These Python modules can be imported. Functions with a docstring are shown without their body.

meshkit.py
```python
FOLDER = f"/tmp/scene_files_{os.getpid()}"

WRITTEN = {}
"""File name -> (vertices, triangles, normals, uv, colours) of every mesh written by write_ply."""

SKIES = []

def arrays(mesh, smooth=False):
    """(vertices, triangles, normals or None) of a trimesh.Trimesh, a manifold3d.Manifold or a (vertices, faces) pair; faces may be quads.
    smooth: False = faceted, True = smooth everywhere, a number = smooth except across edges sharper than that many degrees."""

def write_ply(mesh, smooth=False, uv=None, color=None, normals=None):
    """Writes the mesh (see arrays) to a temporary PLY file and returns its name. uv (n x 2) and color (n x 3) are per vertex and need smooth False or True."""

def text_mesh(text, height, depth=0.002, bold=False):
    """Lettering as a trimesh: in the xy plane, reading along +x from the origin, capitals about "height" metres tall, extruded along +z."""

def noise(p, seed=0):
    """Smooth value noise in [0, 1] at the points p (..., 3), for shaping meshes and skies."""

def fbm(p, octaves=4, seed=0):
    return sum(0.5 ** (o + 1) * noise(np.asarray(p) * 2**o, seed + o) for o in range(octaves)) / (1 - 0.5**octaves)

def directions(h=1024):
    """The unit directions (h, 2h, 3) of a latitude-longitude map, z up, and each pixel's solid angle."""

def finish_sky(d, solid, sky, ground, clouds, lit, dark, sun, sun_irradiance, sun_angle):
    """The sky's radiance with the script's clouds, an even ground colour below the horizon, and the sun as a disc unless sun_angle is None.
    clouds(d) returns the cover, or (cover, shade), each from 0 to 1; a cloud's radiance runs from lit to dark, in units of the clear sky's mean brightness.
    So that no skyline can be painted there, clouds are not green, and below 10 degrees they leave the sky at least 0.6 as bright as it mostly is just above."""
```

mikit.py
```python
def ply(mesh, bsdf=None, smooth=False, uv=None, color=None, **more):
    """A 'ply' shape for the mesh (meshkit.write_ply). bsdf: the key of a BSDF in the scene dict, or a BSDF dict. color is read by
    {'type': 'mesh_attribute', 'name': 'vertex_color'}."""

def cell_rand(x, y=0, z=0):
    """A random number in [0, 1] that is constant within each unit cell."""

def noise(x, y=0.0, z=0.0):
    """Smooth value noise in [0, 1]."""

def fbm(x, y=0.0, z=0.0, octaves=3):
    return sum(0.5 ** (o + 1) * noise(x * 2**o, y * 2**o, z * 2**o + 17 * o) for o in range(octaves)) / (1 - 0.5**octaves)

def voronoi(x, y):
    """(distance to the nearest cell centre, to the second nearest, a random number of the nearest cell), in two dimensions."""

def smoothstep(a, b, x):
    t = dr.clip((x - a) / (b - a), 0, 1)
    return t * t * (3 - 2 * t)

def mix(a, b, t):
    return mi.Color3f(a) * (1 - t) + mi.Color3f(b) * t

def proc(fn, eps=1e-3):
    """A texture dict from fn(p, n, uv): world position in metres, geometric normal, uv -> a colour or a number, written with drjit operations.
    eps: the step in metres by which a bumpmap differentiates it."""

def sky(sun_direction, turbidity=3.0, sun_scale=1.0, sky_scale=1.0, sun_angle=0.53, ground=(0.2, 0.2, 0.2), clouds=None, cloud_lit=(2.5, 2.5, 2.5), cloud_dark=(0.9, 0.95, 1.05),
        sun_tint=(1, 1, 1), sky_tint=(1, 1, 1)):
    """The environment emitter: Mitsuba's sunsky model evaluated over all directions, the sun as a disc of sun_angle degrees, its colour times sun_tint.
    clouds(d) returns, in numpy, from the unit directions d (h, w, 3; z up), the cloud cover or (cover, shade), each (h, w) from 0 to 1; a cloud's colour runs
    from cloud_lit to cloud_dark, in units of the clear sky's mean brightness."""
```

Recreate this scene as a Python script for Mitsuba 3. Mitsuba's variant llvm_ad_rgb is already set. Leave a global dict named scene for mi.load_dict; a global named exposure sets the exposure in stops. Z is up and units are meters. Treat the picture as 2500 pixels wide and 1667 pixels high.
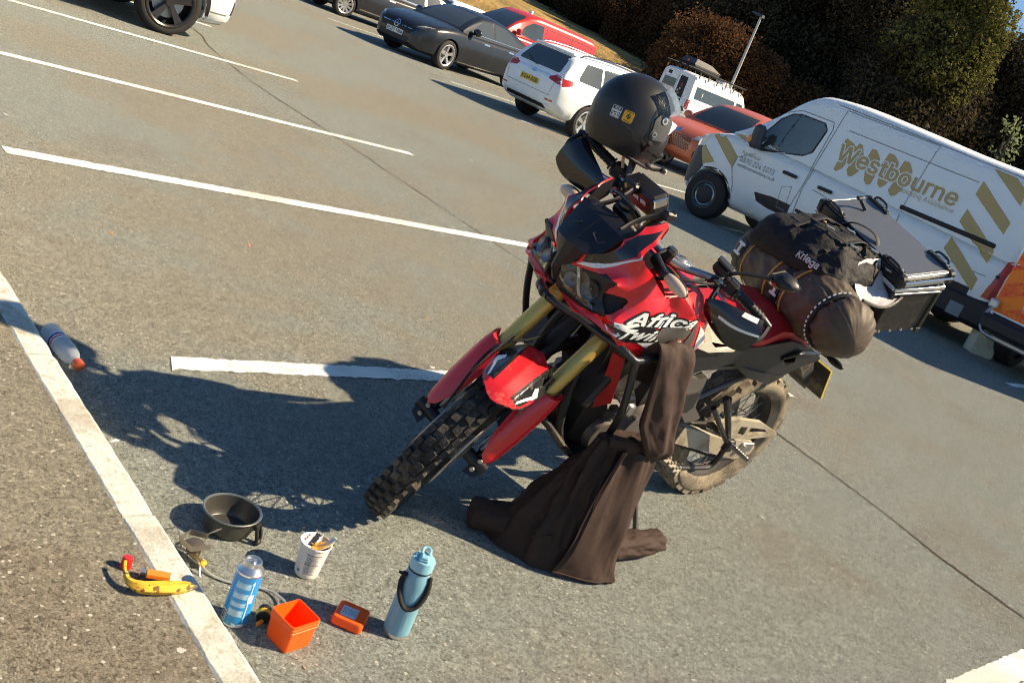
# A red adventure motorcycle parked in a sunny car park, with camping things on the kerb. Units metres, z up.
import math, random
import numpy as np, trimesh, mitsuba as mi, drjit as dr
import mikit, meshkit
from shapely.geometry import Polygon, LineString, box as sbox, Point
from shapely import affinity

# ---------------------------------------------------------------- camera, light, exposure
R_ = np.array([0.71716795, -0.59904937, 0.35610389])
U_ = np.array([-0.0616632, 0.45443164, 0.88864478])
F_ = np.array([0.69416696, 0.65926606, -0.2889645])
CAM = np.array([0, 0, 1.5735])
SUN_AZ, SUN_EL = math.radians(-39.0), math.radians(39.8)
SUN = [math.cos(SUN_EL) * math.cos(SUN_AZ), math.cos(SUN_EL) * math.sin(SUN_AZ), math.sin(SUN_EL)]
exposure = 2.7
T4 = mi.ScalarTransform4f
scene = {'type': 'scene'}
labels = {}
scene['camera'] = {'type': 'perspective', 'fov': 54.8607, 'fov_axis': 'x', 'near_clip': 0.05, 'far_clip': 2000.0,
                   'to_world': T4().look_at(origin=CAM.tolist(), target=(CAM + F_).tolist(), up=U_.tolist())}
scene['sky'] = mikit.sky(SUN, turbidity=3.0, sky_scale=0.52, sun_tint=(1.0, 0.985, 0.93), sky_tint=(0.85, 1.0, 1.10))

rng = np.random.default_rng(7)
random.seed(7)

# ---------------------------------------------------------------- helpers: scene entries
def num(key):
    if key not in USED:
        USED.add(key); return key
    i = 1
    while f'{key}_{i:03d}' in USED: i += 1
    key = f'{key}_{i:03d}'; USED.add(key); return key
USED = set()
MAT = {}                       # thing key -> 4x4 matrix

def thing(name, label, cat, M=None, group=None):
    k = num(name); MAT[k] = np.eye(4) if M is None else M
    labels[k] = {'label': label, 'category': cat}
    if group: labels[k]['group'] = group
    return k

def put(parent, name, mesh, bsdf, smooth=35, M=None, label=None, kind=None, uv=None, color=None):
    """One entry: a part of parent (or a top-level mesh when parent is None)."""
    k = num(name if parent is None else parent + '__' + name)
    d = mesh if isinstance(mesh, dict) else mikit.ply(mesh, bsdf, smooth, uv=uv, color=color)
    if isinstance(mesh, dict) and bsdf: d = {**d, 'bsdf': {'type': 'ref', 'id': bsdf}}
    root = k if parent is None else parent.split('__')[0]
    m = M if M is not None else MAT.get(root)
    if m is not None: d = {**d, 'to_world': T4(np.asarray(m).tolist())}
    scene[k] = d
    if label or kind:
        labels[k] = {}
        if label: labels[k]['label'] = label
        if kind: labels[k]['kind'] = kind
    return k

def solo(name, mesh, bsdf, label, cat, smooth=35, M=None, group=None, kind=None):
    k = put(None, name, mesh, bsdf, smooth, M)
    labels[k] = {'label': label}
    if cat: labels[k]['category'] = cat
    if group: labels[k]['group'] = group
    if kind: labels[k]['kind'] = kind
    return k

# ---------------------------------------------------------------- helpers: matrices
def tr(x, y, z):
    m = np.eye(4); m[:3, 3] = (x, y, z); return m
def rot(axis, deg):
    return trimesh.transformations.rotation_matrix(math.radians(deg), axis)
def rz(d): return rot([0, 0, 1], d)
def rx(d): return rot([1, 0, 0], d)
def ry(d): return rot([0, 1, 0], d)
def xf(mesh, m):
    mesh = mesh.copy(); mesh.apply_transform(m); return mesh
def frame(o, xa, za):
    """Matrix whose local x is along xa, z along za (made square), at o."""
    xa = np.asarray(xa, float); xa /= np.linalg.norm(xa)
    za = np.asarray(za, float); za = za - xa * (za @ xa); za /= np.linalg.norm(za)
    m = np.eye(4); m[:3, 0] = xa; m[:3, 2] = za; m[:3, 1] = np.cross(za, xa); m[:3, 3] = o; return m

# ---------------------------------------------------------------- helpers: meshes
def cat(*ms): return trimesh.util.concatenate([m for m in ms if m is not None])
def rbox(c, s, b=0.0, m=None):
    """Box with chamfered edges, centre c, size s."""
    s = np.asarray(s, float)
    if b <= 0: out = trimesh.creation.box(s)
    else:
        b = min(b, 0.45 * s.min()); pts = []
        for sx in (-1, 1):
            for sy in (-1, 1):
                for sz in (-1, 1):
                    h = s / 2 * (sx, sy, sz); g = b * np.array([sx, sy, sz])
                    for k in range(3):
                        p = h - g; p[k] = h[k]; pts.append(p)
        out = trimesh.convex.convex_hull(np.array(pts))
    if m is not None: out.apply_transform(m)
    out.apply_translation(c); return out
def hull(pts): return trimesh.convex.convex_hull(np.asarray(pts, float))
def cyl(p0, p1, r0, r1=None, n=20, cap=True):
    r1 = r0 if r1 is None else r1
    p0, p1 = np.asarray(p0, float), np.asarray(p1, float); L = np.linalg.norm(p1 - p0)
    prof = [(r0, 0), (r1, L)]
    if cap: prof = [(0, 0)] + prof + [(0, L)]
    return axis_lathe(prof, p0, p1 - p0, n)
def lathe(prof, n=32):
    """Revolve (r, z) points about z; outward normals when the profile runs upwards on the outside."""
    prof = np.asarray(prof, float); m = len(prof)
    a = np.arange(n) / n * 2 * np.pi
    v = np.stack([prof[None, :, 0] * np.cos(a)[:, None], prof[None, :, 0] * np.sin(a)[:, None], np.broadcast_to(prof[None, :, 1], (n, m))], -1).reshape(-1, 3)
    f = []
    for i in range(n):
        j = (i + 1) % n
        for k in range(m - 1):
            a0, a1, b0, b1 = i * m + k, i * m + k + 1, j * m + k, j * m + k + 1
            if prof[k, 0] > 1e-9: f.append((a0, b0, b1 if prof[k + 1, 0] > 1e-9 else a1))
            if prof[k + 1, 0] > 1e-9: f.append((a0, b1, a1))
    out = trimesh.Trimesh(v, f, process=False); out.merge_vertices(); return out
def axis_lathe(prof, o, d, n=24):
    d = np.asarray(d, float) / np.linalg.norm(d)
    x = np.cross([0, 0, 1.0], d) if abs(d[2]) < 0.95 else np.cross([1.0, 0, 0], d)
    m = np.eye(4); m[:3, 0] = x / np.linalg.norm(x); m[:3, 2] = d; m[:3, 1] = np.cross(d, m[:3, 0]); m[:3, 3] = o
    return xf(lathe(prof, n), m)
def smoothpath(pts, n=8):
    """Catmull-Rom through pts."""
    p = np.asarray(pts, float)
    if len(p) < 3: return p
    e = np.vstack([2 * p[0] - p[1], p, 2 * p[-1] - p[-2]]); out = []
    for i in range(len(p) - 1):
        a, b, c, d = e[i:i + 4]
        for t in np.linspace(0, 1, n, endpoint=False):
            out.append(0.5 * (2 * b + (c - a) * t + (2 * a - 5 * b + 4 * c - d) * t * t + (3 * b - a - 3 * c + d) * t ** 3))
    return np.vstack([out, p[-1]])
def tube(pts, r, n=10, smooth=6, cap=True, flat=None):
    """Tube along a path; r a number or one per input point; flat=(k, up) squeezes the section to k across 'up'."""
    r = np.broadcast_to(np.asarray(r, float), len(pts))
    if smooth and len(pts) > 2:
        q = smoothpath(pts, smooth); t = np.linspace(0, len(pts) - 1, len(q)); r = np.interp(t, np.arange(len(pts)), r)
    else: q = np.asarray(pts, float)
    tan = np.gradient(q, axis=0); tan /= np.linalg.norm(tan, axis=1, keepdims=True)
    up = np.array([0.123, 0.31, 0.94]) if flat is None else np.asarray(flat[1], float)
    rings = []; u = None
    for p, t, rr in zip(q, tan, r):
        if u is None or flat is not None: u = np.cross(t, up) if np.linalg.norm(np.cross(t, up)) > 1e-3 else np.cross(t, [1, 0, 0])
        u = u - t * (u @ t); u /= np.linalg.norm(u); w = np.cross(t, u)
        a = np.arange(n) / n * 2 * np.pi
        rings.append(p + rr * (np.cos(a)[:, None] * u + (flat[0] if flat else 1) * np.sin(a)[:, None] * w))
    return loft(rings, cap)
def loft(rings, cap=True, closed=True):
    """Join rings of equal length (k, n, 3); closed rings. Normals point out when rings run counter-clockwise about the path."""
    v = np.asarray(rings, float); k, n = v.shape[:2]
    f = []
    for i in range(k - 1):
        for j in range(n if closed else n - 1):
            a, b = i * n + j, i * n + (j + 1) % n
            f += [(a, b, b + n), (a, b + n, a + n)]
    vs = v.reshape(-1, 3)
    if cap:
        vs = np.vstack([vs, v[0].mean(0), v[-1].mean(0)]); c0, c1 = k * n, k * n + 1
        for j in range(n):
            f += [(c0, (j + 1) % n, j), (c1, (k - 1) * n + j, (k - 1) * n + (j + 1) % n)]
    return trimesh.Trimesh(vs, f, process=False)
def prism(poly, h, z0=0.0):
    """Extrude a 2-D polygon (list or shapely) along +z."""
    p = poly if hasattr(poly, 'geom_type') else Polygon(poly)
    if not p.is_valid: p = p.buffer(0)
    gs = getattr(p, 'geoms', [p])
    m = cat(*[trimesh.creation.extrude_polygon(g, h, engine='earcut') for g in gs]); m.apply_translation((0, 0, z0)); return m
def rpoly(poly, r=0.01, seg=4):
    """Round a polygon's corners."""
    p = poly if hasattr(poly, 'geom_type') else Polygon(poly)
    return p.buffer(-r).buffer(2 * r, quad_segs=seg).buffer(-r, quad_segs=seg)
def side(poly, y0, y1, rnd=0.0):
    """A slab whose outline is given in (x, z), from y0 to y1."""
    p = rpoly(poly, rnd) if rnd else (poly if hasattr(poly, 'geom_type') else Polygon(poly))
    m = prism(p, abs(y1 - y0))
    v = m.vertices; m.vertices = np.stack([v[:, 0], np.maximum(y0, y1) - v[:, 2], v[:, 1]], -1); return m
def panel(pts, t=0.006, inward=None):
    """A solid sheet through the 3-D polygon pts (any order around), t thick towards 'inward'."""
    p = np.asarray(pts, float); c = p.mean(0)
    n = np.zeros(3)
    for a, b in zip(p, np.roll(p, -1, 0)): n += np.cross(a - c, b - c)
    n /= np.linalg.norm(n)
    if inward is not None and n @ np.asarray(inward) > 0: n = -n; p = p[::-1]
    u = p[1] - p[0]; u -= n * (u @ n); u /= np.linalg.norm(u); w = np.cross(n, u)
    flat = Polygon(np.stack([(p - c) @ u, (p - c) @ w], -1))
    tri = trimesh.creation.triangulate_polygon(flat.buffer(0) if not flat.is_valid else flat, engine='earcut')
    v2, f = np.asarray(tri[0]), np.asarray(tri[1])
    src = np.stack([(p - c) @ u, (p - c) @ w], -1)
    idx = np.array([np.argmin(np.linalg.norm(src - q, axis=1)) for q in v2])
    a = p[idx]; m = trimesh.Trimesh(a, f, process=False)
    if m.face_normals.mean(0) @ n < 0: f = f[:, ::-1]
    k = len(p); top = p; bot = p - n * t
    fi = idx[f]
    faces = list(fi) + [tuple(k + q for q in g[::-1]) for g in fi]
    for i in range(k):
        j = (i + 1) % k; faces += [(i, k + i, k + j), (i, k + j, j)]
    return trimesh.Trimesh(np.vstack([top, bot]), faces, process=False)
def mirror(m):
    m = m.copy(); m.vertices = m.vertices * (1, -1, 1); m.faces = m.faces[:, ::-1]; return m
def ellipsoid(c, r, sub=3):
    m = trimesh.creation.icosphere(sub); m.vertices = m.vertices * r + c; return m
def text2(s, h, bold=True):
    """Lettering, flat in x (reading) and y (up), centred; thickness along z."""
    m = meshkit.text_mesh(s, h, 0.001, bold); b = m.bounds; m.apply_translation((-(b[0][0] + b[1][0]) / 2, -(b[0][1] + b[1][1]) / 2, 0)); return m
def arc(cx, cy, r, a0, a1, n=12):
    a = np.radians(np.linspace(a0, a1, n)); return [(cx + r * math.cos(t), cy + r * math.sin(t)) for t in a]
def fine(m, s):
    v, f = trimesh.remesh.subdivide_to_size(m.vertices, m.faces, s, max_iter=12); return trimesh.Trimesh(v, f, process=False)

# ---------------------------------------------------------------- materials
def rgb(c): return {'type': 'rgb', 'value': list(map(float, c))}
def mat(name, c, rough=0.5, spec=0.5, metal=0.0, coat=0.0, sheen=0.0, bump=None, bscale=0.001, two=True, eps=1e-3):
    d = {'type': 'principled', 'base_color': mikit.proc(c) if callable(c) else rgb(c), 'roughness': mikit.proc(rough) if callable(rough) else float(rough), 'specular': float(spec)}
    if metal: d['metallic'] = float(metal)
    if coat: d['clearcoat'] = float(coat); d['clearcoat_gloss'] = 0.96
    if sheen: d['sheen'] = float(sheen)
    if bump is not None: d = {'type': 'bumpmap', 'tex': mikit.proc(bump, eps), 'bsdf': d, 'scale': float(bscale)}
    scene[name] = {'type': 'twosided', 'bsdf': d} if two else d
    return name
def N(p, s, o=0.0): return mikit.noise(p.x * s + o, p.y * s + o * 1.7, p.z * s - o)
def FB(p, s, o=0.0, k=3): return mikit.fbm(p.x * s + o, p.y * s + o * 1.7, p.z * s - o, k)
def C3(a): return mi.Color3f(*map(float, a))
def grime(base, dirt, s=18.0, lo=0.5, hi=0.75, amt=0.8, fine_s=160.0):
    """A base colour with patches of dirt that have a grain."""
    def fn(p, n, uv):
        w = mikit.smoothstep(lo, hi, FB(p, s, 3.1) * 0.75 + N(p, fine_s, 1.3) * 0.25)
        return mikit.mix(C3(base), C3(dirt), w * amt)
    return fn
# ================================================================ the setting
def asphalt(cA, cB, cD, scale=125.0):
    def fn(p, n, uv):
        d1, d2, w = mikit.voronoi(p.x * scale, p.y * scale)
        chip = mikit.smoothstep(0.02, 0.22, d2 - d1)
        big = mikit.fbm(p.x * 0.55 + 3, p.y * 0.55 - 8, 0.0, 4); mid = mikit.fbm(p.x * 5.0, p.y * 5.0, 2.0, 3); med = mikit.noise(p.x * 42, p.y * 42, 5.0)
        c = mikit.mix(C3(cA), C3(cB), mikit.smoothstep(0.36, 0.62, big * 0.7 + mid * 0.3))
        stain = mikit.smoothstep(0.56, 0.72, mikit.fbm(p.x * 1.3 + 31, p.y * 1.3 + 7, 4.0, 4)) * mikit.smoothstep(0.3, 0.6, mid)
        c = mikit.mix(c, C3(cD), stain * 0.45)
        pit = mikit.smoothstep(0.16, 0.36, mikit.noise(p.x * 165, p.y * 165, 9.0))
        k = (0.80 + 0.60 * w) * (0.58 + 0.42 * chip) * (0.86 + 0.28 * med) * (0.55 + 0.45 * pit)
        pale = dr.select(w > 0.985, 1.0, 0.0) * chip
        return c * k * (1 - pale) + mi.Color3f(0.50, 0.49, 0.43) * pale
    return fn
def chipbump(scale=125.0):
    def fn(p, n, uv):
        d1, d2, w = mikit.voronoi(p.x * scale, p.y * scale)
        return mikit.smoothstep(0.0, 0.35, d2 - d1) * (0.45 + 0.55 * w)
    return fn
cb = chipbump()
mat('m_asphalt', asphalt((0.232, 0.222, 0.180), (0.222, 0.240, 0.218), (0.196, 0.174, 0.140)), 0.9, 0.25, bump=cb, bscale=0.003, eps=0.0012)
mat('m_pavement', asphalt((0.245, 0.215, 0.160), (0.226, 0.212, 0.168), (0.185, 0.152, 0.112)), 0.92, 0.2, bump=cb, bscale=0.004, eps=0.0012)
def paint_fn(p, n, uv):
    d1, d2, w = mikit.voronoi(p.x * 150, p.y * 150)
    wear = mikit.smoothstep(0.60, 0.78, mikit.fbm(p.x * 9, p.y * 9, 1.0, 3) * 0.6 + w * 0.4)
    dirt = mikit.fbm(p.x * 2.5 + 5, p.y * 2.5, 0.0, 4)
    c = mikit.mix(C3((0.74, 0.77, 0.73)), C3((0.58, 0.59, 0.53)), mikit.smoothstep(0.42, 0.72, dirt))
    return mikit.mix(c, C3((0.26, 0.245, 0.20)), wear * 0.5)
mat('m_roadpaint', paint_fn, 0.75, 0.35, bump=cb, bscale=0.0015, eps=0.0012)
def kerb_fn(p, n, uv):
    g = mikit.noise(p.x * 210, p.y * 210, p.z * 210)
    blot = mikit.smoothstep(0.56, 0.74, mikit.fbm(p.x * 60, p.y * 46, 2.0, 4) * .7 + g * .3)
    big = mikit.smoothstep(0.48, 0.66, mikit.fbm(p.x * 9 + 4, p.y * 5, 6.0, 4))
    c = mikit.mix(C3((0.56, 0.58, 0.53)), C3((0.44, 0.43, 0.37)), big)
    c = mikit.mix(c, C3((0.32, 0.26, 0.165)), blot * 0.7)
    return c * (0.8 + 0.4 * g)
mat('m_kerb', kerb_fn, 0.9, 0.2, bump=lambda p, n, uv: mikit.noise(p.x * 260, p.y * 260, p.z * 260), bscale=0.0016)
mat('m_joint', lambda p, n, uv: C3((0.060, 0.046, 0.034)) * (0.6 + 0.8 * mikit.noise(p.x * 90, p.y * 90, 0.0)), 0.95, 0.1)
def grass_fn(p, n, uv):
    a = mikit.fbm(p.x * 0.5, p.y * 0.5, 0.0, 4); b = mikit.noise(p.x * 6, p.y * 6, 1.0)
    return mikit.mix(C3((0.36, 0.245, 0.10)), C3((0.20, 0.145, 0.058)), mikit.smoothstep(0.35, 0.65, a * 0.7 + b * 0.3)) * (0.7 + 0.6 * b)
mat('m_drygrass', grass_fn, 0.95, 0.1, bump=lambda p, n, uv: mikit.fbm(p.x * 5, p.y * 5, 0.0, 3), bscale=0.12, eps=0.02)

def sheet(xs, ys, zf):
    X, Y = np.meshgrid(xs, ys, indexing='ij'); V = np.stack([X, Y, zf(X, Y)], -1).reshape(-1, 3); ny = len(ys); f = []
    for i in range(len(xs) - 1):
        for j in range(ny - 1):
            a = i * ny + j; f += [(a, a + ny, a + ny + 1), (a, a + ny + 1, a + 1)]
    return trimesh.Trimesh(V, f, process=False)
KZ = 0.0713
def flat(x0, x1, y0, y1, z): return trimesh.Trimesh([(x0, y0, z), (x1, y0, z), (x1, y1, z), (x0, y1, z)], [(0, 1, 2), (0, 2, 3)], process=False)
solo('ground', flat(1.1, 900, -700, 900, 0.0), 'm_asphalt', 'worn beige grey asphalt of the car park', None, False, kind='structure')
# pavement behind the kerb, its edge ragged where it meets the stones
ys = np.arange(-6, 30, 0.02); ex = 1.079 + 0.011 * (meshkit.fbm(np.stack([ys * 9, ys * 0, ys * 0], -1), 3, 5) - 0.5) + 0.006 * (rng.random(len(ys)) - 0.5)
vv = np.vstack([np.stack([np.full(len(ys), -40.0), ys, np.full(len(ys), KZ - 0.004)], -1), np.stack([ex, ys, np.full(len(ys), KZ - 0.004)], -1), np.stack([ex + .002, ys, np.full(len(ys), KZ - 0.03)], -1)])
n_ = len(ys); ff = []
for r0 in (0, 1):
    for i in range(n_ - 1): a = r0 * n_ + i; ff += [(a, a + n_, a + n_ + 1), (a, a + n_ + 1, a + 1)]
solo('pavement', trimesh.Trimesh(vv, ff, process=False), 'm_pavement', 'brown grey asphalt footway behind the kerb', None, False, kind='structure')
# kerb stones
labels[num('kerb')] = {'label': 'pale concrete kerb between the footway and the parking bays', 'kind': 'structure'}
kp = [(1.076, -0.1), (1.18, -0.1), (1.178, 0.045), (1.166, KZ - 0.003), (1.158, KZ), (1.084, KZ), (1.076, KZ - 0.006)]
def kerbstone(seed):
    L = 0.906; n = 24; rr = np.random.default_rng(seed); rings = []
    for i in range(n + 1):
        y = L * i / n; j = rr.normal(0, 0.0008, len(kp)); pr = np.array(kp); e = 0.004 if i in (0, n) else 0
        rings.append([(px + dj, y, pz - (e if pz > 0 else 0) + dj * .4) for (px, pz), dj in zip(pr, j)])
    return loft(np.array(rings)[:, ::-1])
kv = [mikit.ply(kerbstone(s), 'm_kerb', 30) for s in range(4)]
for k in range(-3, 22):
    put('kerb', 'kerb_stone', dict(kv[k % 4]), None, M=tr(0.0005 * (k % 3 - 1), 2.0975 + 0.915 * (k - 0) - 0.0015 * (k % 2), 0.0006 * ((k * 7) % 3 - 1)))
# painted lines
def strip(x0, y0, x1, y1, w, z=0.004, seed=0, slant=0.0):
    rr = np.random.default_rng(seed); L = math.hypot(x1 - x0, y1 - y0); n = max(4, int(L / 0.02)); t = np.linspace(0, 1, n + 1)
    dx, dy = (x1 - x0) / L, (y1 - y0) / L
    h = w / 2 + rr.normal(0, 0.0035, (2, n + 1)); sl = slant * np.array([1, -1])
    P0 = [np.stack([x0 + dx * (L * t + sl[s] * (1 - t)) - dy * sg * h[s], y0 + dy * L * t + dx * sg * h[s], np.full(n + 1, z)], -1) for s, sg in ((0, 1), (1, -1))]
    v = np.vstack(P0); m = n + 1; f = []
    for i in range(n): f += [(i, m + i, m + i + 1), (i, m + i + 1, i + 1)]
    return trimesh.Trimesh(v, f, process=False)
LN = [(1.63, 3.119, 6.0, 3.119, .105, .02, 'white bay line nearest the motorcycle, its end by the front wheel shadow'), (1.64, 5.533, 5.79, 5.533, .125, 0, 'white bay line, the second one beyond the motorcycle'),
      (1.70, 8.10, 6.12, 8.09, .12, 0, 'white bay line, the third one beyond the motorcycle'), (1.7, 10.78, 6.2, 10.82, .12, 0, 'white bay line beside the white car at top left'),
      (1.7, 13.56, 6.26, 13.56, .11, 0, 'white bay line ending beyond the white car bumper'), (3.45, 0.80, 6.1, 0.79, .12, 0, 'white bay line cut by the bottom right corner'),
      (12.42, 13.66, 17, 13.55, .10, 0, 'white bay line right of the white estate car'), (12.85, 16.57, 17, 16.4, .10, 0, 'white bay line between the black saloon and the white estate'),
      (12.95, 19.3, 17.4, 19.2, .10, 0, 'white bay line left of the black saloon'), (13.1, 22.35, 17.5, 22.2, .10, 0, 'white bay line by the dark estate'),
      (12.9, 10.6, 17.4, 10.5, .10, 0, 'white bay line under the nose of the large white van'), (11.95, 8.33, 17, 8.25, .10, 0, 'white bay line running beneath the large white van'), (11.2, 3.57, 16, 3.5, .10, 0, 'short white bay line at the right edge')]
for i, (x0, y0, x1, y1, w, sl, lb) in enumerate(LN):
    solo('parking_line', strip(x0, y0, x1, y1, w, 0.004, i, sl), 'm_roadpaint', lb, None, False, kind='structure')
# the construction joint in the asphalt, a ragged dark seam
jp = [(4.70, -2.0), (4.82, .98), (4.98, 1.9), (5.075, 2.566), (5.11, 4.0), (5.14, 5.3), (5.155, 6.7), (5.16, 8.4), (5.17, 10.0), (5.4, 11.6), (5.68, 12.8), (5.9, 16)]
q = smoothpath([(x, y, 0) for x, y in jp], 60); q[:, 0] += 0.03 * (meshkit.fbm(q * 3.1, 4, 3) - 0.5) + 0.01 * (rng.random(len(q)) - .5)
hw = 0.004 + 0.010 * np.clip(meshkit.fbm(q * 2.3 + 9, 3, 8) * 2 - .7, 0, 1)
v = np.vstack([np.stack([q[:, 0] - hw, q[:, 1], q[:, 0] * 0 + .003], -1), np.stack([q[:, 0] + hw, q[:, 1], q[:, 0] * 0 + .003], -1)]); m_ = len(q); f = []
for i in range(m_ - 1): f += [(i, m_ + i, m_ + i + 1), (i, m_ + i + 1, i + 1)]
solo('asphalt_joint', trimesh.Trimesh(v, f, process=False), 'm_joint', 'ragged dark seam in the asphalt running past the parked motorcycle', None, False, kind='structure')
# dry grass bank beyond the second row of cars
def bank(X, Y):
    s = (X + Y) / math.sqrt(2); t = np.clip((s - 45.5) / 14, 0, 1); t = t * t * (3 - 2 * t)
    return -0.06 + t * (2.3 + 0.05 * np.clip(Y - X, -14, 16)) + np.maximum(s - 60, 0) * 0.05 + 0.18 * t * (meshkit.fbm(np.stack([X * .25, Y * .25, X * 0], -1), 3, 4) - .5)
solo('grass_bank', sheet(np.arange(5, 150, 2.0), np.arange(0, 150, 2.0), bank), 'm_drygrass', 'dry yellow brown grass bank below the trees', None, True, kind='structure')
# ================================================================ vehicles
def raycast(tv, o, d):
    """First hits of rays o (k,3), one direction d, on triangles tv (m,3,3): distances (inf = miss)."""
    e1, e2 = tv[:, 1] - tv[:, 0], tv[:, 2] - tv[:, 0]; h = np.cross(d, e2); a = (e1 * h).sum(1); ok = np.abs(a) > 1e-12
    tv, e1, e2, h, a = tv[ok], e1[ok], e2[ok], h[ok], a[ok]; out = np.full(len(o), np.inf)
    for i in range(0, len(o), 200):
        s = o[i:i + 200, None] - tv[None, :, 0]; u = (s * h).sum(-1) / a; q = np.cross(s, e1[None]); w = (q @ d) / a; t = (q * e2).sum(-1) / a
        out[i:i + 200] = np.where((u >= -1e-6) & (w >= -1e-6) & (u + w <= 1 + 1e-6) & (t > 0), t, np.inf).min(1)
    return out
def stick(target, poly, axis, off=0.003, res=0.06, dist=6.0):
    """A thin skin on target: a 2-D shape (polygon, shapely or flat mesh) laid along the axis '+y' (seen from +y, coordinates x z), '-y', '+x' (y z), '-x', '+z' (x y)."""
    sg = 1.0 if axis[0] == '+' else -1.0; k = 'xyz'.index(axis[1])
    if hasattr(poly, 'vertices'):
        keep = poly.face_normals[:, 2] > 0.5; v2, f = poly.vertices[:, :2], poly.faces[keep]
        m = trimesh.Trimesh(np.c_[v2, v2[:, 0] * 0], f, process=True)
    else:
        p = poly if hasattr(poly, 'geom_type') else Polygon(poly); p = p if p.is_valid else p.buffer(0)
        ms = [trimesh.creation.triangulate_polygon(g, engine='earcut') for g in getattr(p, 'geoms', [p])]
        m = cat(*[trimesh.Trimesh(np.c_[a, np.zeros(len(a))], b, process=False) for a, b in ms])
    m = fine(m, res); v2 = m.vertices[:, :2]; d = np.zeros(3); d[k] = -sg
    ij = [[1, 2], [0, 2], [0, 1]][k]; o = np.zeros((len(v2), 3)); o[:, ij] = v2; o[:, k] = sg * dist
    tv = np.asarray(target.triangles); a2, b2 = v2.min(0), v2.max(0); t2 = tv[:, :, ij]
    tv = tv[(t2.max(1) >= a2).all(1) & (t2.min(1) <= b2).all(1) & (target.face_normals[:, k] * sg > 1e-4)]
    t = raycast(tv, o, d); good = np.isfinite(t)
    if not good.any(): raise ValueError('stick misses ' + axis)
    t[~good] = np.interp(np.flatnonzero(~good), np.flatnonzero(good), t[good]); w = o + d * (t[:, None] - off)
    f = m.faces[good[m.faces].all(1)]; out = trimesh.Trimesh(w, f, process=False)
    if (out.face_normals[:, k] * sg).sum() < 0: out.faces = out.faces[:, ::-1]
    return out
def seam(pts, w=0.012): return LineString(pts).buffer(w / 2, cap_style=2, join_style=1)

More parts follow.
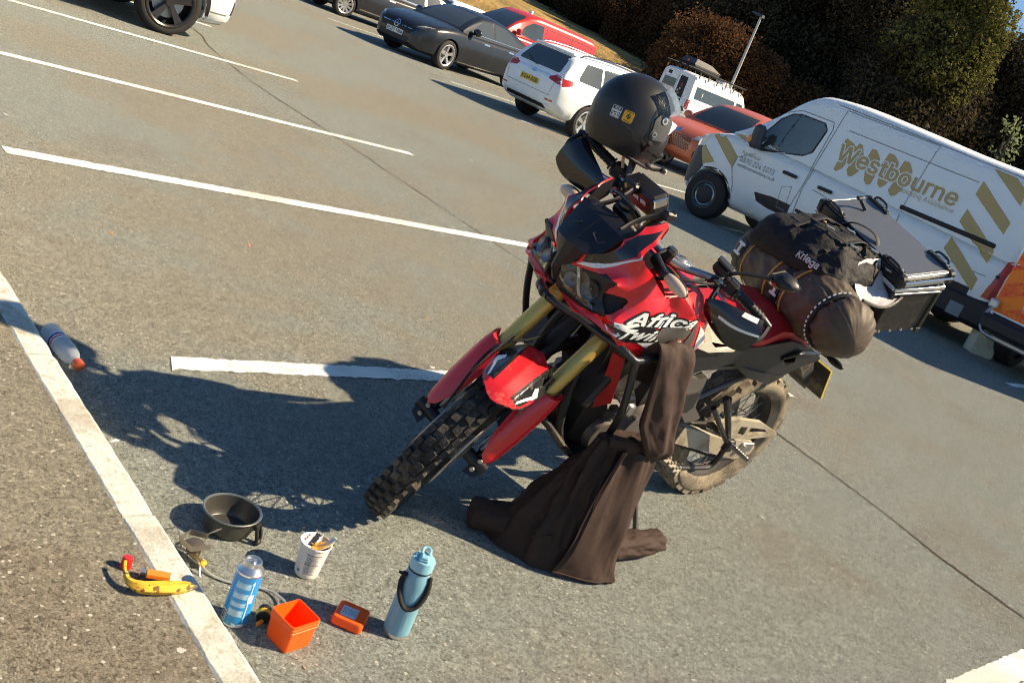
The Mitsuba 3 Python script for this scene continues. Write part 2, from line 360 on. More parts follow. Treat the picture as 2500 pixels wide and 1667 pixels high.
def pw(tab):
    from scipy.interpolate import PchipInterpolator
    t = np.array(sorted(tab), float); f = PchipInterpolator(t[:, 0], t[:, 1])
    return lambda x: float(f(min(max(x, t[0, 0]), t[-1, 0])))
def car_body(S):
    """Lower body with wheel arches, and cabin. S: front axle at x = 0, rear at -wb; profiles as (x, value)."""
    top, bot, wid = pw(S['top']), pw(S['bot']), pw(S['wid']); xf, xr = S['xf'], S['xr']
    xs = np.unique(np.r_[np.linspace(xr, xr + .35, 12), np.linspace(xr + .35, xf - .45, 26), np.linspace(xf - .45, xf, 16)])
    rings = []
    for x in xs:
        zt, zb, w = top(x), bot(x), wid(x); h = zt - zb; sh = S.get('shoulder', .93)
        half = [(0, zb), (.80 * w, zb), (.95 * w, zb + .10 * h), (.985 * w, zb + .30 * h), (w, zb + .52 * h), (.995 * w, zb + .68 * h), (.975 * w, zb + .84 * h), (sh * w, zb + .955 * h), (.80 * w, zt - .004 * h + .0), (.45 * w, zt + S.get('crown', .02) * .7), (0, zt + S.get('crown', .02))]
        r = [(x, -y, z) for y, z in half] + [(x, y, z) for y, z in half[-2:0:-1]]
        rings.append(r)
    lower = loft(np.array(rings)[:, :])
    if lower.volume < 0: lower.faces = lower.faces[:, ::-1]
    try:
        import manifold3d as m3
        def man(m): return m3.Manifold(m3.Mesh(np.asarray(m.vertices, np.float32), np.asarray(m.faces, np.uint32)))
        A = man(lower); r = S['wr'] * 1.13
        for xw in S.get('axles', (0, -S['wb'])):
            c = cyl((xw, -1.3, S['wr']), (xw, 1.3, S['wr']), r, n=40); c2 = cyl((xw, -S['tw'] + .26, S['wr']), (xw, S['tw'] - .26, S['wr']), r + .02, n=8)
            A = A - (man(c) - man(c2))
        g = A.to_mesh(); lower = trimesh.Trimesh(g.vert_properties[:, :3], g.tri_verts, process=False)
    except Exception: pass
    roof, wr, wb_ = pw(S['roof']), pw(S['rw']), pw(S['wid'])
    c0, c1 = S['roof'][0][0], S['roof'][-1][0]; lo, hi = min(c0, c1), max(c0, c1); rings = []
    for x in np.linspace(lo, hi, 44):
        zr, zt = roof(x), top(x) - .03; w0, w1 = S.get('cw', .93) * wid(x), wr(x); k = min(1, max(.0, (zr - zt) / .5)); w1 = w0 + (w1 - w0) * k; h = max(zr - zt, .002)
        half = [(0, zt), (w0, zt), (w0 + (w1 - w0) * .45, zt + .45 * h), (w0 + (w1 - w0) * .80, zt + .80 * h), (w1 - .02 * k, zt + .93 * h), (w1 - .09 * k - .02, zr - .012 * h), (w1 * .5, zr + .018 * k), (0, zr + .024 * k)]
        rings.append([(x, -y, z) for y, z in half] + [(x, y, z) for y, z in half[-2:0:-1]])
    cab = loft(np.array(rings))
    if cab.volume < 0: cab.faces = cab.faces[:, ::-1]
    return lower, cab
SP = {}
def wheel(parent, x, y, S, sgn, M=None):
    """Alloy wheel: tyre and rim (spokes, lip, hub); the outer side looks along sgn*y."""
    key = (S['wr'], S['rim'], S['spokes'], S['rimmat'], sgn, S.get('twin', 0))
    if key not in SP:
        R, r, w = S['wr'], S['rim'], .11
        prof = [(r, -w + .01), (r + .02, -w), (R - .03, -w + .004), (R - .008, -w + .02), (R, -w + .045), (R, w - .045), (R - .008, w - .02), (R - .03, w - .004), (r + .02, w), (r, w - .01)]
        ty = axis_lathe(prof, (0, 0, 0), (0, sgn, 0), 40)
        rim = [axis_lathe([(r - .035, w - .02), (r + .004, w - .012), (r + .004, w + .002), (r - .012, w + .006), (r - .03, w - .004), (r - .036, w - .05)], (0, 0, 0), (0, sgn, 0), 40)]
        n = S['spokes']
        for i in range(n):
            for off in ((-1, 1) if S.get('twin') else (0,)):
                a = 2 * math.pi * i / n + .3; da = off * (.52 / n)
                p = lambda rr, wd, yy: [(rr * math.cos(a + da * (rr / r) + s * wd / rr), yy, rr * math.sin(a + da * (rr / r) + s * wd / rr)) for s in (-1, 1)]
                ws = .020 if S.get('twin') else .030
                pts = p(.05, .022, sgn * (w - .03)) + p(.05, .022, sgn * (w - .07)) + p(r - .015, ws, sgn * (w - .012)) + p(r - .015, ws, sgn * (w - .06))
                rim.append(hull(pts))
        rim.append(cyl((0, sgn * (w - .09), 0), (0, sgn * (w - .02), 0), .062, .052, 16))
        disc = cat(cyl((0, -sgn * .02, 0), (0, sgn * .012, 0), r * .66, n=28))
        barrel = axis_lathe([(r + .0, -w + .02), (r + .002, w - .012)], (0, 0, 0), (0, sgn, 0), 32); back = cyl((0, -sgn * .06, 0), (0, -sgn * .05, 0), r, n=28)
        SP[key] = (mikit.ply(ty, 'm_tyre', 40), mikit.ply(cat(*rim), S['rimmat'], 30), mikit.ply(disc, 'm_steel', 30), mikit.ply(cat(barrel, back), 'm_black', 30))
    m = MAT[parent] @ tr(x, y, S['wr'])
    k = put(parent, 'wheel', dict(SP[key][0]), None, M=m)
    k2 = parent + '__' + k.split('__')[1]
    for nm, i in (('rim', 1), ('brake_disc', 2), ('wheel_well', 3)): put(k2, nm, dict(SP[key][i]), None, M=m)
def plate(parent, target, cx, cz, axis, txt, yellow, w=.52, h=.11, ccy=0.0):
    a = stick(target, sbox(ccy - w / 2, cz - h / 2, ccy + w / 2, cz + h / 2), axis, .012, .2)
    k = put(parent, 'number_plate', a, 'm_plate_yellow' if yellow else 'm_plate_white', False)
    t = text2(txt, h * .62); t.vertices *= (1 if axis == '+x' else -1, 1, 1)
    if axis != '+x': t.faces = t.faces[:, ::-1]
    t.apply_translation((ccy, cz, 0)); put(k, 'lettering', stick(a, t, axis, .004, .3), 'm_ink', False)
for nm, c, rg, kw in [('m_tyre', (.018, .016, .0155), .75, {}), ('m_black', (.008, .008, .009), .6, {}), ('m_trim', (.014, .014, .016), .55, {}), ('m_ink', (.02, .02, .02), .6, {}), ('m_seam', (.03, .032, .035), .7, {}), ('m_seam_pale', (.22, .25, .27), .6, {}),
                  ('m_alloy', (.62, .62, .60), .32, dict(metal=.8)), ('m_alloy_dark', (.030, .026, .027), .3, dict(metal=.3, coat=.5)), ('m_steel', (.42, .41, .40), .38, dict(metal=.9)), ('m_chrome', (.75, .75, .74), .15, dict(metal=1)),
                  ('m_white_car', (.76, .80, .81), .3, dict(coat=1)), ('m_silver_car', (.50, .52, .54), .3, dict(coat=1, metal=.35)), ('m_black_car', (.012, .014, .019), .25, dict(coat=1)), ('m_dark_car', (.020, .021, .025), .25, dict(coat=1)), ('m_red_car', (.50, .030, .028), .3, dict(coat=1)),
                  ('m_orange_car', (.40, .10, .05), .32, dict(coat=1)), ('m_grey_car', (.12, .13, .15), .3, dict(coat=1)), ('m_plate_white', (.72, .73, .72), .4, {}), ('m_plate_yellow', (.72, .50, .05), .4, {}),
                  ('m_glass_dark', (.035, .042, .042), .03, dict(spec=1.0, coat=1)), ('m_lamp_red', (.42, .018, .016), .15, dict(coat=1)), ('m_lamp_clear', (.55, .57, .58), .12, dict(metal=.4, coat=1)), ('m_lamp_amber', (.75, .25, .03), .2, dict(coat=1)),
                  ('m_gold', (.46, .34, .14), .4, {}), ('m_fluo_orange', (.95, .22, .01), .5, {}), ('m_fluo_red', (.80, .025, .02), .5, {}), ('m_plastic_grey', (.055, .058, .065), .6, {}), ('m_lens_dark', (.05, .052, .055), .1, dict(coat=1))]:
    mat(nm, c, rg, **kw)
def finish_car(S, t, parts=()):
    """Body, wheels, windows, lamps... of one car. S holds the windows etc. as shapes."""
    if S['id'] not in SP:
        lower, cab = car_body(S); both = cat(lower, cab); P = [('body', cat(lower, cab), S['paint'], 32)]
        for nm, ax, poly, m in S['skins']:
            if m == 'm_seam' and S['paint'] == 'm_white_car': m = 'm_seam_pale'
            for sgn in ('+y', '-y') if ax == 'y' else (ax,):
                P.append((nm, stick(both, poly, sgn, .004 if m not in ('m_seam', 'm_seam_pale', 'm_trim') else .003, .09), m, True))
        for nm, mesh, m in S.get('extras', []): P.append((nm, mesh, m, 35))
        SP[S['id']] = (both, [(nm, mikit.ply(a, m, s)) for nm, a, m, s in P])
    both, P = SP[S['id']]
    for nm, d in P:
        par = t
        if '>' in nm: par, nm = t + '__' + nm.split('>')[0], nm.split('>')[1]
        put(par, nm, dict(d), None)
    for x in S.get('axles', (0, -S['wb'])):
        for s in (1, -1): wheel(t, x, s * (S['tw'] - .11), S, s)
    return both
def sign(poly): return poly
def mirror_unit(x, y, z, s=1.0):
    def one(sg): return cat(ellipsoid((x, sg * (y + .10 * s), z + .03 * s), (.07 * s, .12 * s, .085 * s), 2), hull([(x + a, sg * (y + b), z - .03 + c_) for a in (-.03, .03) for b in (-.06, .06) for c_ in (-.02, .03)]))
    return [('wing_mirror', one(1)), ('wing_mirror', one(-1))]
# ---- white estate car (rear to the aisle)
S = dict(id='estate', paint='m_white_car', xf=.86, xr=-3.55, wb=2.63, wr=.325, rim=.235, tw=.885, spokes=5, twin=1, rimmat='m_alloy',
         top=[(-3.55, .86), (-3.50, .93), (-3.2, .98), (-2, .97), (-1, .95), (-.6, .94), (-.35, .93), (.3, .84), (.7, .72), (.86, .60)], bot=[(-3.55, .46), (-3.45, .34), (-3.0, .24), (0, .20), (.7, .24), (.86, .34)],
         wid=[(-3.55, .70), (-3.48, .80), (-3.2, .875), (-2.4, .90), (-.2, .90), (.4, .87), (.7, .74), (.86, .55)], roof=[(-3.48, .96), (-3.36, 1.16), (-3.18, 1.38), (-3.0, 1.44), (-2.2, 1.475), (-1.5, 1.48), (-1.15, 1.45), (-.85, 1.32), (-.3, .95)],
         rw=[(-3.5, .60), (-3.1, .62), (-1.5, .66), (-.3, .60)])
S['skins'] = [('window', 'y', rpoly([(-3.12, 1.02), (-2.5, 1.00), (-2.5, 1.36), (-2.92, 1.35)], .03), 'm_glass_dark'), ('window', 'y', rpoly([(-2.44, 1.00), (-1.62, 1.0), (-1.62, 1.40), (-2.44, 1.37)], .03), 'm_glass_dark'), ('window', 'y', rpoly([(-1.54, 1.0), (-.62, 1.0), (-1.12, 1.38), (-1.54, 1.40)], .03), 'm_glass_dark'),
    ('rear_window', '-x', rpoly([(-.60, 1.03), (.60, 1.03), (.50, 1.37), (-.50, 1.37)], .04), 'm_glass_dark'), ('windscreen', '+x', rpoly([(-.66, 1.0), (.66, 1.0), (.53, 1.42), (-.53, 1.42)], .04), 'm_glass_dark'),
    ('tail_lamp', '-x', rpoly([(-.86, .82), (-.48, .875), (-.46, .93), (-.58, .985), (-.86, .975)], .012), 'm_lamp_red'), ('tail_lamp', '-x', rpoly([(.86, .82), (.48, .875), (.46, .93), (.58, .985), (.86, .975)], .012), 'm_lamp_red'),
    ('tail_lamp', 'y', [(-3.47, .82), (-3.22, .90), (-3.26, .97), (-3.46, .96)], 'm_lamp_red'), ('bumper_trim', '-x', [(-.60, .34), (.60, .34), (.52, .41), (-.52, .41)], 'm_trim'), ('tailgate_seam', '-x', seam([(-.66, .84), (-.62, .60), (.62, .60), (.66, .84)], .010), 'm_seam'),
    ('door_seam', 'y', seam([(-2.42, 1.36), (-2.47, .98), (-2.30, .60), (-2.15, .42)]), 'm_seam'), ('door_seam', 'y', seam([(-1.58, 1.40), (-1.56, .30)]), 'm_seam'), ('door_seam', 'y', seam([(-.52, .94), (-.46, .60), (-.5, .30)]), 'm_seam'), ('sill_trim', 'y', [(-2.2, .25), (-.45, .25), (-.45, .31), (-2.2, .31)], 'm_trim'),
    ('door_handle', 'y', sbox(-2.30, .83, -2.10, .86), 'm_white_car'), ('door_handle', 'y', sbox(-1.46, .82, -1.26, .85), 'm_white_car'), ('crease', 'y', seam([(-3.3, .80), (-.4, .76)], .010), 'm_silver_car'),
    ('badge', '-x', Point(0, .90).buffer(.055), 'm_chrome'), ('headlamp', '+x', [(.40, .62), (.75, .66), (.78, .74), (.42, .70)], 'm_lamp_clear'), ('headlamp', '+x', [(-.40, .62), (-.75, .66), (-.78, .74), (-.42, .70)], 'm_lamp_clear'), ('reflector', '-x', sbox(.56, .50, .74, .53), 'm_lamp_red'), ('reflector', '-x', sbox(-.74, .50, -.56, .53), 'm_lamp_red')]
S['extras'] = mirror_unit(-.62, .88, .98) and [(n, m, 'm_white_car') for n, m in mirror_unit(-.62, .86, .98)] + [('roof_rail', tube([(-1.25, s * .60, 1.45), (-1.4, s * .60, 1.50), (-2.2, s * .60, 1.52), (-2.9, s * .59, 1.48), (-3.05, s * .58, 1.42)], .016, 6, 3), 'm_chrome') for s in (1, -1)] + \
    [('rear_wiper', tube([(-3.50, 0, 1.02), (-3.47, .20, 1.06), (-3.43, .38, 1.13)], .010, 6, 0), 'm_black'), ('roof_aerial', cyl((-2.75, 0, 1.46), (-2.95, 0, 1.60), .008, .003, 8), 'm_black'), ('spoiler', rbox((-3.12, 0, 1.415), (.22, 1.10, .035), .012), 'm_white_car')]
ESTATE = S
YV = rz(.8); ax = np.array([13.64, 14.19, 0]) + (YV[:3, :3] @ [2.63, 0, 0])
t = thing('estate_car', 'white estate car with yellow rear plate and silver roof rails, tail to the aisle', 'car', tr(*ax) @ YV)
b = finish_car(S, t); plate(t, b, 0, .745, '-x', 'KO64 BZB', True)

# ---- black saloon (nose to the aisle)
S = dict(id='saloon', paint='m_black_car', xf=.92, xr=-3.75, wb=2.73, wr=.335, rim=.245, tw=.90, spokes=5, twin=1, rimmat='m_alloy',
         top=[(-3.75, .84), (-3.65, .98), (-3.3, 1.02), (-2.5, .98), (-1, .95), (-.5, .955), (-.3, .955), (.2, .91), (.6, .82), (.84, .70), (.92, .56)], bot=[(-3.75, .46), (-3.6, .3), (-3.0, .22), (0, .19), (.7, .20), (.92, .30)],
         wid=[(-3.75, .66), (-3.6, .80), (-3.2, .88), (-2.4, .91), (-.2, .91), (.35, .89), (.66, .78), (.84, .62), (.92, .48)], roof=[(-3.3, .99), (-2.9, 1.16), (-2.5, 1.30), (-2.0, 1.40), (-1.6, 1.43), (-1.2, 1.40), (-.95, 1.31), (-.35, .97)],
         rw=[(-3.3, .52), (-2.6, .56), (-1.6, .62), (-.35, .58)], crown=.03)
S['skins'] = [('window', 'y', rpoly([(-2.62, 1.02), (-1.62, 1.0), (-1.62, 1.345), (-2.05, 1.32), (-2.4, 1.20)], .02), 'm_glass_dark'), ('window', 'y', rpoly([(-1.54, 1.0), (-.66, 1.0), (-1.10, 1.29), (-1.54, 1.345)], .02), 'm_glass_dark'), ('windscreen', '+x', rpoly([(-.64, 1.0), (.64, 1.0), (.50, 1.38), (-.50, 1.38)], .04), 'm_glass_dark'), ('rear_window', '-x', rpoly([(-.5, 1.08), (.5, 1.08), (.42, 1.35), (-.42, 1.35)], .04), 'm_glass_dark'),
    ('grille', '+x', rpoly([(-.44, .50), (.44, .50), (.52, .60), (.50, .72), (-.50, .72), (-.52, .60)], .02), 'm_black'), ('grille_bar', '+x', sbox(-.47, .605, .47, .625), 'm_chrome'), ('headlamp', '+x', rpoly([(.46, .66), (.72, .70), (.80, .80), (.62, .775), (.46, .70)], .01), 'm_lens_dark'), ('headlamp', '+x', rpoly([(-.46, .66), (-.72, .70), (-.80, .80), (-.62, .775), (-.46, .70)], .01), 'm_lens_dark'),
    ('running_lamp', '+x', [(.48, .69), (.78, .785), (.80, .80), (.62, .775)], 'm_lamp_clear'), ('running_lamp', '+x', [(-.48, .69), (-.78, .785), (-.80, .80), (-.62, .775)], 'm_lamp_clear'), ('air_intake', '+x', rpoly([(.52, .36), (.70, .40), (.68, .56), (.56, .50)], .01), 'm_plastic_grey'), ('air_intake', '+x', rpoly([(-.52, .36), (-.70, .40), (-.68, .56), (-.56, .50)], .01), 'm_plastic_grey'), ('lower_grille', '+x', sbox(-.45, .28, .45, .42), 'm_trim'),
    ('door_seam', 'y', seam([(-1.58, 1.37), (-1.60, .32)]), 'm_seam'), ('door_seam', 'y', seam([(-.50, .93), (-.48, .30)]), 'm_seam'), ('door_seam', 'y', seam([(-2.55, .99), (-2.42, .66), (-2.30, .45)]), 'm_seam'), ('window_trim', 'y', seam([(-2.75, .995), (-.6, .985)], .014), 'm_chrome'), ('sill_strip', 'y', seam([(-2.2, .27), (-.45, .27)], .02), 'm_chrome'),
    ('door_handle', 'y', sbox(-2.40, .83, -2.18, .865), 'm_chrome'), ('door_handle', 'y', sbox(-1.40, .82, -1.18, .855), 'm_chrome'), ('tail_lamp', '-x', sbox(.4, .80, .76, .92), 'm_lamp_red'), ('tail_lamp', '-x', sbox(-.76, .80, -.4, .92), 'm_lamp_red')]
star = Point(0, .625).buffer(.085).difference(Point(0, .625).buffer(.070)).union(Polygon([(0.075 * math.cos(a) if i % 2 == 0 else .014 * math.cos(a), .625 + (.075 if i % 2 == 0 else .014) * math.sin(a)) for i, a in enumerate(np.radians([90, 150, 210, 270, 330, 30]))]))
S['extras'] = [(n, m, 'm_black_car') for n, m in mirror_unit(-.70, .86, 1.0)]
SALOON = S
t = thing('saloon_car', 'glossy black saloon car with a round star on its grille, nose to the aisle', 'car', tr(13.91, 19.5, 0) @ rz(193.1))
b = finish_car(S, t); put(t, 'star_badge', stick(b, star, '+x', .014, .03), 'm_chrome', True); plate(t, b, 0, .46, '+x', 'KC25 YBM', False)
# dark estate left of it
D = dict(ESTATE); D.update(id='estate_dark', paint='m_dark_car', rimmat='m_alloy', spokes=10, twin=0)
D['skins'] = [k for k in ESTATE['skins'] if k[0] != 'crease'] + [('window_trim', 'y', seam([(-3.2, .99), (-.55, .985)], .03), 'm_chrome'), ('sill_strip', 'y', seam([(-2.2, .34), (-.45, .34)], .03), 'm_chrome'), ('sill_strip', 'y', seam([(-2.2, .24), (-.45, .24)], .02), 'm_chrome'), ('window_pillar', 'y', [(-2.52, 1.0), (-2.42, 1.0), (-2.40, 1.36), (-2.50, 1.36)], 'm_silver_car')]
D['extras'] = [(n, m, 'm_dark_car' if n != 'roof_rail' else m_) for n, m, m_ in ESTATE['extras']]
t = thing('estate_car', 'dark estate car with bright window trim beyond the black saloon', 'car', tr(15.0, 25.65, 0) @ rz(176))
b = finish_car(D, t)
# small white hatch far behind, and a grey car of which the roof shows above the white estate
D = dict(ESTATE); D.update(id='hatch_white'); D['extras'] = [e for e in ESTATE['extras'] if e[0] not in ('roof_rail',)]
t = thing('hatchback_car', 'small white car with dark rear window, far off in front of the grass', 'car', tr(27.9, 33.6, 0) @ rz(-4) )
b = finish_car(D, t); plate(t, b, 0, .745, '-x', 'LR18 GVK', True)
D = dict(ESTATE); D.update(id='estate_grey', paint='m_grey_car'); D['extras'] = [(n, m, 'm_grey_car' if n not in ('roof_rail',) else m_) for n, m, m_ in ESTATE['extras']]
t = thing('estate_car', 'dark grey car with pale roof rails, mostly hidden behind the white estate', 'car', tr(25.2, 21.3, 0) @ rz(0))
b = finish_car(D, t)
# ---- white sports utility car at top left: wheel and bumper in view
S = dict(id='suv_white', paint='m_white_car', xf=.93, xr=-3.75, wb=2.80, wr=.37, rim=.285, tw=.95, spokes=5, twin=1, rimmat='m_alloy_dark',
         top=[(-3.75, .9), (-3.6, 1.08), (-2, 1.06), (-.5, 1.05), (.2, 1.0), (.6, .92), (.84, .78), (.93, .64)], bot=[(-3.75, .5), (-3.4, .3), (-2.4, .26), (-.6, .25), (.4, .24), (.75, .26), (.93, .38)],
         wid=[(-3.75, .70), (-3.5, .88), (-3, .95), (-.2, .95), (.5, .93), (.72, .84), (.86, .66), (.93, .52)], roof=[(-3.55, 1.05), (-3.3, 1.5), (-2.8, 1.62), (-1.6, 1.66), (-1.1, 1.60), (-.35, 1.06)], rw=[(-3.5, .64), (-1.5, .68), (-.3, .64)])
arcp = lambda cx: Point(cx, .37).buffer(.475, 24).difference(Point(cx, .37).buffer(.405, 24)).intersection(sbox(-9, .24, 9, 2))
S['skins'] = [('window', 'y', rpoly([(-3.1, 1.12), (-.66, 1.10), (-1.15, 1.5), (-2.9, 1.5)], .03), 'm_glass_dark'), ('windscreen', '+x', rpoly([(-.7, 1.12), (.7, 1.12), (.55, 1.56), (-.55, 1.56)], .03), 'm_glass_dark'), ('headlamp', '+x', [(.44, .74), (.78, .78), (.80, .88), (.5, .84)], 'm_lamp_clear'), ('headlamp', '+x', [(-.44, .74), (-.78, .78), (-.80, .88), (-.5, .84)], 'm_lamp_clear'),
    ('arch_trim', 'y', arcp(0), 'm_trim'), ('arch_trim', 'y', arcp(-2.8), 'm_trim'), ('lower_grille', '+x', sbox(-.5, .36, .5, .52), 'm_trim'), ('air_intake', '+x', [(.60, .40), (.74, .40), (.70, .60), (.60, .52)], 'm_trim'), ('air_intake', '+x', [(-.60, .40), (-.74, .40), (-.70, .60), (-.60, .52)], 'm_trim'), ('bumper_strip', 'y', seam([(.47, .40), (.80, .40)], .016), 'm_chrome'), ('sill_trim', 'y', [(-2.3, .27), (-.45, .27), (-.45, .36), (-2.3, .36)], 'm_trim')]
S['extras'] = [(n, m, 'm_white_car') for n, m in mirror_unit(-.62, .92, 1.1)] + [('brake_caliper', rbox((-.17, s * .82, .40), (.09, .05, .2), .015), 'm_steel') for s in (1, -1)]
t = thing('utility_car', 'white car with black alloy wheel at top left, only wheel and bumper showing', 'car', tr(4.79, 12.43, 0) @ rz(-.7))
b = finish_car(S, t)
# ---- orange-red utility car with a honeycomb grille, half hidden by the white van
D = dict(S); D.update(id='suv_red', paint='m_orange_car', rimmat='m_alloy')
hexes = [Polygon(arc(.062 * (i - 7) + (.031 if j % 2 else 0), .50 + .045 * j, .026, 30, 390, 7)[:-1]) for i in range(15) for j in range(6)]
from shapely.ops import unary_union
D['skins'] = [k for k in S['skins'] if k[0] not in ('lower_grille', 'bumper_strip')] + [('grille', '+x', unary_union([h for h in hexes if abs(h.centroid.x) < .48 - .25 * abs(h.centroid.y - .6)]), 'm_trim'), ('badge', '+x', Point(0, .82).buffer(.06), 'm_chrome')]
D['extras'] = [(n, m, 'm_orange_car' if n == 'wing_mirror' else m_) for n, m, m_ in S['extras']]
t = thing('utility_car', 'orange red car with honeycomb grille and round badge, half hidden behind the white van nose', 'car', tr(17.07, 13.3, 0) @ rz(181.9))
b = finish_car(D, t)
# ---- large white panel van with gold stripes, parked along the aisle
S = dict(id='van_white', paint='m_white_car', xf=.66, xr=-4.22, wb=3.2, wr=.335, rim=.20, tw=1.0, spokes=7, rimmat='m_plastic_grey', cw=1.0, shoulder=.985, crown=.02,
         top=[(-4.22, 1.15), (-1, 1.30), (-.45, 1.32), (-.1, 1.30), (.25, 1.22), (.45, 1.14), (.58, 1.02), (.66, .80)], bot=[(-4.22, .33), (-4.0, .28), (-3.6, .30), (-.6, .30), (.3, .28), (.55, .30), (.66, .38)],
         wid=[(-4.22, .93), (-4.12, .985), (-3.9, 1.0), (-.2, 1.0), (.2, .985), (.42, .92), (.56, .80), (.66, .62)], roof=[(-4.2, 2.05), (-4.0, 2.13), (-3.2, 2.15), (-2.4, 2.19), (-1.5, 2.22), (-1.1, 2.19), (-.85, 2.08), (-.62, 1.85), (-.42, 1.62), (-.05, 1.30)],
         rw=[(-4.2, .90), (-3.9, .93), (-1.3, .93), (-.9, .90), (-.4, .86), (-.05, .82)])
win = rpoly([(-.52, 1.205), (-.47, 1.42), (-.60, 1.69), (-.74, 1.80), (-.86, 1.835), (-1.25, 1.835), (-1.318, 1.76), (-1.27, 1.44), (-1.16, 1.355), (-.8, 1.27)], .02)
arch = Point(0, .335).buffer(.40, 24)
S['skins'] = [('cab_window', 'y', win, 'm_glass_dark'), ('window_seal', 'y', win.buffer(.012).difference(win.buffer(-.012)), 'm_black'), ('window_divider', 'y', seam([(-.856, 1.83), (-.766, 1.26)], .03), 'm_black'), ('windscreen', '+x', rpoly([(-.86, 1.36), (.86, 1.36), (.74, 2.0), (-.74, 2.0)], .05), 'm_glass_dark'),
    ('headlamp', 'y', rpoly([(.50, .93), (.49, 1.09), (.448, 1.145), (.30, 1.14), (.38, .975)], .012), 'm_lamp_clear'), ('headlamp', '+x', rpoly([(.60, .92), (.90, .95), (.88, 1.12), (.64, 1.10)], .02), 'm_lamp_clear'), ('headlamp', '+x', rpoly([(-.60, .92), (-.90, .95), (-.88, 1.12), (-.64, 1.10)], .02), 'm_lamp_clear'), ('grille', '+x', [(-.56, .80), (.56, .80), (.62, 1.02), (-.62, 1.02)], 'm_black'),
    ('bumper', 'y', Polygon([(.645, .38), (.40, .36), (.22, .70), (.385, .96), (.52, .93), (.62, .86), (.645, .70)]).difference(arch), 'm_plastic_grey'), ('bumper', '+x', [(-.90, .42), (.90, .42), (.90, .84), (-.90, .84)], 'm_plastic_grey'), ('arch_trim', 'y', Point(0, .335).buffer(.405, 24).difference(Point(0, .335).buffer(.375, 24)).intersection(sbox(-2, .3, 2, 2)), 'm_black'),
    ('door_seam', 'y', seam([(-.50, 1.14), (-.26, 1.0), (-.25, .83), (-.36, .62), (-.42, .34)], .012), 'm_seam'), ('door_seam', 'y', seam([(-.62, 1.80), (-.853, 1.89), (-1.355, 1.89), (-1.388, 1.807), (-1.345, .933), (-1.263, .388)], .012), 'm_seam'), ('door_seam', 'y', seam([(-1.455, 2.087), (-1.367, .987), (-1.394, .386)], .012), 'm_seam'),
    ('side_moulding', 'y', rpoly([(-.72, .665), (-.80, .56), (-.98, .53), (-1.31, .525), (-1.31, .70), (-1.0, .70)], .01), 'm_trim'), ('side_moulding', 'y', sbox(-3.9, .52, -1.40, .69).difference(Point(-3.2, .335).buffer(.42)), 'm_trim'),
    ('tail_lamp', 'y', [(-4.05, .645), (-4.205, .645), (-4.205, 1.165), (-4.14, 1.13)], 'm_lamp_red'), ('tail_lamp', '-x', [(.80, .65), (.95, .65), (.93, 1.2), (.84, 1.2)], 'm_lamp_red'), ('tail_lamp', '-x', [(-.80, .65), (-.95, .65), (-.93, 1.2), (-.84, 1.2)], 'm_lamp_red'), ('rear_door_seam', '-x', seam([(0, .62), (0, 2.0)], .014), 'm_seam'),
    ('fuel_flap', 'y', seam([(-1.08, .88), (-1.22, .93), (-1.25, .60), (-1.12, .60), (-1.08, .88)], .008), 'm_seam'), ('body_crease', 'y', seam([(-1.6, 1.86), (-3.4, 1.84)], .012), 'm_seam'), ('body_crease', 'y', seam([(-1.5, 1.0), (-2.7, .88), (-4.0, .88)], .010), 'm_seam'), ('roof_gutter', 'y', seam([(-1.3, 2.12), (-2.4, 2.10), (-3.95, 2.06)], .012), 'm_seam')]
# left flank only (the one in view): sliding door, gold stripes, lettering
L1 = [('sliding_door_seam', seam([(-1.465, 2.09), (-2.769, 2.075), (-2.748, 1.834), (-2.717, 1.242), (-2.727, .42)], .010), 'm_seam_pale'), ('gold_stripe', Polygon([(.246, .719), (.398, .945), (.346, .985), (.056, .815)]).difference(arch.buffer(.01)), 'm_gold'),
      ('gold_stripe', [(.266, 1.15), (.119, 1.235), (-.25, 1.01), (-.244, .84)], 'm_gold'), ('gold_stripe', [(-.088, 1.29), (-.25, 1.31), (-.275, 1.23)], 'm_gold'),
      ('gold_stripe', [(-3.468, 2.05), (-3.758, 2.04), (-3.94, 1.93), (-3.95, 1.76)], 'm_gold'), ('gold_stripe', [(-3.44, 1.875), (-3.949, 1.546), (-3.943, 1.395), (-3.431, 1.702)], 'm_gold'), ('gold_stripe', [(-3.431, 1.512), (-3.946, 1.187), (-3.936, 1.021), (-3.418, 1.345)], 'm_gold'), ('gold_stripe', [(-3.419, 1.151), (-3.934, .817), (-3.932, .66), (-3.401, .988)], 'm_gold')]
paws = [[(-1.64, 1.50), (-1.60, 1.40), (-1.585, 1.34), (-1.63, 1.325), (-1.72, 1.40), (-1.86, 1.70), (-1.80, 1.74), (-1.70, 1.77), (-1.66, 1.74)], [(-1.80, 1.50), (-1.77, 1.40), (-1.80, 1.33), (-1.86, 1.335), (-1.96, 1.45), (-1.98, 1.62), (-1.93, 1.76), (-1.87, 1.77), (-1.84, 1.70)],
        [(-2.02, 1.50), (-2.03, 1.36), (-2.08, 1.31), (-2.14, 1.34), (-2.20, 1.50), (-2.20, 1.68), (-2.13, 1.77), (-2.06, 1.76), (-2.02, 1.66)], [(-2.22, 1.50), (-2.22, 1.38), (-2.27, 1.34), (-2.34, 1.40), (-2.45, 1.60), (-2.46, 1.72), (-2.38, 1.79), (-2.30, 1.79), (-2.24, 1.66)], [(-2.42, 1.45), (-2.38, 1.36), (-2.43, 1.30), (-2.50, 1.33), (-2.62, 1.50), (-2.66, 1.68), (-2.60, 1.77), (-2.52, 1.77), (-2.46, 1.64)]]
lean = lambda x, z: (x + .30 * (z - 1.55), z)
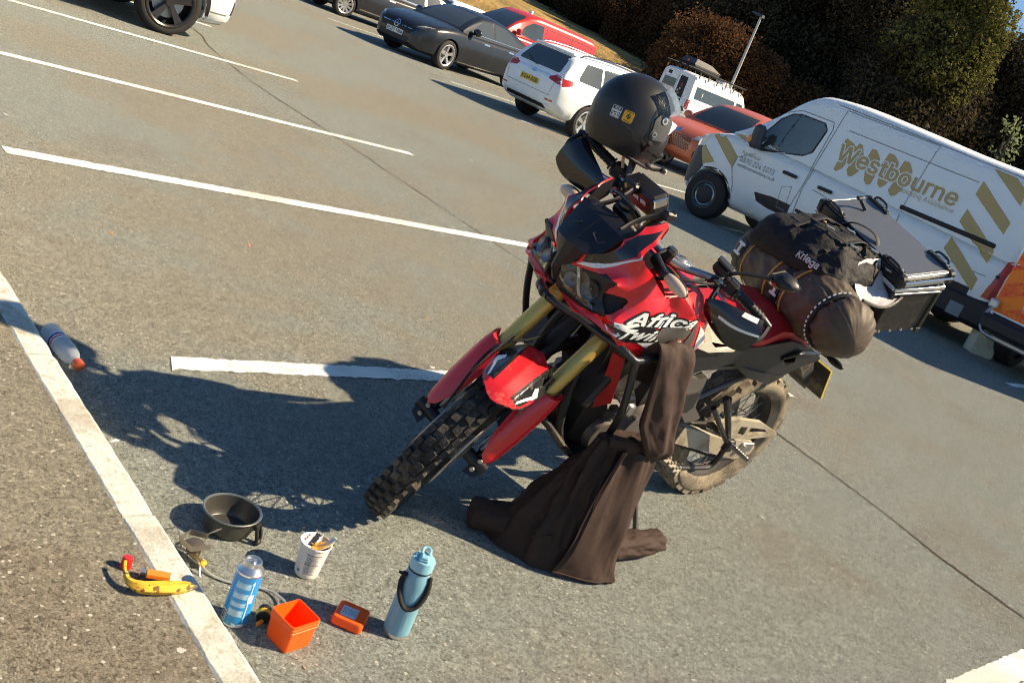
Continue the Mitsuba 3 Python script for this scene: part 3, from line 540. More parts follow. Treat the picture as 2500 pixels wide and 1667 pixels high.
def flank(txt, h, x0, x1, zc, slope=0.0, bold=True):
    m = text2(txt, h, bold); w = np.ptp(m.vertices[:, 0]); m.vertices[:, 0] *= abs(x1 - x0) / w; m.vertices[:, 0] = (x0 + x1) / 2 - m.vertices[:, 0]; m.vertices[:, 1] += zc + slope * (m.vertices[:, 0] - (x0 + x1) / 2); m.faces = m.faces[:, ::-1]
    return m
mat('m_gold_dark', (.22, .15, .055), .45); mat('m_print_grey', (.11, .10, .09), .5); mat('m_plastic_pale', (.20, .22, .24), .5)
S['extras'] = [('wing_mirror', cat(rbox((-.50, s * 1.14, 1.36), (.17, .15, .33), .05, ), rbox((-.50, s * 1.04, 1.24), (.10, .16, .08), .02)), 'm_plastic_grey') for s in (1, -1)] + [('mirror_indicator', ellipsoid((-.44, 1.215, 1.30), (.035, .012, .055), 2), 'm_lamp_amber'),
    ('door_handle', rbox((-1.12, 1.012, 1.064), (.23, .035, .045), .012), 'm_trim'), ('door_handle', rbox((-1.675, 1.012, 1.06), (.225, .035, .045), .012), 'm_trim'), ('sliding_rail', rbox((-3.31, 1.004, 1.237), (1.25, .03, .055), .012), 'm_black'), ('wheel_cap', axis_lathe([(.0, .012), (.10, .012), (.125, .0), (.128, -.03)], (0, .985, .335), (0, 1, 0), 28), 'm_trim'),
    ('wheel_ring', axis_lathe([(.152, -.02), (.156, .0), (.146, .006), (.136, .0), (.134, -.02)], (0, .985, .335), (0, 1, 0), 36), 'm_chrome'), ('rear_fixing', cyl((-4.12, .985, .93), (-4.12, 1.003, .93), .022, n=14), 'm_black'), ('rear_bumper', rbox((-3.93, 0, .455), (.70, 2.03, .36), .06), 'm_trim'), ('reflector', rbox((-3.86, 1.014, .395), (.18, .012, .16), .01), 'm_plastic_pale'), ('roof_light', rbox((-3.9, -.4, 2.18), (.2, .3, .1), .03), 'm_lamp_amber')]
VAN = tr(12.67, 8.73, 0) @ rz(94.8)
t = thing('panel_van', 'large white panel van with gold stripes and gold lettering along its side', 'van', VAN)
b = finish_car(S, t)
for nm, p, m in L1: put(t, nm, stick(b, p, '+y', .005, .09), m, True)
from shapely.ops import unary_union
wm = flank('Westbourne', .20, -1.60, -3.28, 1.575)
tx = text2('Westbourne', .20)
def outline(m):
    keep = m.face_normals[:, 2] > .5; return unary_union([Polygon(tri[:, :2]).buffer(.0008) for tri in m.vertices[m.faces[keep]] if Polygon(tri[:, :2]).area > 1e-9])
wo = outline(flank('Westbourne', .20, -1.60, -3.28, 1.575)); pw_ = unary_union([Polygon([lean(*q) for q in p]).buffer(-.006) for p in paws])
put(t, 'paw_emblem', stick(b, pw_.difference(wo.buffer(.016)), '+y', .005, .1), 'm_gold', True)
put(t, 'lettering', stick(b, wo, '+y', .006, .1), 'm_gold', True, label='large gold lettering on the van side')
put(t, 'lettering', stick(b, flank('Motoring Assistance', .058, -2.55, -3.30, 1.42, 0, False), '+y', .005, .1), 'm_gold', True)
put(t, 'lettering', stick(b, flank('For Service', .05, -.30, -.60, 1.09, 0, False), '+y', .005, .1), 'm_gold_dark', True)
put(t, 'lettering', stick(b, flank('0870 224 1073', .075, -.31, -.885, .998, 0, False), '+y', .005, .1), 'm_print_grey', True)
put(t, 'lettering', stick(b, flank('westbournemotors.co.uk', .048, -.305, -.94, .915, 0, False), '+y', .005, .1), 'm_print_grey', True)

# ---- red van, nose to the aisle, second row
S = dict(id='van_red', paint='m_red_car', xf=.95, xr=-4.0, wb=2.93, wr=.34, rim=.23, tw=.98, spokes=7, rimmat='m_alloy', cw=.98, shoulder=.96, crown=.03,
         top=[(-4.0, 1.1), (-1, 1.22), (-.2, 1.22), (.2, 1.20), (.6, 1.10), (.85, .95), (.95, .75)], bot=[(-4.0, .36), (-3.5, .28), (.4, .26), (.95, .36)], wid=[(-4.0, .92), (-3.85, .97), (-.2, .98), (.4, .94), (.7, .84), (.95, .6)],
         roof=[(-3.98, 1.86), (-3.8, 1.92), (-2.4, 1.96), (-1.2, 1.97), (-.85, 1.92), (-.6, 1.80), (.2, 1.20)], rw=[(-3.98, .84), (-1.2, .84), (-.6, .78), (.2, .78)])
S['skins'] = [('cab_window', 'y', rpoly([(-.42, 1.28), (-.62, 1.55), (-.92, 1.74), (-1.38, 1.76), (-1.44, 1.30), (-1.1, 1.22)], .03), 'm_glass_dark'), ('windscreen', '+x', rpoly([(-.80, 1.26), (.80, 1.26), (.70, 1.84), (-.70, 1.84)], .05), 'm_glass_dark'), ('door_seam', 'y', seam([(-1.55, 1.85), (-1.55, .3)]), 'm_seam'), ('door_seam', 'y', seam([(-2.75, 1.85), (-2.75, .5)]), 'm_seam'), ('panel_crease', 'y', seam([(-1.65, 1.72), (-3.75, 1.68), (-3.78, .8)], .016), 'm_seam'),
    ('headlamp', '+x', [(.5, .88), (.85, .92), (.84, 1.05), (.55, 1.0)], 'm_lamp_clear'), ('headlamp', '+x', [(-.5, .88), (-.85, .92), (-.84, 1.05), (-.55, 1.0)], 'm_lamp_clear'), ('grille', '+x', sbox(-.45, .62, .45, .85), 'm_black'), ('tail_lamp', 'y', sbox(-3.98, .9, -3.9, 1.4), 'm_lamp_red'), ('sill_trim', 'y', [(-2.4, .3), (-.5, .3), (-.5, .42), (-2.4, .42)], 'm_trim')]
S['extras'] = [('wing_mirror', rbox((-.28, s * 1.06, 1.32), (.16, .2, .2), .05), 'm_red_car') for s in (1, -1)] + [('roof_vent', rbox((-1.6, -.3, 2.03), (.12, .16, .14), .03), 'm_white_car')]
t = thing('panel_van', 'red panel van in the second row, in front of the dry grass bank', 'van', tr(21.42, 26.48, 0) @ rz(179.1))
b = finish_car(S, t)
# ---- white camper van with roof rack and boxes
S = dict(id='camper', paint='m_white_car', xf=5.3, xr=0.0, wb=0, wr=.35, rim=.22, tw=1.0, spokes=7, rimmat='m_alloy', cw=.99, shoulder=.97, crown=.03,
         top=[(0, 1.2), (3.6, 1.25), (4.4, 1.2), (5.0, 1.0), (5.3, .8)], bot=[(0, .42), (4.5, .30), (5.3, .4)], wid=[(0, .94), (.1, .975), (4.3, .98), (4.9, .85), (5.3, .6)], roof=[(0.02, 2.22), (.15, 2.30), (3.2, 2.32), (3.6, 2.26), (4.0, 1.9), (4.5, 1.2)], rw=[(0, .86), (3.2, .86), (4.5, .8)])
S['axles'] = (.95, 4.2)
S['xf'] = 5.3
S['skins'] = [('side_window', 'y', rpoly([(.28, 1.36), (3.1, 1.36), (3.1, 1.86), (.28, 1.86)], .05), 'm_glass_dark'), ('window_frame', 'y', seam([(.80, 1.36), (.80, 1.86)], .05), 'm_white_car'), ('cab_window', 'y', rpoly([(3.25, 1.36), (4.05, 1.36), (3.7, 1.85), (3.25, 1.86)], .04), 'm_glass_dark'), ('rear_window', '-x', rpoly([(.05, 1.36), (.78, 1.36), (.72, 1.86), (.05, 1.86)], .04), 'm_glass_dark'), ('rear_panel', '-x', rpoly([(-.55, .95), (-.10, .95), (-.10, 2.08), (-.50, 2.08)], .04), 'm_black'),
    ('tail_lamp', '-x', sbox(-.96, .85, -.84, 1.25), 'm_lamp_red'), ('tail_lamp', '-x', sbox(.84, .85, .96, 1.25), 'm_lamp_red'), ('tail_lamp', 'y', sbox(.02, .85, .12, 1.25), 'm_lamp_red'), ('rear_door_seam', '-x', seam([(0, .5), (0, 2.15)], .02), 'm_seam'), ('sticker', '-x', sbox(.42, 1.98, .62, 2.12), 'm_trim'), ('sticker', '-x', Point(-.30, 1.72).buffer(.07), 'm_lamp_red')] + [('sticker', '-x', Point(-.28 + .09 * (i % 2), 1.55 - .09 * i).buffer(.05), 'm_lamp_clear' if i != 2 else 'm_lamp_amber') for i in range(4)]
rk = [tube([(x, -.9, 2.36), (x, -.9, 2.48), (x, .9, 2.48), (x, .9, 2.36)], .018, 6, 0) for x in np.linspace(.15, 3.3, 6)] + [tube([(0.0, s * .92, 2.50), (3.5, s * .92, 2.50)], .022, 6, 0) for s in (1, -1)] + [tube([(-.15, y, 2.52), (1.0, y, 2.52)], .02, 6, 0) for y in (-.4, 0, .4, .8)]
S['extras'] = [('roof_rack', cat(*rk), 'm_trim'), ('gutter_clamp', cat(*[rbox((x, s * .92, 2.28), (.05, .05, .22), .01) for x in np.linspace(.15, 3.3, 6) for s in (1, -1)]), 'm_gold_dark'), ('roof_window', rbox((3.2, .1, 2.42), (.7, .5, .16), .06), 'm_silver_car')]
t = thing('camper_van', 'white camper van with loaded black roof rack, parked before the brown bushes', 'van', tr(32.85, 27.96, 0) @ rz(1.1))
b = finish_car(S, t)
tt = thing('roof_box', 'black and grey roof box on the rack of the white camper van', 'roof box', MAT[t])
put(tt, 'box_base', rbox((1.25, .1, 2.60), (1.9, .85, .14), .05), 'm_black'); put(tt, 'lid', hull([(.3, -.3, 2.66), (.3, .5, 2.66), (2.2, -.32, 2.66), (2.2, .52, 2.66), (.45, -.22, 2.90), (.45, .42, 2.90), (1.6, -.2, 2.86), (1.6, .4, 2.86)]), 'm_plastic_grey')
put(tt, 'badge', Point(0, 0) and cyl((.30, .1, 2.74), (.285, .1, 2.74), .05, n=12), 'm_lamp_red')
# ---- recovery vehicle with orange and red chevrons, tail towards the motorcycle
S = dict(id='van_recovery', paint='m_white_car', xf=4.6, xr=0.0, wb=0, axles=(.95, 3.9), wr=.34, rim=.22, tw=.98, spokes=7, rimmat='m_plastic_grey', cw=.99, shoulder=.98, crown=.02,
         top=[(0, 1.2), (3.2, 1.25), (4.0, 1.15), (4.6, .8)], bot=[(0, .42), (4.0, .30), (4.6, .4)], wid=[(0, .95), (.12, .98), (3.8, .98), (4.3, .85), (4.6, .6)], roof=[(0.02, 1.95), (.12, 2.0), (2.6, 2.02), (3.1, 1.9), (3.8, 1.2)], rw=[(0, .88), (2.6, .86), (3.8, .8)])
ch = []
for i in range(-6, 10):
    z0 = .2 + i * .34
    ch.append(Polygon([(-.02, z0), (-.02, z0 + .17), (-1.2, z0 + .17 - .62), (-1.2, z0 - .62)])); ch.append(Polygon([(.02, z0), (.02, z0 + .17), (1.2, z0 + .17 - .62), (1.2, z0 - .62)]))
door = rpoly([(-.90, .60), (.935, .60), (.915, 1.9), (-.88, 1.9)], .03); S['skins'] = [('tailgate_panel', '-x', door, 'm_fluo_orange'), ('chevron', '-x', unary_union(ch).intersection(door.buffer(-.01)), 'm_fluo_red'), ('plate_recess', '-x', rpoly(sbox(-.36, .70, .62, .96), .05), 'm_silver_car'), ('tail_lamp', '-x', sbox(.94, .66, .965, 1.2), 'm_lamp_red'), ('tail_lamp', '-x', sbox(-.95, .66, -.885, 1.2), 'm_lamp_red'), ('rear_bumper', '-x', sbox(-.94, .43, .94, .58), 'm_trim'), ('windscreen', '+x', sbox(-.7, 1.3, .7, 1.8), 'm_glass_dark')]
S['extras'] = [('step', rbox((-.06, 0, .47), (.22, 1.9, .18), .04), 'm_trim'), ('plate_lamp', rbox((-.02, .15, .965), (.06, .7, .05), .015), 'm_black'), ('beacon', cyl((.25, .7, 2.0), (.25, .7, 2.16), .09, .07, 16), 'm_lamp_amber'), ('tow_frame', cat(rbox((-.08, .55, .34), (.10, .5, .07), .02), tube([(-.08, .90, .62), (-.14, .91, .48), (-.15, .85, .36), (-.12, .7, .33)], .018, 8, 4)), 'm_steel'), ('strap_hook', rbox((-.06, .90, .68), (.07, .10, .10), .015), 'm_silver_car')]
RV = tr(11.6, 3.36, 0) @ rz(-2)
t = thing('recovery_van', 'recovery van with orange and red chevron tailgate, cut by the right edge', 'van', RV)
b = finish_car(S, t); plate(t, b, 0, .84, '-x', 'FT63 JHV', True, ccy=.22, w=.56, h=.12)
# ---- pale plastic water can on the ground by the recovery van
t = thing('jerry_can', 'pale plastic water canister standing behind the recovery van', 'canister', tr(12.28, 4.42, 0) @ rz(-36))
o = rpoly([(-.15, 0), (.15, 0), (.15, .30), (.07, .40), (-.15, .40)], .02).difference(rpoly([(-.02, .31), (.08, .28), (.06, .34), (-.02, .36)], .008))
put(t, 'body', side(o, -.085, .085), 'm_canister'); put(t, 'cap', cyl((.08, 0, .36), (.12, 0, .42), .032, n=14), 'm_lamp_red'); put(t, 'handle_grip', rbox((.0, 0, .385), (.16, .05, .03), .01), 'm_canister')
mat('m_canister', grime((.62, .58, .44), (.42, .38, .27), 14), .5)
# ================================================================ trees, bushes, lamp post
def leafmat(name, a, b, tr_=0.5):
    fn = lambda p, n, uv: mikit.mix(C3(a), C3(b), mikit.smoothstep(.25, .85, mikit.noise(p.x * .9, p.y * .9, p.z * .9) * .5 + mikit.cell_rand(p.x * 9, p.y * 9, p.z * 9) * .5))
    scene[name] = {'type': 'principledthin', 'base_color': mikit.proc(fn), 'roughness': .6, 'diff_trans': tr_}
leafmat('m_leaf_dark', (.040, .035, .022), (.135, .110, .068)); leafmat('m_leaf_olive_sunlit', (.075, .078, .028), (.27, .26, .085), .7); leafmat('m_leaf_rust', (.085, .046, .024), (.18, .095, .048), .6); leafmat('m_leaf_brown', (.060, .040, .022), (.13, .080, .042), .5); leafmat('m_leaf_pale', (.20, .26, .12), (.32, .36, .18), .7)  # olive leaves have sunlight painted in, lighter than the shaded trees' dark leaves
mat('m_bark', lambda p, n, uv: C3((.050, .040, .030)) * (.6 + .8 * mikit.noise(p.x * 9, p.y * 9, p.z * 3)), .9, .1)
def leaves(pts, size, rg):
    n = len(pts); d = rg.normal(size=(n, 3)); d /= np.linalg.norm(d, axis=1, keepdims=True); e = rg.normal(size=(n, 3)); e -= d * (e * d).sum(1, keepdims=True); e /= np.linalg.norm(e, axis=1, keepdims=True)
    s = size * rg.uniform(.6, 1.35, (n, 1)); w = s * rg.uniform(.45, .75, (n, 1)); k = np.cross(d, e) * s * .18
    v = np.stack([pts - d * s, pts + e * w + k, pts + d * s, pts - e * w + k], 1).reshape(-1, 3); i = np.arange(n)[:, None] * 4
    return trimesh.Trimesh(v, np.vstack([i + [0, 1, 2], i + [0, 2, 3]]), process=False)
def crown_points(clumps, per, rg):
    out = []
    for c, r in clumps:
        n = int(per * r[0] * r[2]); d = rg.normal(size=(n, 3)); d /= np.linalg.norm(d, axis=1, keepdims=True); rad = rg.uniform(.45, 1.08, (n, 1)) ** .6
        q = d * rad; wob = 1 + .5 * (meshkit.fbm(d * 2.2 + c, 3, 3) - .5)[:, None]; out.append(np.asarray(c) + q * wob * np.asarray(r))
    return np.vstack(out)
def tree(name, label, az, dist, h, w, m, seed, low=.12, per=190, leaf=.17, group=None, cat_='tree'):
    rg = np.random.default_rng(seed); a = math.radians(az); x, y = dist * math.cos(a), dist * math.sin(a); z0 = float(bank(np.array(x), np.array(y))) - .1
    t = thing(name, label, cat_, tr(x, y, z0), group); cl = []
    n = int(10 + 5 * w)
    for i in range(n):
        zz = h * (low + (1 - low) * (i + rg.uniform(0, 1)) / n); f = math.sin(math.pi * min(1, max(.12, .22 + .78 * (zz / h - low) / (1 - low)))) ** .6; th = rg.uniform(0, 2 * math.pi); rr = w * .5 * f * rg.uniform(.35, .85); r = w * rg.uniform(.20, .34)
        zz = min(zz, h - r * .7); cl.append(((rr * math.cos(th), rr * math.sin(th), zz), (r, r, r * rg.uniform(.65, .95))))
    tk = [tube([(0, 0, -.3), (.03 * w, 0, h * .3), (-.02 * w, .03 * w, h * .6), (0, 0, h * .88)], [.035 * h * .6, .025 * h * .6, .015 * h * .6, .02], 8, 3)]
    for c, r in cl[::2]: tk.append(tube([(0, 0, c[2] * .55), (c[0] * .45, c[1] * .45, c[2] * .8), c], [.05, .035, .012], 5, 2))
    put(t, 'trunk', cat(*tk), 'm_bark', 40); put(t, 'crown', leaves(crown_points(cl, per, rg), leaf, rg), m, False)
    return t
GT = 'dark trees filling the wood behind the others'
GL = 'dark tree deep in the wood, mostly hidden by the trees in front'
FRONT = [(19.8, 62, 9.6, 7, 'm_leaf_dark', 'dark tree at the right edge behind the tail of the white van'), (23.4, 61, 8.6, 6, 'm_leaf_dark', 'dark tree behind the pale sapling at the right edge, below the patch of sky'), (25.4, 62, 9.0, 5.5, 'm_leaf_dark', 'dark tree just left of the pale sapling above the rear of the van roof'),
         (31.4, 61, 10.8, 7, 'm_leaf_dark', 'dark tree above the middle of the white van roof, reaching out of the picture'), (34.0, 63, 9.8, 6.5, 'm_leaf_dark', 'tall dark tree above the cab roof of the white van'), (36.6, 62, 8.8, 6.5, 'm_leaf_dark', 'tall dark tree right of the lamp head'), (39.2, 64, 7.8, 6.5, 'm_leaf_dark', 'tall dark tree directly behind the lamp post'), (41.8, 70, 7.4, 6.5, 'm_leaf_brown', 'brownish tree behind the camper van roof rack'),
         (44.6, 75, 6.8, 6.5, 'm_leaf_brown', 'brownish tree where the grass bank meets the wood, above the helmet'), (47.2, 79, 6.6, 6.5, 'm_leaf_dark', 'dark tree at the top edge right of the red van'), (50.0, 84, 6.4, 7.5, 'm_leaf_dark', 'dark tree at the top edge above the red van'), (53, 88, 6.6, 8, 'm_leaf_dark', 'dark tree furthest left, just outside the top edge')]
i = 0
for az, d, h, w, m, lb in FRONT: tree('tree', lb, az, d, h, w, m, 100 + i, .06, 330, .125); i += 1
for az, d, h, w, m in [(29.6, 72, 13.5, 8, 'm_leaf_dark'), (33.2, 74, 12.5, 8, 'm_leaf_dark'), (37, 75, 11.2, 8, 'm_leaf_dark'), (41, 80, 10, 8, 'm_leaf_dark'), (45, 86, 9, 8, 'm_leaf_dark'), (16.5, 64, 11, 8, 'm_leaf_dark')]: tree('tree', GL, az, d, h, w, m, 100 + i, .06, 170, .20, GT); i += 1
tree('tree', 'tree with sunlight painted into its olive green leaves at the top right, beside the patch of sky', 28.2, 55, 11.0, 4.8, 'm_leaf_olive_sunlit', 41, .52, 520, .10)
tree('tree', 'dark tree under the olive green one painted as sunlit, directly above the van roof', 28.4, 57, 8.4, 7, 'm_leaf_dark', 43, .05, 380, .115)
for k, (az, d, h, w, mm, lb) in enumerate([(38.9, 53, 4.3, 5.4, 'm_leaf_rust', 'broad rust brown bush right of the lamp post, behind the orange car'), (36.3, 54, 3.7, 4.2, 'm_leaf_rust', 'rust brown bush above the nose of the white van'), (41.4, 64, 4.4, 4.6, 'm_leaf_brown', 'brown bush behind the roof rack of the camper van'), (43.6, 68, 6.0, 5, 'm_leaf_rust', 'tall rusty bush at the edge of the dry grass bank'), (46.2, 73, 4.6, 5, 'm_leaf_brown', 'brown bush above the red van at the wood edge'), (49.4, 79, 4.4, 5, 'm_leaf_brown', 'brown bush furthest left along the wood edge'), (33.4, 54, 3.3, 4.2, 'm_leaf_brown', 'low brown bush behind the cab roof of the white van'), (30.0, 54, 3.0, 5, 'm_leaf_dark', 'low dark bush behind the middle of the white van roof')]):
    tree('bush', lb, az, d, h, w, mm, 200 + k, .06, 620, .085, None, 'bush')
t = tree('sapling', 'thin young tree with pale leaves above the van roof', 23.4, 36, 4.7, 1.0, 'm_leaf_pale', 77, .66, 260, .07)
a = math.radians(37.55); lx, ly = 45 * math.cos(a), 45 * math.sin(a)
t = thing('lamp_post', 'slim pale lamp post standing in front of the brown bushes', 'lamp post', tr(lx, ly, 0))
put(t, 'post', cyl((0, 0, -.1), (0, 0, 5.45), .085, .05, 14), 'm_galvanised'); put(t, 'base', cyl((0, 0, -.1), (0, 0, 1.1), .12, n=14), 'm_galvanised'); put(t, 'lamp_head', hull([(-.1, -.12, 5.42), (.1, -.12, 5.42), (-.1, .5, 5.52), (.1, .5, 5.52), (-.07, -.1, 5.54), (.07, .45, 5.6), (-.07, .45, 5.6), (.07, -.1, 5.54)]), 'm_plastic_grey')
mat('m_galvanised', (.50, .51, .46), .5, metal=.2)
# ================================================================ the motorcycle (frame: x forward, y left, z up, origin at the rear tyre's contact)
MB = tr(3.64391507, 2.15664538, 0) @ rz(math.degrees(3.14714546)) @ rx(-math.degrees(0.16418082))
_rk = math.radians(27.5)
ST = trimesh.transformations.rotation_matrix(0.57, [-math.sin(_rk), 0, math.cos(_rk)], [1.688, 0, 0])
for nm, c, rg, kw in [('m_red', (.62, .008, .016), .28, dict(coat=1)), ('m_red_matt', (.42, .010, .012), .45, {}), ('m_bike_black', (.010, .010, .013), .42, {}), ('m_gloss_black', (.006, .006, .008), .12, dict(coat=1)), ('m_bike_white', (.70, .73, .72), .35, dict(coat=.5)), ('m_cream', (.62, .60, .50), .4, {}),
                      ('m_bike_grey', (.115, .105, .098), .45, dict(metal=.3)), ('m_fork_gold', (.66, .44, .11), .32, dict(metal=.45, coat=.3)), ('m_bar_alu', (.34, .36, .38), .35, dict(metal=.7)), ('m_engine', (.030, .027, .026), .5, dict(metal=.3)), ('m_crash_bar', (.016, .016, .019), .35, dict(coat=.3)), ('m_copper', (.50, .24, .12), .35, dict(metal=.6)), ('m_reflector_bowl', (.75, .74, .70), .12, dict(metal=1)), ('m_indicator', (.55, .42, .32), .15, dict(coat=1))]:
    mat(nm, c, rg, **kw)
scene['m_lens'] = {'type': 'thindielectric', 'int_ior': 1.5}
mat('m_dusty_alu', grime((.40, .36, .28), (.20, .155, .10), 16, .40, .72), .6, metal=.15)
mat('m_dusty_black', grime((.020, .018, .018), (.17, .135, .09), 14, .45, .78, .7), .7)
mat('m_knobby', grime((.020, .019, .0185), (.125, .105, .078), 17, .42, .75, .75), .8, bump=lambda p, n, uv: mikit.noise(p.x * 300, p.y * 300, p.z * 300), bscale=.0008)
mat('m_knobby_rear', grime((.10, .082, .06), (.30, .25, .175), 12, .34, .66, .9), .85)
mat('m_fender_red', grime((.62, .010, .016), (.60, .20, .12), 20, .56, .74, .45, 160), .3, coat=.8)
mat('m_fender_black', grime((.010, .010, .012), (.16, .13, .10), 30, .56, .74, .7, 200), .3, coat=.5)
bike = thing('motorcycle', 'red black and white adventure motorcycle leaning on its side stand', 'motorcycle', MB)
MS = MB @ ST
def bp(nm, m, b, smooth=35, steered=False, par=None, both=False, **k):
    M = MS if steered else MB
    r = put(par or bike, nm, m, b, smooth, M, **k)
    if both: put(par or bike, nm, mirror(m), b, smooth, M, **k)
    return r
def thick(m, t):
    m = m.copy(); n = m.vertex_normals; v = np.vstack([m.vertices, m.vertices - n * t]); k = len(m.vertices)
    e = trimesh.grouping.group_rows(m.edges_sorted, require_count=1); ed = m.edges[e]
    f = np.vstack([m.faces, m.faces[:, ::-1] + k] + [[(a, k + a, k + b), (a, k + b, b)] for a, b in ed][:0] + ([np.array([x for a, b in ed for x in ((b, a, k + a), (b, k + a, k + b))])]))
    return trimesh.Trimesh(v, f, process=False)
# ---- wheels
def knobs(R, w, n, rows, h, seed):
    rr = np.random.default_rng(seed); out = []
    for i in range(n):
        for (y, hw, ha, tilt, ph) in rows:
            a = 2 * math.pi * (i + ph) / n; Rr = R - h - .55 * max(0, abs(y) - w * .35) ** 1.35 * 4.2
            da = ha / R; pts = []
            for s, q in ((-1, 1.08), (1, 1.08)):
                for yy in (-1, 1):
                    for lvl, sc in ((0, 1.1), (h, .92)):
                        aa = a + s * da * sc + tilt * yy * .02; rad = Rr + lvl - (.0 if lvl else .012); y2 = y + yy * hw * sc
                        pts.append((rad * math.cos(aa), y2 + (math.copysign(lvl * .35, y) if abs(y) > w * .6 else 0), rad * math.sin(aa)))
            out.append(hull(pts))
    return cat(*out)
def bike_wheel(nm, M, R, w, rim, tyre_m, rows, n, h, rim_m, seed):
    k = num(bike + '__' + nm)
    def add(part, m, b, s=35, **kw): put(k, part, m, b, s, M, **kw)
    rc = R - h
    prof = [(rim + .004, -w * .62), (rim + .03, -w * .93), (rim + (rc - rim) * .62, -w), (rc - .022, -w * .86), (rc - .004, -w * .5), (rc, 0), (rc - .004, w * .5), (rc - .022, w * .86), (rim + (rc - rim) * .62, w), (rim + .03, w * .93), (rim + .004, w * .62)]
    add('tyre', axis_lathe(prof, (0, 0, 0), (0, 1, 0), 72), tyre_m, 50); add('tread', knobs(R, w, n, rows, h, seed), tyre_m, False)
    add('rim', axis_lathe([(rim - .004, -w * .50), (rim + .010, -w * .62), (rim + .012, -w * .55), (rim - .002, -w * .40), (rim - .016, 0), (rim - .002, w * .40), (rim + .012, w * .55), (rim + .010, w * .62), (rim - .004, w * .50), (rim - .02, w * .3), (rim - .03, 0), (rim - .02, -w * .3), (rim - .004, -w * .50)], (0, 0, 0), (0, 1, 0), 64), rim_m, 40)
    sp = []
    for i in range(36):
        a = 2 * math.pi * i / 36; s = 1 if i % 2 else -1; a2 = a + (.55 if (i // 2) % 2 else -.55)
        sp.append(cyl((.045 * math.cos(a2), s * .035, .045 * math.sin(a2)), ((rim - .012) * math.cos(a), s * w * .25, (rim - .012) * math.sin(a)), .0022, n=5, cap=False))
    add('spoke', cat(*sp), 'm_steel', 40, kind='stuff')
    add('hub', axis_lathe([(0, -.075), (.03, -.07), (.055, -.05), (.035, -.03), (.035, .03), (.055, .05), (.03, .07), (0, .075)], (0, 0, 0), (0, 1, 0), 24), 'm_bike_grey')
    holes = Point(0, 0).buffer(.155, 32).difference(Point(0, 0).buffer(.10, 32)).difference(unary_union([Point(.128 * math.cos(a), .128 * math.sin(a)).buffer(.008, 4) for a in np.arange(0, 6.28, .35)]))
    for s in ((1, -1) if nm == 'front_wheel' else (-1,)):
        d = prism(holes, .004); d = xf(d, rx(90)); d.apply_translation((0, s * .062, 0)); add('brake_disc', d, 'm_steel', 20)
    return k
FC = np.array([1.577, 0, .338])
bike_wheel('front_wheel', MS @ tr(*FC), .347, .047, .262, 'm_knobby', [(-.015, .0115, .0135, .3, 0), (.015, .0115, .0135, -.3, .5), (-.036, .009, .015, 0, .5), (.036, .009, .015, 0, 0)], 42, .010, 'm_bike_black', 3)
bike_wheel('rear_wheel', MB @ tr(0, 0, .333), .337, .074, .232, 'm_knobby_rear', [(-.018, .016, .030, .5, 0), (.018, .016, .030, -.5, .5), (-.052, .016, .031, .2, .5), (.052, .016, .031, -.2, 0)], 24, .008, 'm_dusty_black', 4)
# ---- front fork, guards, fender (steered)
up = np.array([-math.sin(_rk), 0, math.cos(_rk)]); leg0 = np.array([1.545, 0, .338])
for s in (1, -1):
    o = leg0 + (0, s * .104, 0); P = lambda t, dx=0, dy=0: o + up * t + (dx, s * dy, 0)
    bp('fork_leg', axis_lathe([(.0, .29), (.027, .29), (.0285, .31), (.0285, .86), (.0, .86)], o, up, 28), 'm_fork_gold', 40, True)
    bp('fork_slider', cyl(P(.02), P(.31), .022, n=20), 'm_steel', 40, True)
    bp('axle_clamp', cat(hull([P(-.045, .05), P(-.045, -.03), P(.06, -.03), P(.06, .035), P(-.03, .05, .045), P(-.03, -.02, .045), P(.04, -.02, .04), P(.04, .03, .04)]), cyl(FC + (0, s * .07, 0), FC + (0, s * .155, 0), .022, n=16)), 'm_bike_black', 30, True)
    for q in (-.012, .024): bp('clamp_bolt', cyl(P(q, .052, .018), P(q, .060, .018), .008, n=8), 'm_steel', 30, True)
    rings = []
    for t, r, a0, a1 in [(.02, .044, 40, 125), (.05, .052, 5, 140), (.13, .058, -20, 150), (.23, .060, -30, 150), (.29, .058, -28, 145), (.325, .052, 5, 120)]:
        an = np.radians(np.linspace(a0, a1, 12)); outer = [P(t, (r + .004) * math.cos(x) + .012, r * math.sin(x)) for x in an]; inner = [P(t, r * math.cos(x) + .008, (r - .004) * math.sin(x)) for x in an[::-1]]
        rings.append(outer + inner)
    g = loft(np.array(rings)); g = g if g.volume > 0 else trimesh.Trimesh(g.vertices, g.faces[:, ::-1], process=False)
    bp('fork_guard', g, 'm_red', 40, True)
    bp('brake_caliper', hull([P(.08, -.10, -.02), P(.08, -.05, -.02), P(.22, -.10, -.02), P(.20, -.05, -.02), P(.08, -.10, -.055), P(.22, -.09, -.055), P(.1, -.05, -.055)]), 'm_bike_black', 30, True)
    bp('fork_foot', hull([P(.06, .02, .02), P(.06, -.03, .02), P(-.02, .03, .0), P(-.02, -.03, .0), P(.06, .0, -.025), P(.28, -.02, .0), P(.28, .02, .0)]), 'm_bike_black', 30, True)
def fend(th, y, dr=0.0):
    """A point on the fender's surface: th degrees round the wheel, y to the left."""
    a = math.radians(th); r = .402 + dr - .10 * abs(y) - 1.25 * max(0, abs(y) - .050) - (.012 if abs(y) < .012 else 0) * 0 - .0035 * max(0, (66 - th)) ** 1.2 * .25; return FC + (r * math.cos(a), y + .014, r * math.sin(a))
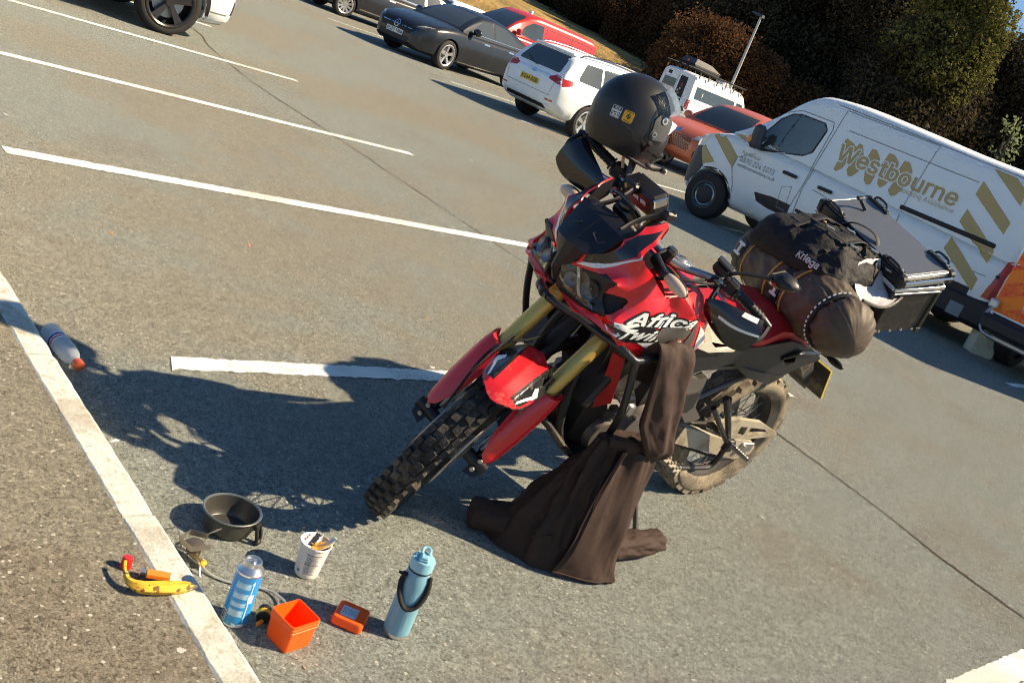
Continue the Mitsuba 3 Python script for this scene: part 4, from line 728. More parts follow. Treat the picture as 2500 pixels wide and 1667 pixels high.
def fskin(poly, dr=0.0, res=.012):
    p = poly if hasattr(poly, 'geom_type') else Polygon(poly); v, f = trimesh.creation.triangulate_polygon(p, engine='earcut'); m = fine(trimesh.Trimesh(np.c_[v, v[:, 0] * 0], f, process=False), res)
    w = np.array([fend(q[0] * 200, q[1], dr) for q in m.vertices]); o = trimesh.Trimesh(w, m.faces, process=False)
    if (o.face_normals * (w[m.faces[:, 0]] - FC)).sum() < 0: o.faces = o.faces[:, ::-1]
    return o
F2 = lambda pts: [(t / 200, y) for t, y in pts]
half = [(57.5, .0), (58.3, .022), (60.5, .045), (63.5, .066), (68, .079), (74, .086), (80, .090), (89, .094), (97, .092), (104, .085), (108, .062)]
fo = Polygon(F2(half + [(102, .040), (100, .030), (106, .0)] + [(102, -.03)] + [(t, -y) for t, y in half[::-1]][0:-1]))
red = Polygon(F2([(57.5, 0), (58.3, .022), (60.5, .045), (63.5, .066), (65.0, .062), (64.5, .036), (99, .046), (100, .030), (106, 0), (102, -.03), (99, -.046), (64.5, -.036), (65.0, -.062), (63.5, -.066), (60.5, -.045), (58.3, -.022)]))
bp('front_fender', thick(fskin(fo), .004), 'm_fender_black', 40, True)
fk = bike + '__front_fender'
put(fk, 'red_panel', fskin(red.intersection(fo.buffer(-.0015)), .0015), 'm_fender_red', 40, MS)
edge = [(59.5, .040), (63.5, .064), (68, .077), (74, .084), (80, .088), (80, .078), (74, .078), (68, .073), (63.5, .056)]
for s in (1, -1):
    put(fk, 'red_edge', fskin(Polygon(F2([(t, s * y) for t, y in edge])).buffer(0), .0016), 'm_fender_red', 40, MS)
    put(fk, 'white_stripe', fskin(Polygon(F2([(t, s * y) for t, y in [(65, .060), (79, .083), (84, .087), (85, .070), (81, .064), (78, .074), (66, .056)]])).buffer(0), .0024), 'm_bike_white', 40, MS)
bp('fender_stay', cat(*[hull([FC + (-.02, s * .085, .40), FC + (-.10, s * .085, .36), FC + (-.10, s * .10, .36), FC + (.05, s * .09, .30), FC + (.04, s * .1, .22), FC + (-.05, s * .1, .2)]) for s in (1, -1)]), 'm_bike_black', 30, True)
# triple clamps and handlebar (steered)
for t, nm, hh in ((.62, 'lower_yoke', .045), (.84, 'top_yoke', .03)):
    c = leg0 + up * t; bp(nm, xf(hull([(x, y, z) for x, y in ((-.05, -.14), (.035, -.14), (.035, .14), (-.05, .14), (-.10, 0)) for z in (-hh / 2, hh / 2)]), frame(c, (math.cos(_rk), 0, math.sin(_rk)), up)), 'm_bike_black', 30, True)
bar = [(1.0, -.42, 1.155), (1.015, -.34, 1.163), (1.035, -.27, 1.166), (1.06, -.2, 1.150), (1.098, -.09, 1.108), (1.10, 0, 1.105), (1.098, .09, 1.108), (1.06, .2, 1.150), (1.035, .27, 1.166), (1.015, .34, 1.163), (1.0, .42, 1.155)]
bp('handlebar', tube(bar, [.0112] * 3 + [.0125, .0142, .0145, .0142, .0125] + [.0112] * 3, 14, 6), 'm_bar_alu', 40, True)
for s in (1, -1):
    q = lambda x, y, z: (x, s * y, z)
    gp = tube([q(1.022, .30, 1.165), q(1.0, .415, 1.156)], .0165, 14, 0); bp('grip', gp, 'm_black', 40, True)
    for j in range(7): 
        u = j / 6; p = np.array(q(1.02 - .017 * u, .31 + .09 * u, 1.164 - .006 * u)); d = np.array(q(-.15, 1, -.06)); d /= np.linalg.norm(d); bp('grip_rib', cyl(p - d * .003, p + d * .003, .0178, n=14), 'm_trim', 40, True)
    bp('bar_end', cyl(q(1.0, .415, 1.156), q(.994, .448, 1.153), .016, .012, 14), 'm_bike_black', 40, True)
    bp('switch_unit', cat(rbox(q(1.03, .265, 1.165), (.05, .05, .055), .01), rbox(q(1.035, .24, 1.165), (.045, .02, .048), .006), cyl(q(1.03, .295, 1.165), q(1.03, .30, 1.165), .024, n=16)), 'm_bike_black', 30, True)
    bp('lever', tube([q(1.06, .225, 1.13), q(1.085, .26, 1.138), q(1.10, .30, 1.136), q(1.098, .345, 1.138), q(1.088, .38, 1.14)], [.008, .0085, .0075, .007, .008], 8, 5, flat=(.6, (0, 0, 1))), 'm_chrome', 40, True)
    bp('lever_clamp', cat(rbox(q(1.055, .215, 1.145), (.05, .04, .04), .01), cyl(q(1.04, .20, 1.17), q(1.045, .20, 1.20), .018, n=14)), 'm_bike_black', 30, True)
    # hand guard: shell in front of the grip
    A = [(1.125, .235, 1.108), (1.115, .28, 1.142), (1.088, .353, 1.160), (1.055, .415, 1.174)]; B = [(1.132, .25, 1.088), (1.130, .30, 1.110), (1.118, .36, 1.120), (1.085, .438, 1.144)]; C = [(1.130, .262, 1.075), (1.128, .32, 1.066), (1.118, .38, 1.072), (1.092, .447, 1.108)]; D = [(1.118, .27, 1.066), (1.112, .33, 1.046), (1.108, .39, 1.042), (1.096, .440, 1.062)]
    g = np.array([A, B, C, D]) * (1, s, 1); m = sheet_grid(g, 4) if 'sheet_grid' in globals() else None
    from scipy.interpolate import RectBivariateSpline
    uu, vv_ = np.linspace(0, 3, 17), np.linspace(0, 3, 25); gr = np.stack([RectBivariateSpline(range(4), range(4), g[..., k], kx=2, ky=2)(uu, vv_) for k in range(3)], -1)
    def gmesh(gr):
        a_, b_ = gr.shape[:2]; f = []
        for i in range(a_ - 1):
            for j in range(b_ - 1):
                k = i * b_ + j; f += [(k, k + b_, k + b_ + 1), (k, k + b_ + 1, k + 1)]
        m = trimesh.Trimesh(gr.reshape(-1, 3), f, process=False)
        if m.face_normals[:, 0].mean() < 0: m.faces = m.faces[:, ::-1]
        return m
    m = gmesh(gr); k_ = bp('hand_guard', thick(m, .004), 'm_gloss_black', 40, True)
    st1 = gr[0:5, 16:23] + (.0025, 0, .001); (put(k_, 'white_stripe', gmesh(st1[:3]), 'm_bike_white', 40, MS), put(k_, 'white_stripe', gmesh(gr[6:8, 8:25] + (.003, 0, .0005)), 'm_bike_white', 40, MS)) if s > 0 else None
    bp('guard_mount', tube([q(1.0, .445, 1.152), q(1.05, .45, 1.12), q(1.085, .43, 1.09)], .009, 8, 4), 'm_bike_black', 40, True); bp('guard_mount', tube([q(1.05, .235, 1.155), q(1.10, .25, 1.11), q(1.118, .27, 1.09)], .010, 8, 4), 'm_bike_black', 40, True)
    # mirror
    stem = [q(1.035, .235, 1.175), q(1.03, .236, 1.198), q(1.015, .262, 1.222), q(.99, .32, 1.258), q(.985, .335, 1.265)]
    if s < 0: stem = [q(1.035, .235, 1.175), q(1.03, .236, 1.20), q(1.06, .25, 1.26), q(1.12, .24, 1.33)]
    bp('mirror_stem', tube(stem, [.008, .007, .006, .0075, .011][:len(stem)], 8, 5), 'm_bike_black', 40, True)
    if s > 0:
        hd = hull([(.98 + dx, y, z) for y, z in [(.315, 1.272), (.342, 1.319), (.395, 1.326), (.425, 1.318), (.434, 1.306), (.421, 1.283), (.364, 1.241), (.335, 1.243)] for dx in (-.012,)] + [(1.012, y, z) for y, z in [(.345, 1.275), (.36, 1.298), (.40, 1.305), (.405, 1.292), (.37, 1.262)]])
        bp('mirror_head', hd.subdivide_loop(1) if hd.is_watertight else hd, 'm_bike_black', 40, True); bp('mirror_glass', panel([(.966, y, z) for y, z in [(.322, 1.272), (.345, 1.313), (.395, 1.319), (.425, 1.309), (.417, 1.285), (.364, 1.248), (.338, 1.248)]], .002), 'm_chrome', False, True)
bp('reservoir', cat(rbox((1.05, .20, 1.19), (.04, .055, .035), .008), rbox((1.05, .20, 1.212), (.046, .062, .012), .004)), 'm_bike_black', 30, True)
bp('bar_pad_clamp', cat(rbox((1.10, .05, 1.115), (.05, .04, .05), .01), rbox((1.10, -.05, 1.115), (.05, .04, .05), .01)), 'm_bike_black', 30, True)
bp('power_socket', cat(cyl((1.12, -.06, 1.13), (1.165, -.055, 1.205), .018, n=16), cyl((1.16, -.056, 1.197), (1.175, -.054, 1.222), .021, n=16)), 'm_bike_black', 40, True)
for j, pth in enumerate([[(1.09, .19, 1.14), (1.20, .16, 1.14), (1.24, .06, 1.06), (1.2, .0, .98)], [(1.05, .22, 1.14), (1.17, .20, 1.16), (1.25, .10, 1.10), (1.2, .03, .98)], [(1.07, .21, 1.12), (1.13, .16, 1.09), (1.15, .08, 1.04), (1.1, .0, .96)], [(1.04, -.22, 1.14), (1.2, -.18, 1.15), (1.25, -.06, 1.06), (1.2, .0, .96)], [(1.11, .04, 1.13), (1.16, .02, 1.10), (1.15, -.03, 1.03)], [(1.6, -.08, .40), (1.50, -.11, .62), (1.40, -.04, .72), (1.24, -.02, .86)]]):
    bp('cable', tube(pth, .0045 if j else .0065, 7, 8), 'm_black', 40, True)
# ---- fairing: the left shell as a sheet through measured points, mirrored for the right
from scipy.interpolate import RBFInterpolator
SHP = np.array([(1.452, .014, .907), (1.480, .035, 1.010), (1.488, .070, 1.067), (1.454, .098, 1.086), (1.414, .110, 1.153), (1.367, .120, 1.211), (1.307, .135, 1.246), (1.303, .145, 1.235), (1.345, .170, 1.184), (1.391, .185, 1.137), (1.384, .198, 1.128), (1.338, .208, 1.108), (1.296, .218, 1.076), (1.251, .230, 1.047), (1.223, .238, 1.023),
    (1.440, .140, 1.044), (1.435, .188, 1.039), (1.428, .160, .965), (1.416, .110, .917), (1.194, .250, 1.072), (1.142, .283, 1.032), (1.238, .250, 1.025), (1.354, .222, 1.025), (1.397, .190, .983), (1.445, .113, 1.058), (1.391, .165, 1.143), (1.477, .05, 1.005), (1.462, .075, .95),
    (1.448, .110, .893), (1.440, .175, .926), (1.396, .235, .898), (1.409, .230, .928), (1.270, .262, .958), (1.102, .276, .983), (1.276, .255, .999), (1.243, .270, .928), (1.137, .285, .986), (1.035, .268, .882), (1.123, .268, .883), (1.192, .262, .863), (1.209, .250, .847), (1.319, .248, .888), (1.261, .250, .828), (1.207, .262, 1.074), (1.112, .278, 1.016), (1.017, .272, .968), (.944, .25, .913)])
ysh = RBFInterpolator(SHP[:, [0, 2]], SHP[:, 1], kernel='linear', smoothing=1e-4)
def skin(poly, off=0.0, res=.02):
    p = poly if hasattr(poly, 'geom_type') else Polygon(poly); p = p if p.is_valid else p.buffer(0); ms = []
    for g in getattr(p, 'geoms', [p]):
        v, f = trimesh.creation.triangulate_polygon(g, engine='earcut'); m = fine(trimesh.Trimesh(np.c_[v, v[:, 0] * 0], f, process=False), res); xz = m.vertices[:, :2]; e = 1e-3
        y = ysh(xz); gx, gz = (ysh(xz + (e, 0)) - y) / e, (ysh(xz + (0, e)) - y) / e; n = np.stack([-gx, np.ones_like(y), -gz], -1); n /= np.linalg.norm(n, axis=1, keepdims=True)
        w = np.stack([xz[:, 0], y, xz[:, 1]], -1) + n * off; o = trimesh.Trimesh(w, m.faces, process=False)
        if (o.face_normals[:, 1]).mean() < 0: o.faces = o.faces[:, ::-1]
        ms.append(o)
    return cat(*ms)
lens = Polygon([(1.494, .958), (1.502, .995), (1.485, 1.006), (1.468, 1.017), (1.456, 1.010), (1.440, .961), (1.440, .931), (1.467, .933)])
surround = Polygon([(1.500, .974), (1.482, 1.004), (1.440, 1.044), (1.432, 1.039), (1.424, .965), (1.416, .917), (1.452, .907), (1.49, .93)])
intake = rpoly([(1.470, .935), (1.462, .969), (1.414, 1.002), (1.386, 1.010), (1.374, 1.003), (1.381, .980), (1.436, .925)], .006)
shell = Polygon([(1.452, .907), (1.480, 1.010), (1.486, 1.064), (1.454, 1.086), (1.414, 1.153), (1.367, 1.211), (1.307, 1.246), (1.301, 1.235), (1.343, 1.182), (1.389, 1.135), (1.38, 1.124), (1.336, 1.104), (1.294, 1.072), (1.249, 1.045), (1.236, 1.048), (1.207, 1.072), (1.194, 1.070), (1.142, 1.032), (1.110, 1.012), (1.083, .980), (1.10, .935), (1.123, .883), (1.192, .863), (1.209, .847), (1.261, .828), (1.319, .85), (1.361, .875), (1.396, .895), (1.448, .893)])
tankside = Polygon([(1.207, 1.072), (1.112, 1.016), (1.017, .968), (.944, .913), (.99, .875), (1.035, .882), (1.123, .883), (1.10, .935), (1.083, .980), (1.110, 1.012), (1.142, 1.032)])
body = shell.difference(surround.buffer(.001)).difference(intake)
for s in (1, -1):
    fx = (lambda m: m) if s > 0 else mirror
    k = bp('side_fairing', fx(thick(skin(body, 0, .015), .005)), 'm_red', 38)
    def dec(nm, poly, m, off=.002): put(k, nm, fx(skin(poly, off)), m, True, MB)
    dec('black_stripe', [(1.318, 1.222), (1.390, 1.180), (1.455, 1.087), (1.484, 1.066), (1.477, 1.036), (1.445, 1.064), (1.391, 1.143)], 'm_gloss_black', .0016)
    dec('white_stripe', [(1.479, 1.022), (1.445, 1.052), (1.391, 1.132), (1.387, 1.141), (1.443, 1.067), (1.477, 1.038)], 'm_bike_white', .0022)
    dec('white_patch', [(1.115, 1.012), (1.18, .998), (1.30, .972), (1.372, .943), (1.405, .938), (1.40, .900), (1.335, .890), (1.245, .905), (1.255, .955), (1.150, .975), (1.09, .985)], 'm_bike_white', .0014)
    dec('black_patch', [(1.330, .952), (1.395, .934), (1.405, .912), (1.34, .884), (1.215, .900), (1.215, .922), (1.238, .950), (1.28, .955)], 'm_gloss_black', .0019)
    dec('white_flash', [(1.290, .893), (1.213, .909), (1.131, .894), (1.123, .884), (1.192, .864)], 'm_bike_white', .0022)
    dec('grey_cover', rpoly([(1.243, .928), (1.234, .958), (1.137, .983), (1.100, .966), (1.105, .93), (1.125, .886), (1.16, .888)], .006), 'm_bike_grey', .004)
    def word(txt, h, x0, x1, z0, z1, skew, m, off, grow=0.0):
        o = outline(text2(txt, h)); b0 = o.bounds; o = affinity.affine_transform(o, [1 / (b0[2] - b0[0]), 0, 0, 1 / (b0[3] - b0[1]), -b0[0] / (b0[2] - b0[0]), -b0[1] / (b0[3] - b0[1])])
        hh = h; o = affinity.affine_transform(o, [(x1 - x0), skew, (z1 - z0), hh, x0, z0]); o = o.buffer(grow) if grow else o
        if s < 0: o = affinity.affine_transform(o, [-1, 0, 0, 1, x0 + x1 + skew, 0]) if False else o
        dec('lettering', o, m, off)
    if s > 0:
        for off, gr, mm in ((.0026, .0055, 'm_gloss_black'), (.0036, 0, 'm_bike_white')): word('Africa', .046, 1.372, 1.112, .944, .976, -.026, mm, off, gr); word('Twin', .042, 1.392, 1.222, .893, .912, -.026, mm, off, gr)
        dec('lettering_swash', [(1.405, .929), (1.330, .958), (1.322, .950), (1.366, .932)], 'm_bike_white', .0028); dec('lettering_swash', [(1.40, .925), (1.31, .921), (1.31, .929), (1.395, .933)], 'm_bike_white', .0028)
    # winged badge on the grey cover
    bc = (1.128, .918); dec('badge', affinity.rotate(affinity.scale(Point(bc).buffer(.016, 12), .85, 1.5), -35), 'm_copper', .0058)
    dec('wing_emblem', Polygon([(bc[0] + .008, bc[1] + .010), (bc[0] - .010, bc[1] + .012), (bc[0] - .008, bc[1] + .004), (bc[0] - .004, bc[1]), (bc[0] - .003, bc[1] - .006), (bc[0] + .004, bc[1] - .004)]), 'm_bike_white', .0066)
    tk = bp('tank_side', fx(thick(skin(tankside, 0, .02), .005)), 'm_red', 38)
    put(tk, 'white_panel', fx(skin([(1.185, 1.056), (1.112, 1.012), (1.017, .965), (.955, .915), (1.0, .885), (1.03, .93), (1.06, .985), (1.13, 1.028)], .002)), 'm_bike_white', True, MB); put(tk, 'grey_panel', fx(skin([(1.13, 1.022), (1.085, .99), (1.05, .935), (1.035, .888), (1.10, .888), (1.09, .94), (1.095, .98)], .0026)), 'm_bike_grey', True, MB)
    hl = num(bike + '__headlight'); hp = surround.difference(lens)
    put(hl, 'surround', fx(thick(skin(hp, .002, .012), .006)), 'm_bike_black', 38, MB)
    put(hl, 'lens', fx(skin(lens, .004, .010)), 'm_lens', True, MB)
    put(hl, 'bowl', fx(skin(lens.buffer(.006), -.028, .02)), 'm_gloss_black', True, MB)
    put(hl, 'reflector', fx(cat(axis_lathe([(.028, .026), (.024, .012), (.012, .0), (0, -.003)], (1.436, .118, .978), (.86, .45, .05), 24), axis_lathe([(.023, .022), (.019, .010), (.010, .0), (0, -.003)], (1.463, .060, .972), (.95, .25, .05), 20))), 'm_bar_alu', 40, MB); put(hl, 'bulb', fx(cat(ellipsoid((1.446, .122, .980), (.008, .008, .008), 2), ellipsoid((1.470, .062, .973), (.007, .007, .007), 2))), 'm_lens_dark', 40, MB)
    put(hl, 'lens_divider', fx(skin(Polygon([(1.476, 1.012), (1.472, 1.014), (1.453, .935), (1.456, .932)]), -.010, .02)), 'm_bar_alu', True, MB)
    bp('intake_duct', fx(skin(intake.buffer(.006), -.022, .02)), 'm_black', True)
    # indicator
    ik = num(bike + '__indicator'); ib, it = np.array((1.299, .207, 1.118)), np.array((1.295, .300, 1.108)); d = it - ib
    stalk = tube([ib + (-.02, -.06, .01), ib, ib + d * .28], [.018, .015, .014], 10, 3); ms_ = frame(ib + d * .68, d, (1, 0, 0)); le = xf(ellipsoid((0, 0, 0), (.050, .021, .022), 3), ms_)
    put(ik, 'stalk', fx(stalk), 'm_bike_black', 40, MB); put(ik, 'housing', fx(xf(ellipsoid((0, 0, -.006), (.052, .0225, .019), 3), ms_)), 'm_bike_black', 40, MB); put(ik, 'lens', fx(le), 'm_indicator', 40, MB)
    # crash bar
    pth = [(1.455, 0, .866), (1.440, .05, .866), (1.40, .10, .864), (1.355, .17, .856), (1.325, .24, .858), (1.300, .278, .848), (1.278, .288, .845), (1.22, .289, .862), (1.12, .285, .868), (1.0, .24, .86)]
    bp('crash_bar', fx(tube(pth, .0125, 12, 6)), 'm_crash_bar', 40); bp('crash_bar', fx(tube([(1.285, .287, .842), (1.235, .29, .73), (1.176, .275, .615), (1.09, .22, .47), (1.02, .17, .36)], .0125, 12, 6)), 'm_crash_bar', 40)
    # radiator cowl (lower red blade) and radiator
    bp('radiator_cowl', fx(cat(panel([(1.289, .20, .813), (1.248, .222, .802), (1.233, .222, .782), (1.146, .20, .611), (1.152, .15, .552), (1.191, .16, .656)], .006, (0, -1, 0)))), 'm_red_matt', 30)
    bp('lower_fairing', fx(panel([(1.355, .236, .876), (1.312, .246, .886), (1.209, .252, .848), (1.205, .250, .835), (1.261, .246, .822), (1.30, .236, .84)], .006, (0, -1, 0))), 'm_red', 30)
    bp('radiator', fx(rbox((1.20, .12, .70), (.03, .14, .26), .01, ry(-20))), 'm_engine', 30)
    bp('inner_cowl', fx(panel([(1.36, .22, .87), (1.29, .19, .81), (1.18, .12, .62), (1.12, .13, .6), (1.10, .22, .84)], .006, (0, -1, 0))), 'm_bike_black', 30)
bp('crash_bar_clamp', axis_lathe([(0, -.03), (.0165, -.03), (.0165, -.012), (.0135, -.010), (.0135, .010), (.0165, .012), (.0165, .03), (0, .03)], (1.44, -.052, .866), (-.45, -.9, 0), 16), 'm_crash_bar', 40)
# ---- nose plate between the fairing horns, screen bracket, display
L_ = [(1.470, .020, .935), (1.494, .018, .978), (1.481, .034, 1.010), (1.489, .070, 1.066), (1.455, .097, 1.086), (1.414, .108, 1.153), (1.375, .105, 1.180)]; M_ = [(1.478, 0, .930), (1.512, 0, .972), (1.512, 0, 1.012), (1.512, 0, 1.066), (1.474, 0, 1.100), (1.424, 0, 1.160), (1.362, 0, 1.180)]
g = np.array([[l, (np.array(l) * .5 + np.array(m) * .5) + (.006, 0, 0), m, (np.array(l) * (1, -1, 1) * .5 + np.array(m) * .5) + (.006, 0, 0), np.array(l) * (1, -1, 1)] for l, m in zip(L_, M_)]); nm_ = gmesh(g); bp('nose_plate', thick(nm_, .004), 'm_bike_black', 28)
bp('cockpit_floor', hull([(1.40, .10, 1.15), (1.40, -.10, 1.15), (1.34, .10, 1.165), (1.34, -.10, 1.165), (1.22, .13, 1.10), (1.22, -.13, 1.10), (1.30, .1, 1.0), (1.30, -.1, 1.0), (1.42, 0, 1.05)]), 'm_bike_black', 30)
for s in (1, -1):
    pent = [(1.425, s * .040, 1.128), (1.452, s * .032, 1.112), (1.450, s * .062, 1.098), (1.432, s * .078, 1.112)]; c = np.mean(pent, 0); bp('screen_mount', cat(*[tube([a, b], .003, 6, 0) for a, b in zip(np.array(pent) + (.006, 0, .006), np.roll(np.array(pent) + (.006, 0, .006), -1, 0))], ellipsoid(c + (.004, 0, .004), (.008, .009, .006), 1)), 'm_crash_bar', 30)
    bp('screen_bracket', cat(tube([(1.40, s * .07, 1.16), (1.345, s * .060, 1.195), (1.29, s * .065, 1.225), (1.245, s * .085, 1.252), (1.235, s * .088, 1.262)], [.010, .009, .011, .012, .012], 8, 4, flat=(.55, (0, 1, 0))), rbox((1.245, s * .082, 1.245), (.05, .03, .03), .006)), 'm_bike_black', 35)
    bp('inner_horn', panel([(1.37, s * .118, 1.205), (1.305, s * .130, 1.240), (1.30, s * .125, 1.19), (1.37, s * .12, 1.13), (1.42, s * .10, 1.13)], .004, (0, -s, 0)), 'm_bike_black', 30)
bp('instrument_ring', trimesh.creation.torus(.060, .007, major_sections=28, minor_sections=8, transform=frame((1.315, -.02, 1.205), (.8, 0, .5), (-.5, 0, .8))), 'm_gloss_black', 40)
bp('instrument', cat(xf(rbox((0, 0, 0), (.07, .07, .05), .012), tr(1.31, -.02, 1.185) @ ry(-30)), xf(ellipsoid((0, 0, 0), (.028, .03, .02), 2), tr(1.33, -.01, 1.21))), 'm_gloss_black', 35)
dm = frame((1.205, -.065, 1.238), (.12, 1, .02), (.55, 0, .85))
bp('display', xf(rbox((0, 0, 0), (.165, .060, .085), .010), dm), 'm_bike_black', 30); dk = bp('display_bezel', xf(rbox((.0, .033, .0), (.15, .008, .07), .003), dm), 'm_plastic_grey', 30)
for a in (-.01, .03): bp('display_sticker', xf(rbox((a, -.031, .004), (.028, .002, .014), 0), dm), 'm_bike_white', False)
bp('display_corner', xf(rbox((.080, .0, .018), (.012, .05, .03), .003), dm), 'm_chrome', 30); bp('display_knob', xf(cyl((-.062, -.03, .018), (-.062, -.036, .018), .008, n=14), dm), 'm_fork_gold', 40)
bp('screen_bracket', tube([(1.30, .13, 1.235), (1.27, .12, 1.215), (1.26, .11, 1.18)], .006, 8, 3), 'm_chrome', 40)
# ---- tank, seat, tail
def bulge(sec): 
    """Loft of half sections [(x, [(y, z), ...])] mirrored."""
    r = []
    for x, h in sec: r.append([(x, y, z) for y, z in h] + [(x, -y, z) for y, z in h[::-1]])
    m = loft(np.array(r)); return m if m.volume > 0 else trimesh.Trimesh(m.vertices, m.faces[:, ::-1], process=False)
bp('tank', bulge([(1.16, [(.03, .88), (.20, .90), (.21, .98), (.14, 1.04), (.05, 1.062), (.004, 1.065)]), (1.08, [(.03, .88), (.24, .90), (.245, .97), (.17, 1.045), (.07, 1.075), (.004, 1.080)]), (.96, [(.03, .88), (.225, .90), (.225, .96), (.16, 1.035), (.07, 1.068), (.004, 1.074)]), (.86, [(.03, .86), (.17, .88), (.17, .93), (.12, .99), (.05, 1.02), (.004, 1.025)]), (.78, [(.03, .86), (.13, .87), (.13, .90), (.09, .93), (.04, .945), (.004, .95)])]), 'm_red', 40)
cm = frame((.945, 0, 1.0745), (1, 0, .10), (-.10, 0, 1)); ck = bp('fuel_cap', xf(lathe([(0, .009), (.030, .009), (.040, .006), (.046, .006), (.052, .0), (.052, -.006)], 32), cm), 'm_bar_alu', 40); put(ck, 'cap_inlay', xf(lathe([(0, .012), (.026, .0115), (.028, .007)], 28), cm), 'm_steel', 40, MB); put(ck, 'key_slot', xf(rbox((0, 0, .0125), (.03, .010, .002), .0), cm), 'm_black', False, MB)
bp('seat', bulge([(.80, [(.03, .84), (.12, .85), (.125, .90), (.09, .925), (.004, .93)]), (.66, [(.03, .84), (.16, .86), (.165, .885), (.12, .91), (.004, .915)]), (.46, [(.03, .84), (.175, .865), (.175, .90), (.14, .925), (.004, .93)]), (.36, [(.03, .86), (.16, .88), (.165, .94), (.13, .965), (.004, .97)]), (.10, [(.03, .88), (.15, .90), (.15, .94), (.11, .965), (.004, .97)]), (.0, [(.03, .88), (.11, .90), (.11, .92), (.08, .94), (.004, .945)])]), 'm_red_matt', 40)
for s in (1, -1):
    fx = (lambda m: m) if s > 0 else mirror
    bp('side_panel', fx(side([(.955, .93), (.90, .962), (.811, .880), (.758, .856), (.637, .872), (.66, .855), (.80, .842), (.90, .86)], .185, .20)), 'm_cream', 30); bp('knee_panel', fx(panel([(.94, .22, .92), (.90, .203, .965), (.80, .19, .88), (.70, .186, .872), (.60, .178, .895), (.70, .14, .93), (.86, .16, 1.0), (.93, .2, 1.0)], .005, (0, -1, 0))), 'm_cream', 30)
    bp('tail_panel', fx(side(Polygon([(.93, .90), (.80, .842), (.66, .853), (.475, .872), (.282, .912), (.119, .892), (.003, .853), (-.005, .838), (.116, .79), (.186, .748), (.246, .71), (.437, .738), (.561, .793), (.732, .749), (.80, .72), (.90, .80)]).difference(rpoly([(.262, .828), (.19, .852), (.164, .82), (.211, .80)], .004)), .13, .178, .008)), 'm_bike_black', 30)
    bp('grab_rail', fx(tube([(.28, .178, .835), (.18, .186, .868), (.05, .170, .862), (-.02, .15, .858)], .011, 8, 4)), 'm_gloss_black', 40); bp('tail_lower', fx(hull([(.56, .17, .785), (.43, .185, .735), (.25, .182, .708), (.17, .178, .75), (.30, .19, .76), (.45, .19, .775), (.4, .13, .74), (.2, .13, .74)])), 'm_gloss_black', 40)
    bp('frame_plate', fx(side([(.83, .73), (.69, .70), (.65, .72), (.615, .62), (.60, .575), (.514, .520), (.60, .50), (.67, .55), (.73, .63), (.80, .66)], .135, .166, .008)), 'm_bike_grey', 30); bp('heel_guard', fx(side([(.716, .634), (.647, .651), (.625, .58), (.651, .552), (.70, .575)], .164, .174, .006)), 'm_trim', 30)
    bp('peg_bracket', fx(cat(tube([(.42, .155, .615), (.30, .165, .49), (.215, .172, .385)], .013, 8, 3), tube([(.46, .155, .565), (.33, .165, .47), (.215, .172, .39)], .011, 8, 3), rbox((.215, .175, .39), (.05, .03, .06), .008))), 'm_bike_black', 40); bp('pillion_peg', fx(cat(tube([(.216, .19, .398), (.212, .285, .401)], [.013, .010], 10, 0), *[rbox((.215, .21 + .012 * i, .411), (.02, .005, .006), 0) for i in range(6)])), 'm_steel', 30)
    bp('rider_peg', fx(cat(tube([(.70, .17, .372), (.68, .30, .371)], [.010, .010], 8, 0), rbox((.685, .245, .378), (.05, .10, .012), .003), *[rbox((.665 + .02 * (i % 3), .205 + .028 * (i // 3), .388), (.006, .01, .012), 0) for i in range(12)])), 'm_dusty_alu', 30)
    bp('rack_tube', fx(tube([(.40, .155, .613), (.216, .16, .40), (.188, .155, .351), (.182, .152, .294), (.206, .15, .255), (.292, .15, .253), (.403, .15, .258), (.506, .15, .272)], .012, 8, 5)), 'm_bike_black', 40)
    bp('subframe', fx(cat(tube([(.74, .12, .72), (.40, .13, .76), (.0, .13, .84)], .014, 8, 3), tube([(.62, .12, .55), (.40, .13, .68), (.16, .13, .78)], .012, 8, 3))), 'm_bike_grey', 40)
    sw = side([(.50, .44), (.406, .425), (.183, .378), (-.05, .365), (-.11, .33), (-.11, .29), (-.01, .262), (.29, .319), (.50, .36)], .088, .122, .01); sk = bp('swingarm', fx(sw), 'm_dusty_alu', 30)
    put(sk, 'axle_block', fx(cat(rbox((-.03, .125, .333), (.09, .012, .05), .004), cyl((0, .12, .333), (0, .142, .333), .018, n=6))), 'm_steel', 30, MB)
    bp('footrest_hanger', fx(hull([(.74, .15, .50), (.66, .15, .52), (.62, .155, .45), (.70, .17, .36), (.76, .165, .38)])), 'm_bike_grey', 30)
    bp('rear_rack', fx(tube([(.10, .12, .94), (-.08, .13, .975), (-.26, .13, 1.02), (-.42, .12, 1.06)], .010, 8, 4)), 'm_bike_black', 40)
for x, z in ((-.08, .975), (-.25, 1.018), (-.41, 1.058)): bp('rack_bar', tube([(x, -.13, z), (x, .13, z)], .009, 8, 0), 'm_bike_black', 40)
bp('chain_guard', side(Polygon([(.30, .455), (.173, .480), (-.041, .462), (-.223, .402), (-.187, .384), (.005, .370), (.12, .372)]).difference(Polygon([(.02, .435), (-.10, .425), (-.13, .41), (.01, .395)])).difference(Polygon([(.10, .44), (.045, .438), (.04, .395), (.09, .39)])), .098, .118), 'm_dusty_alu', 30)
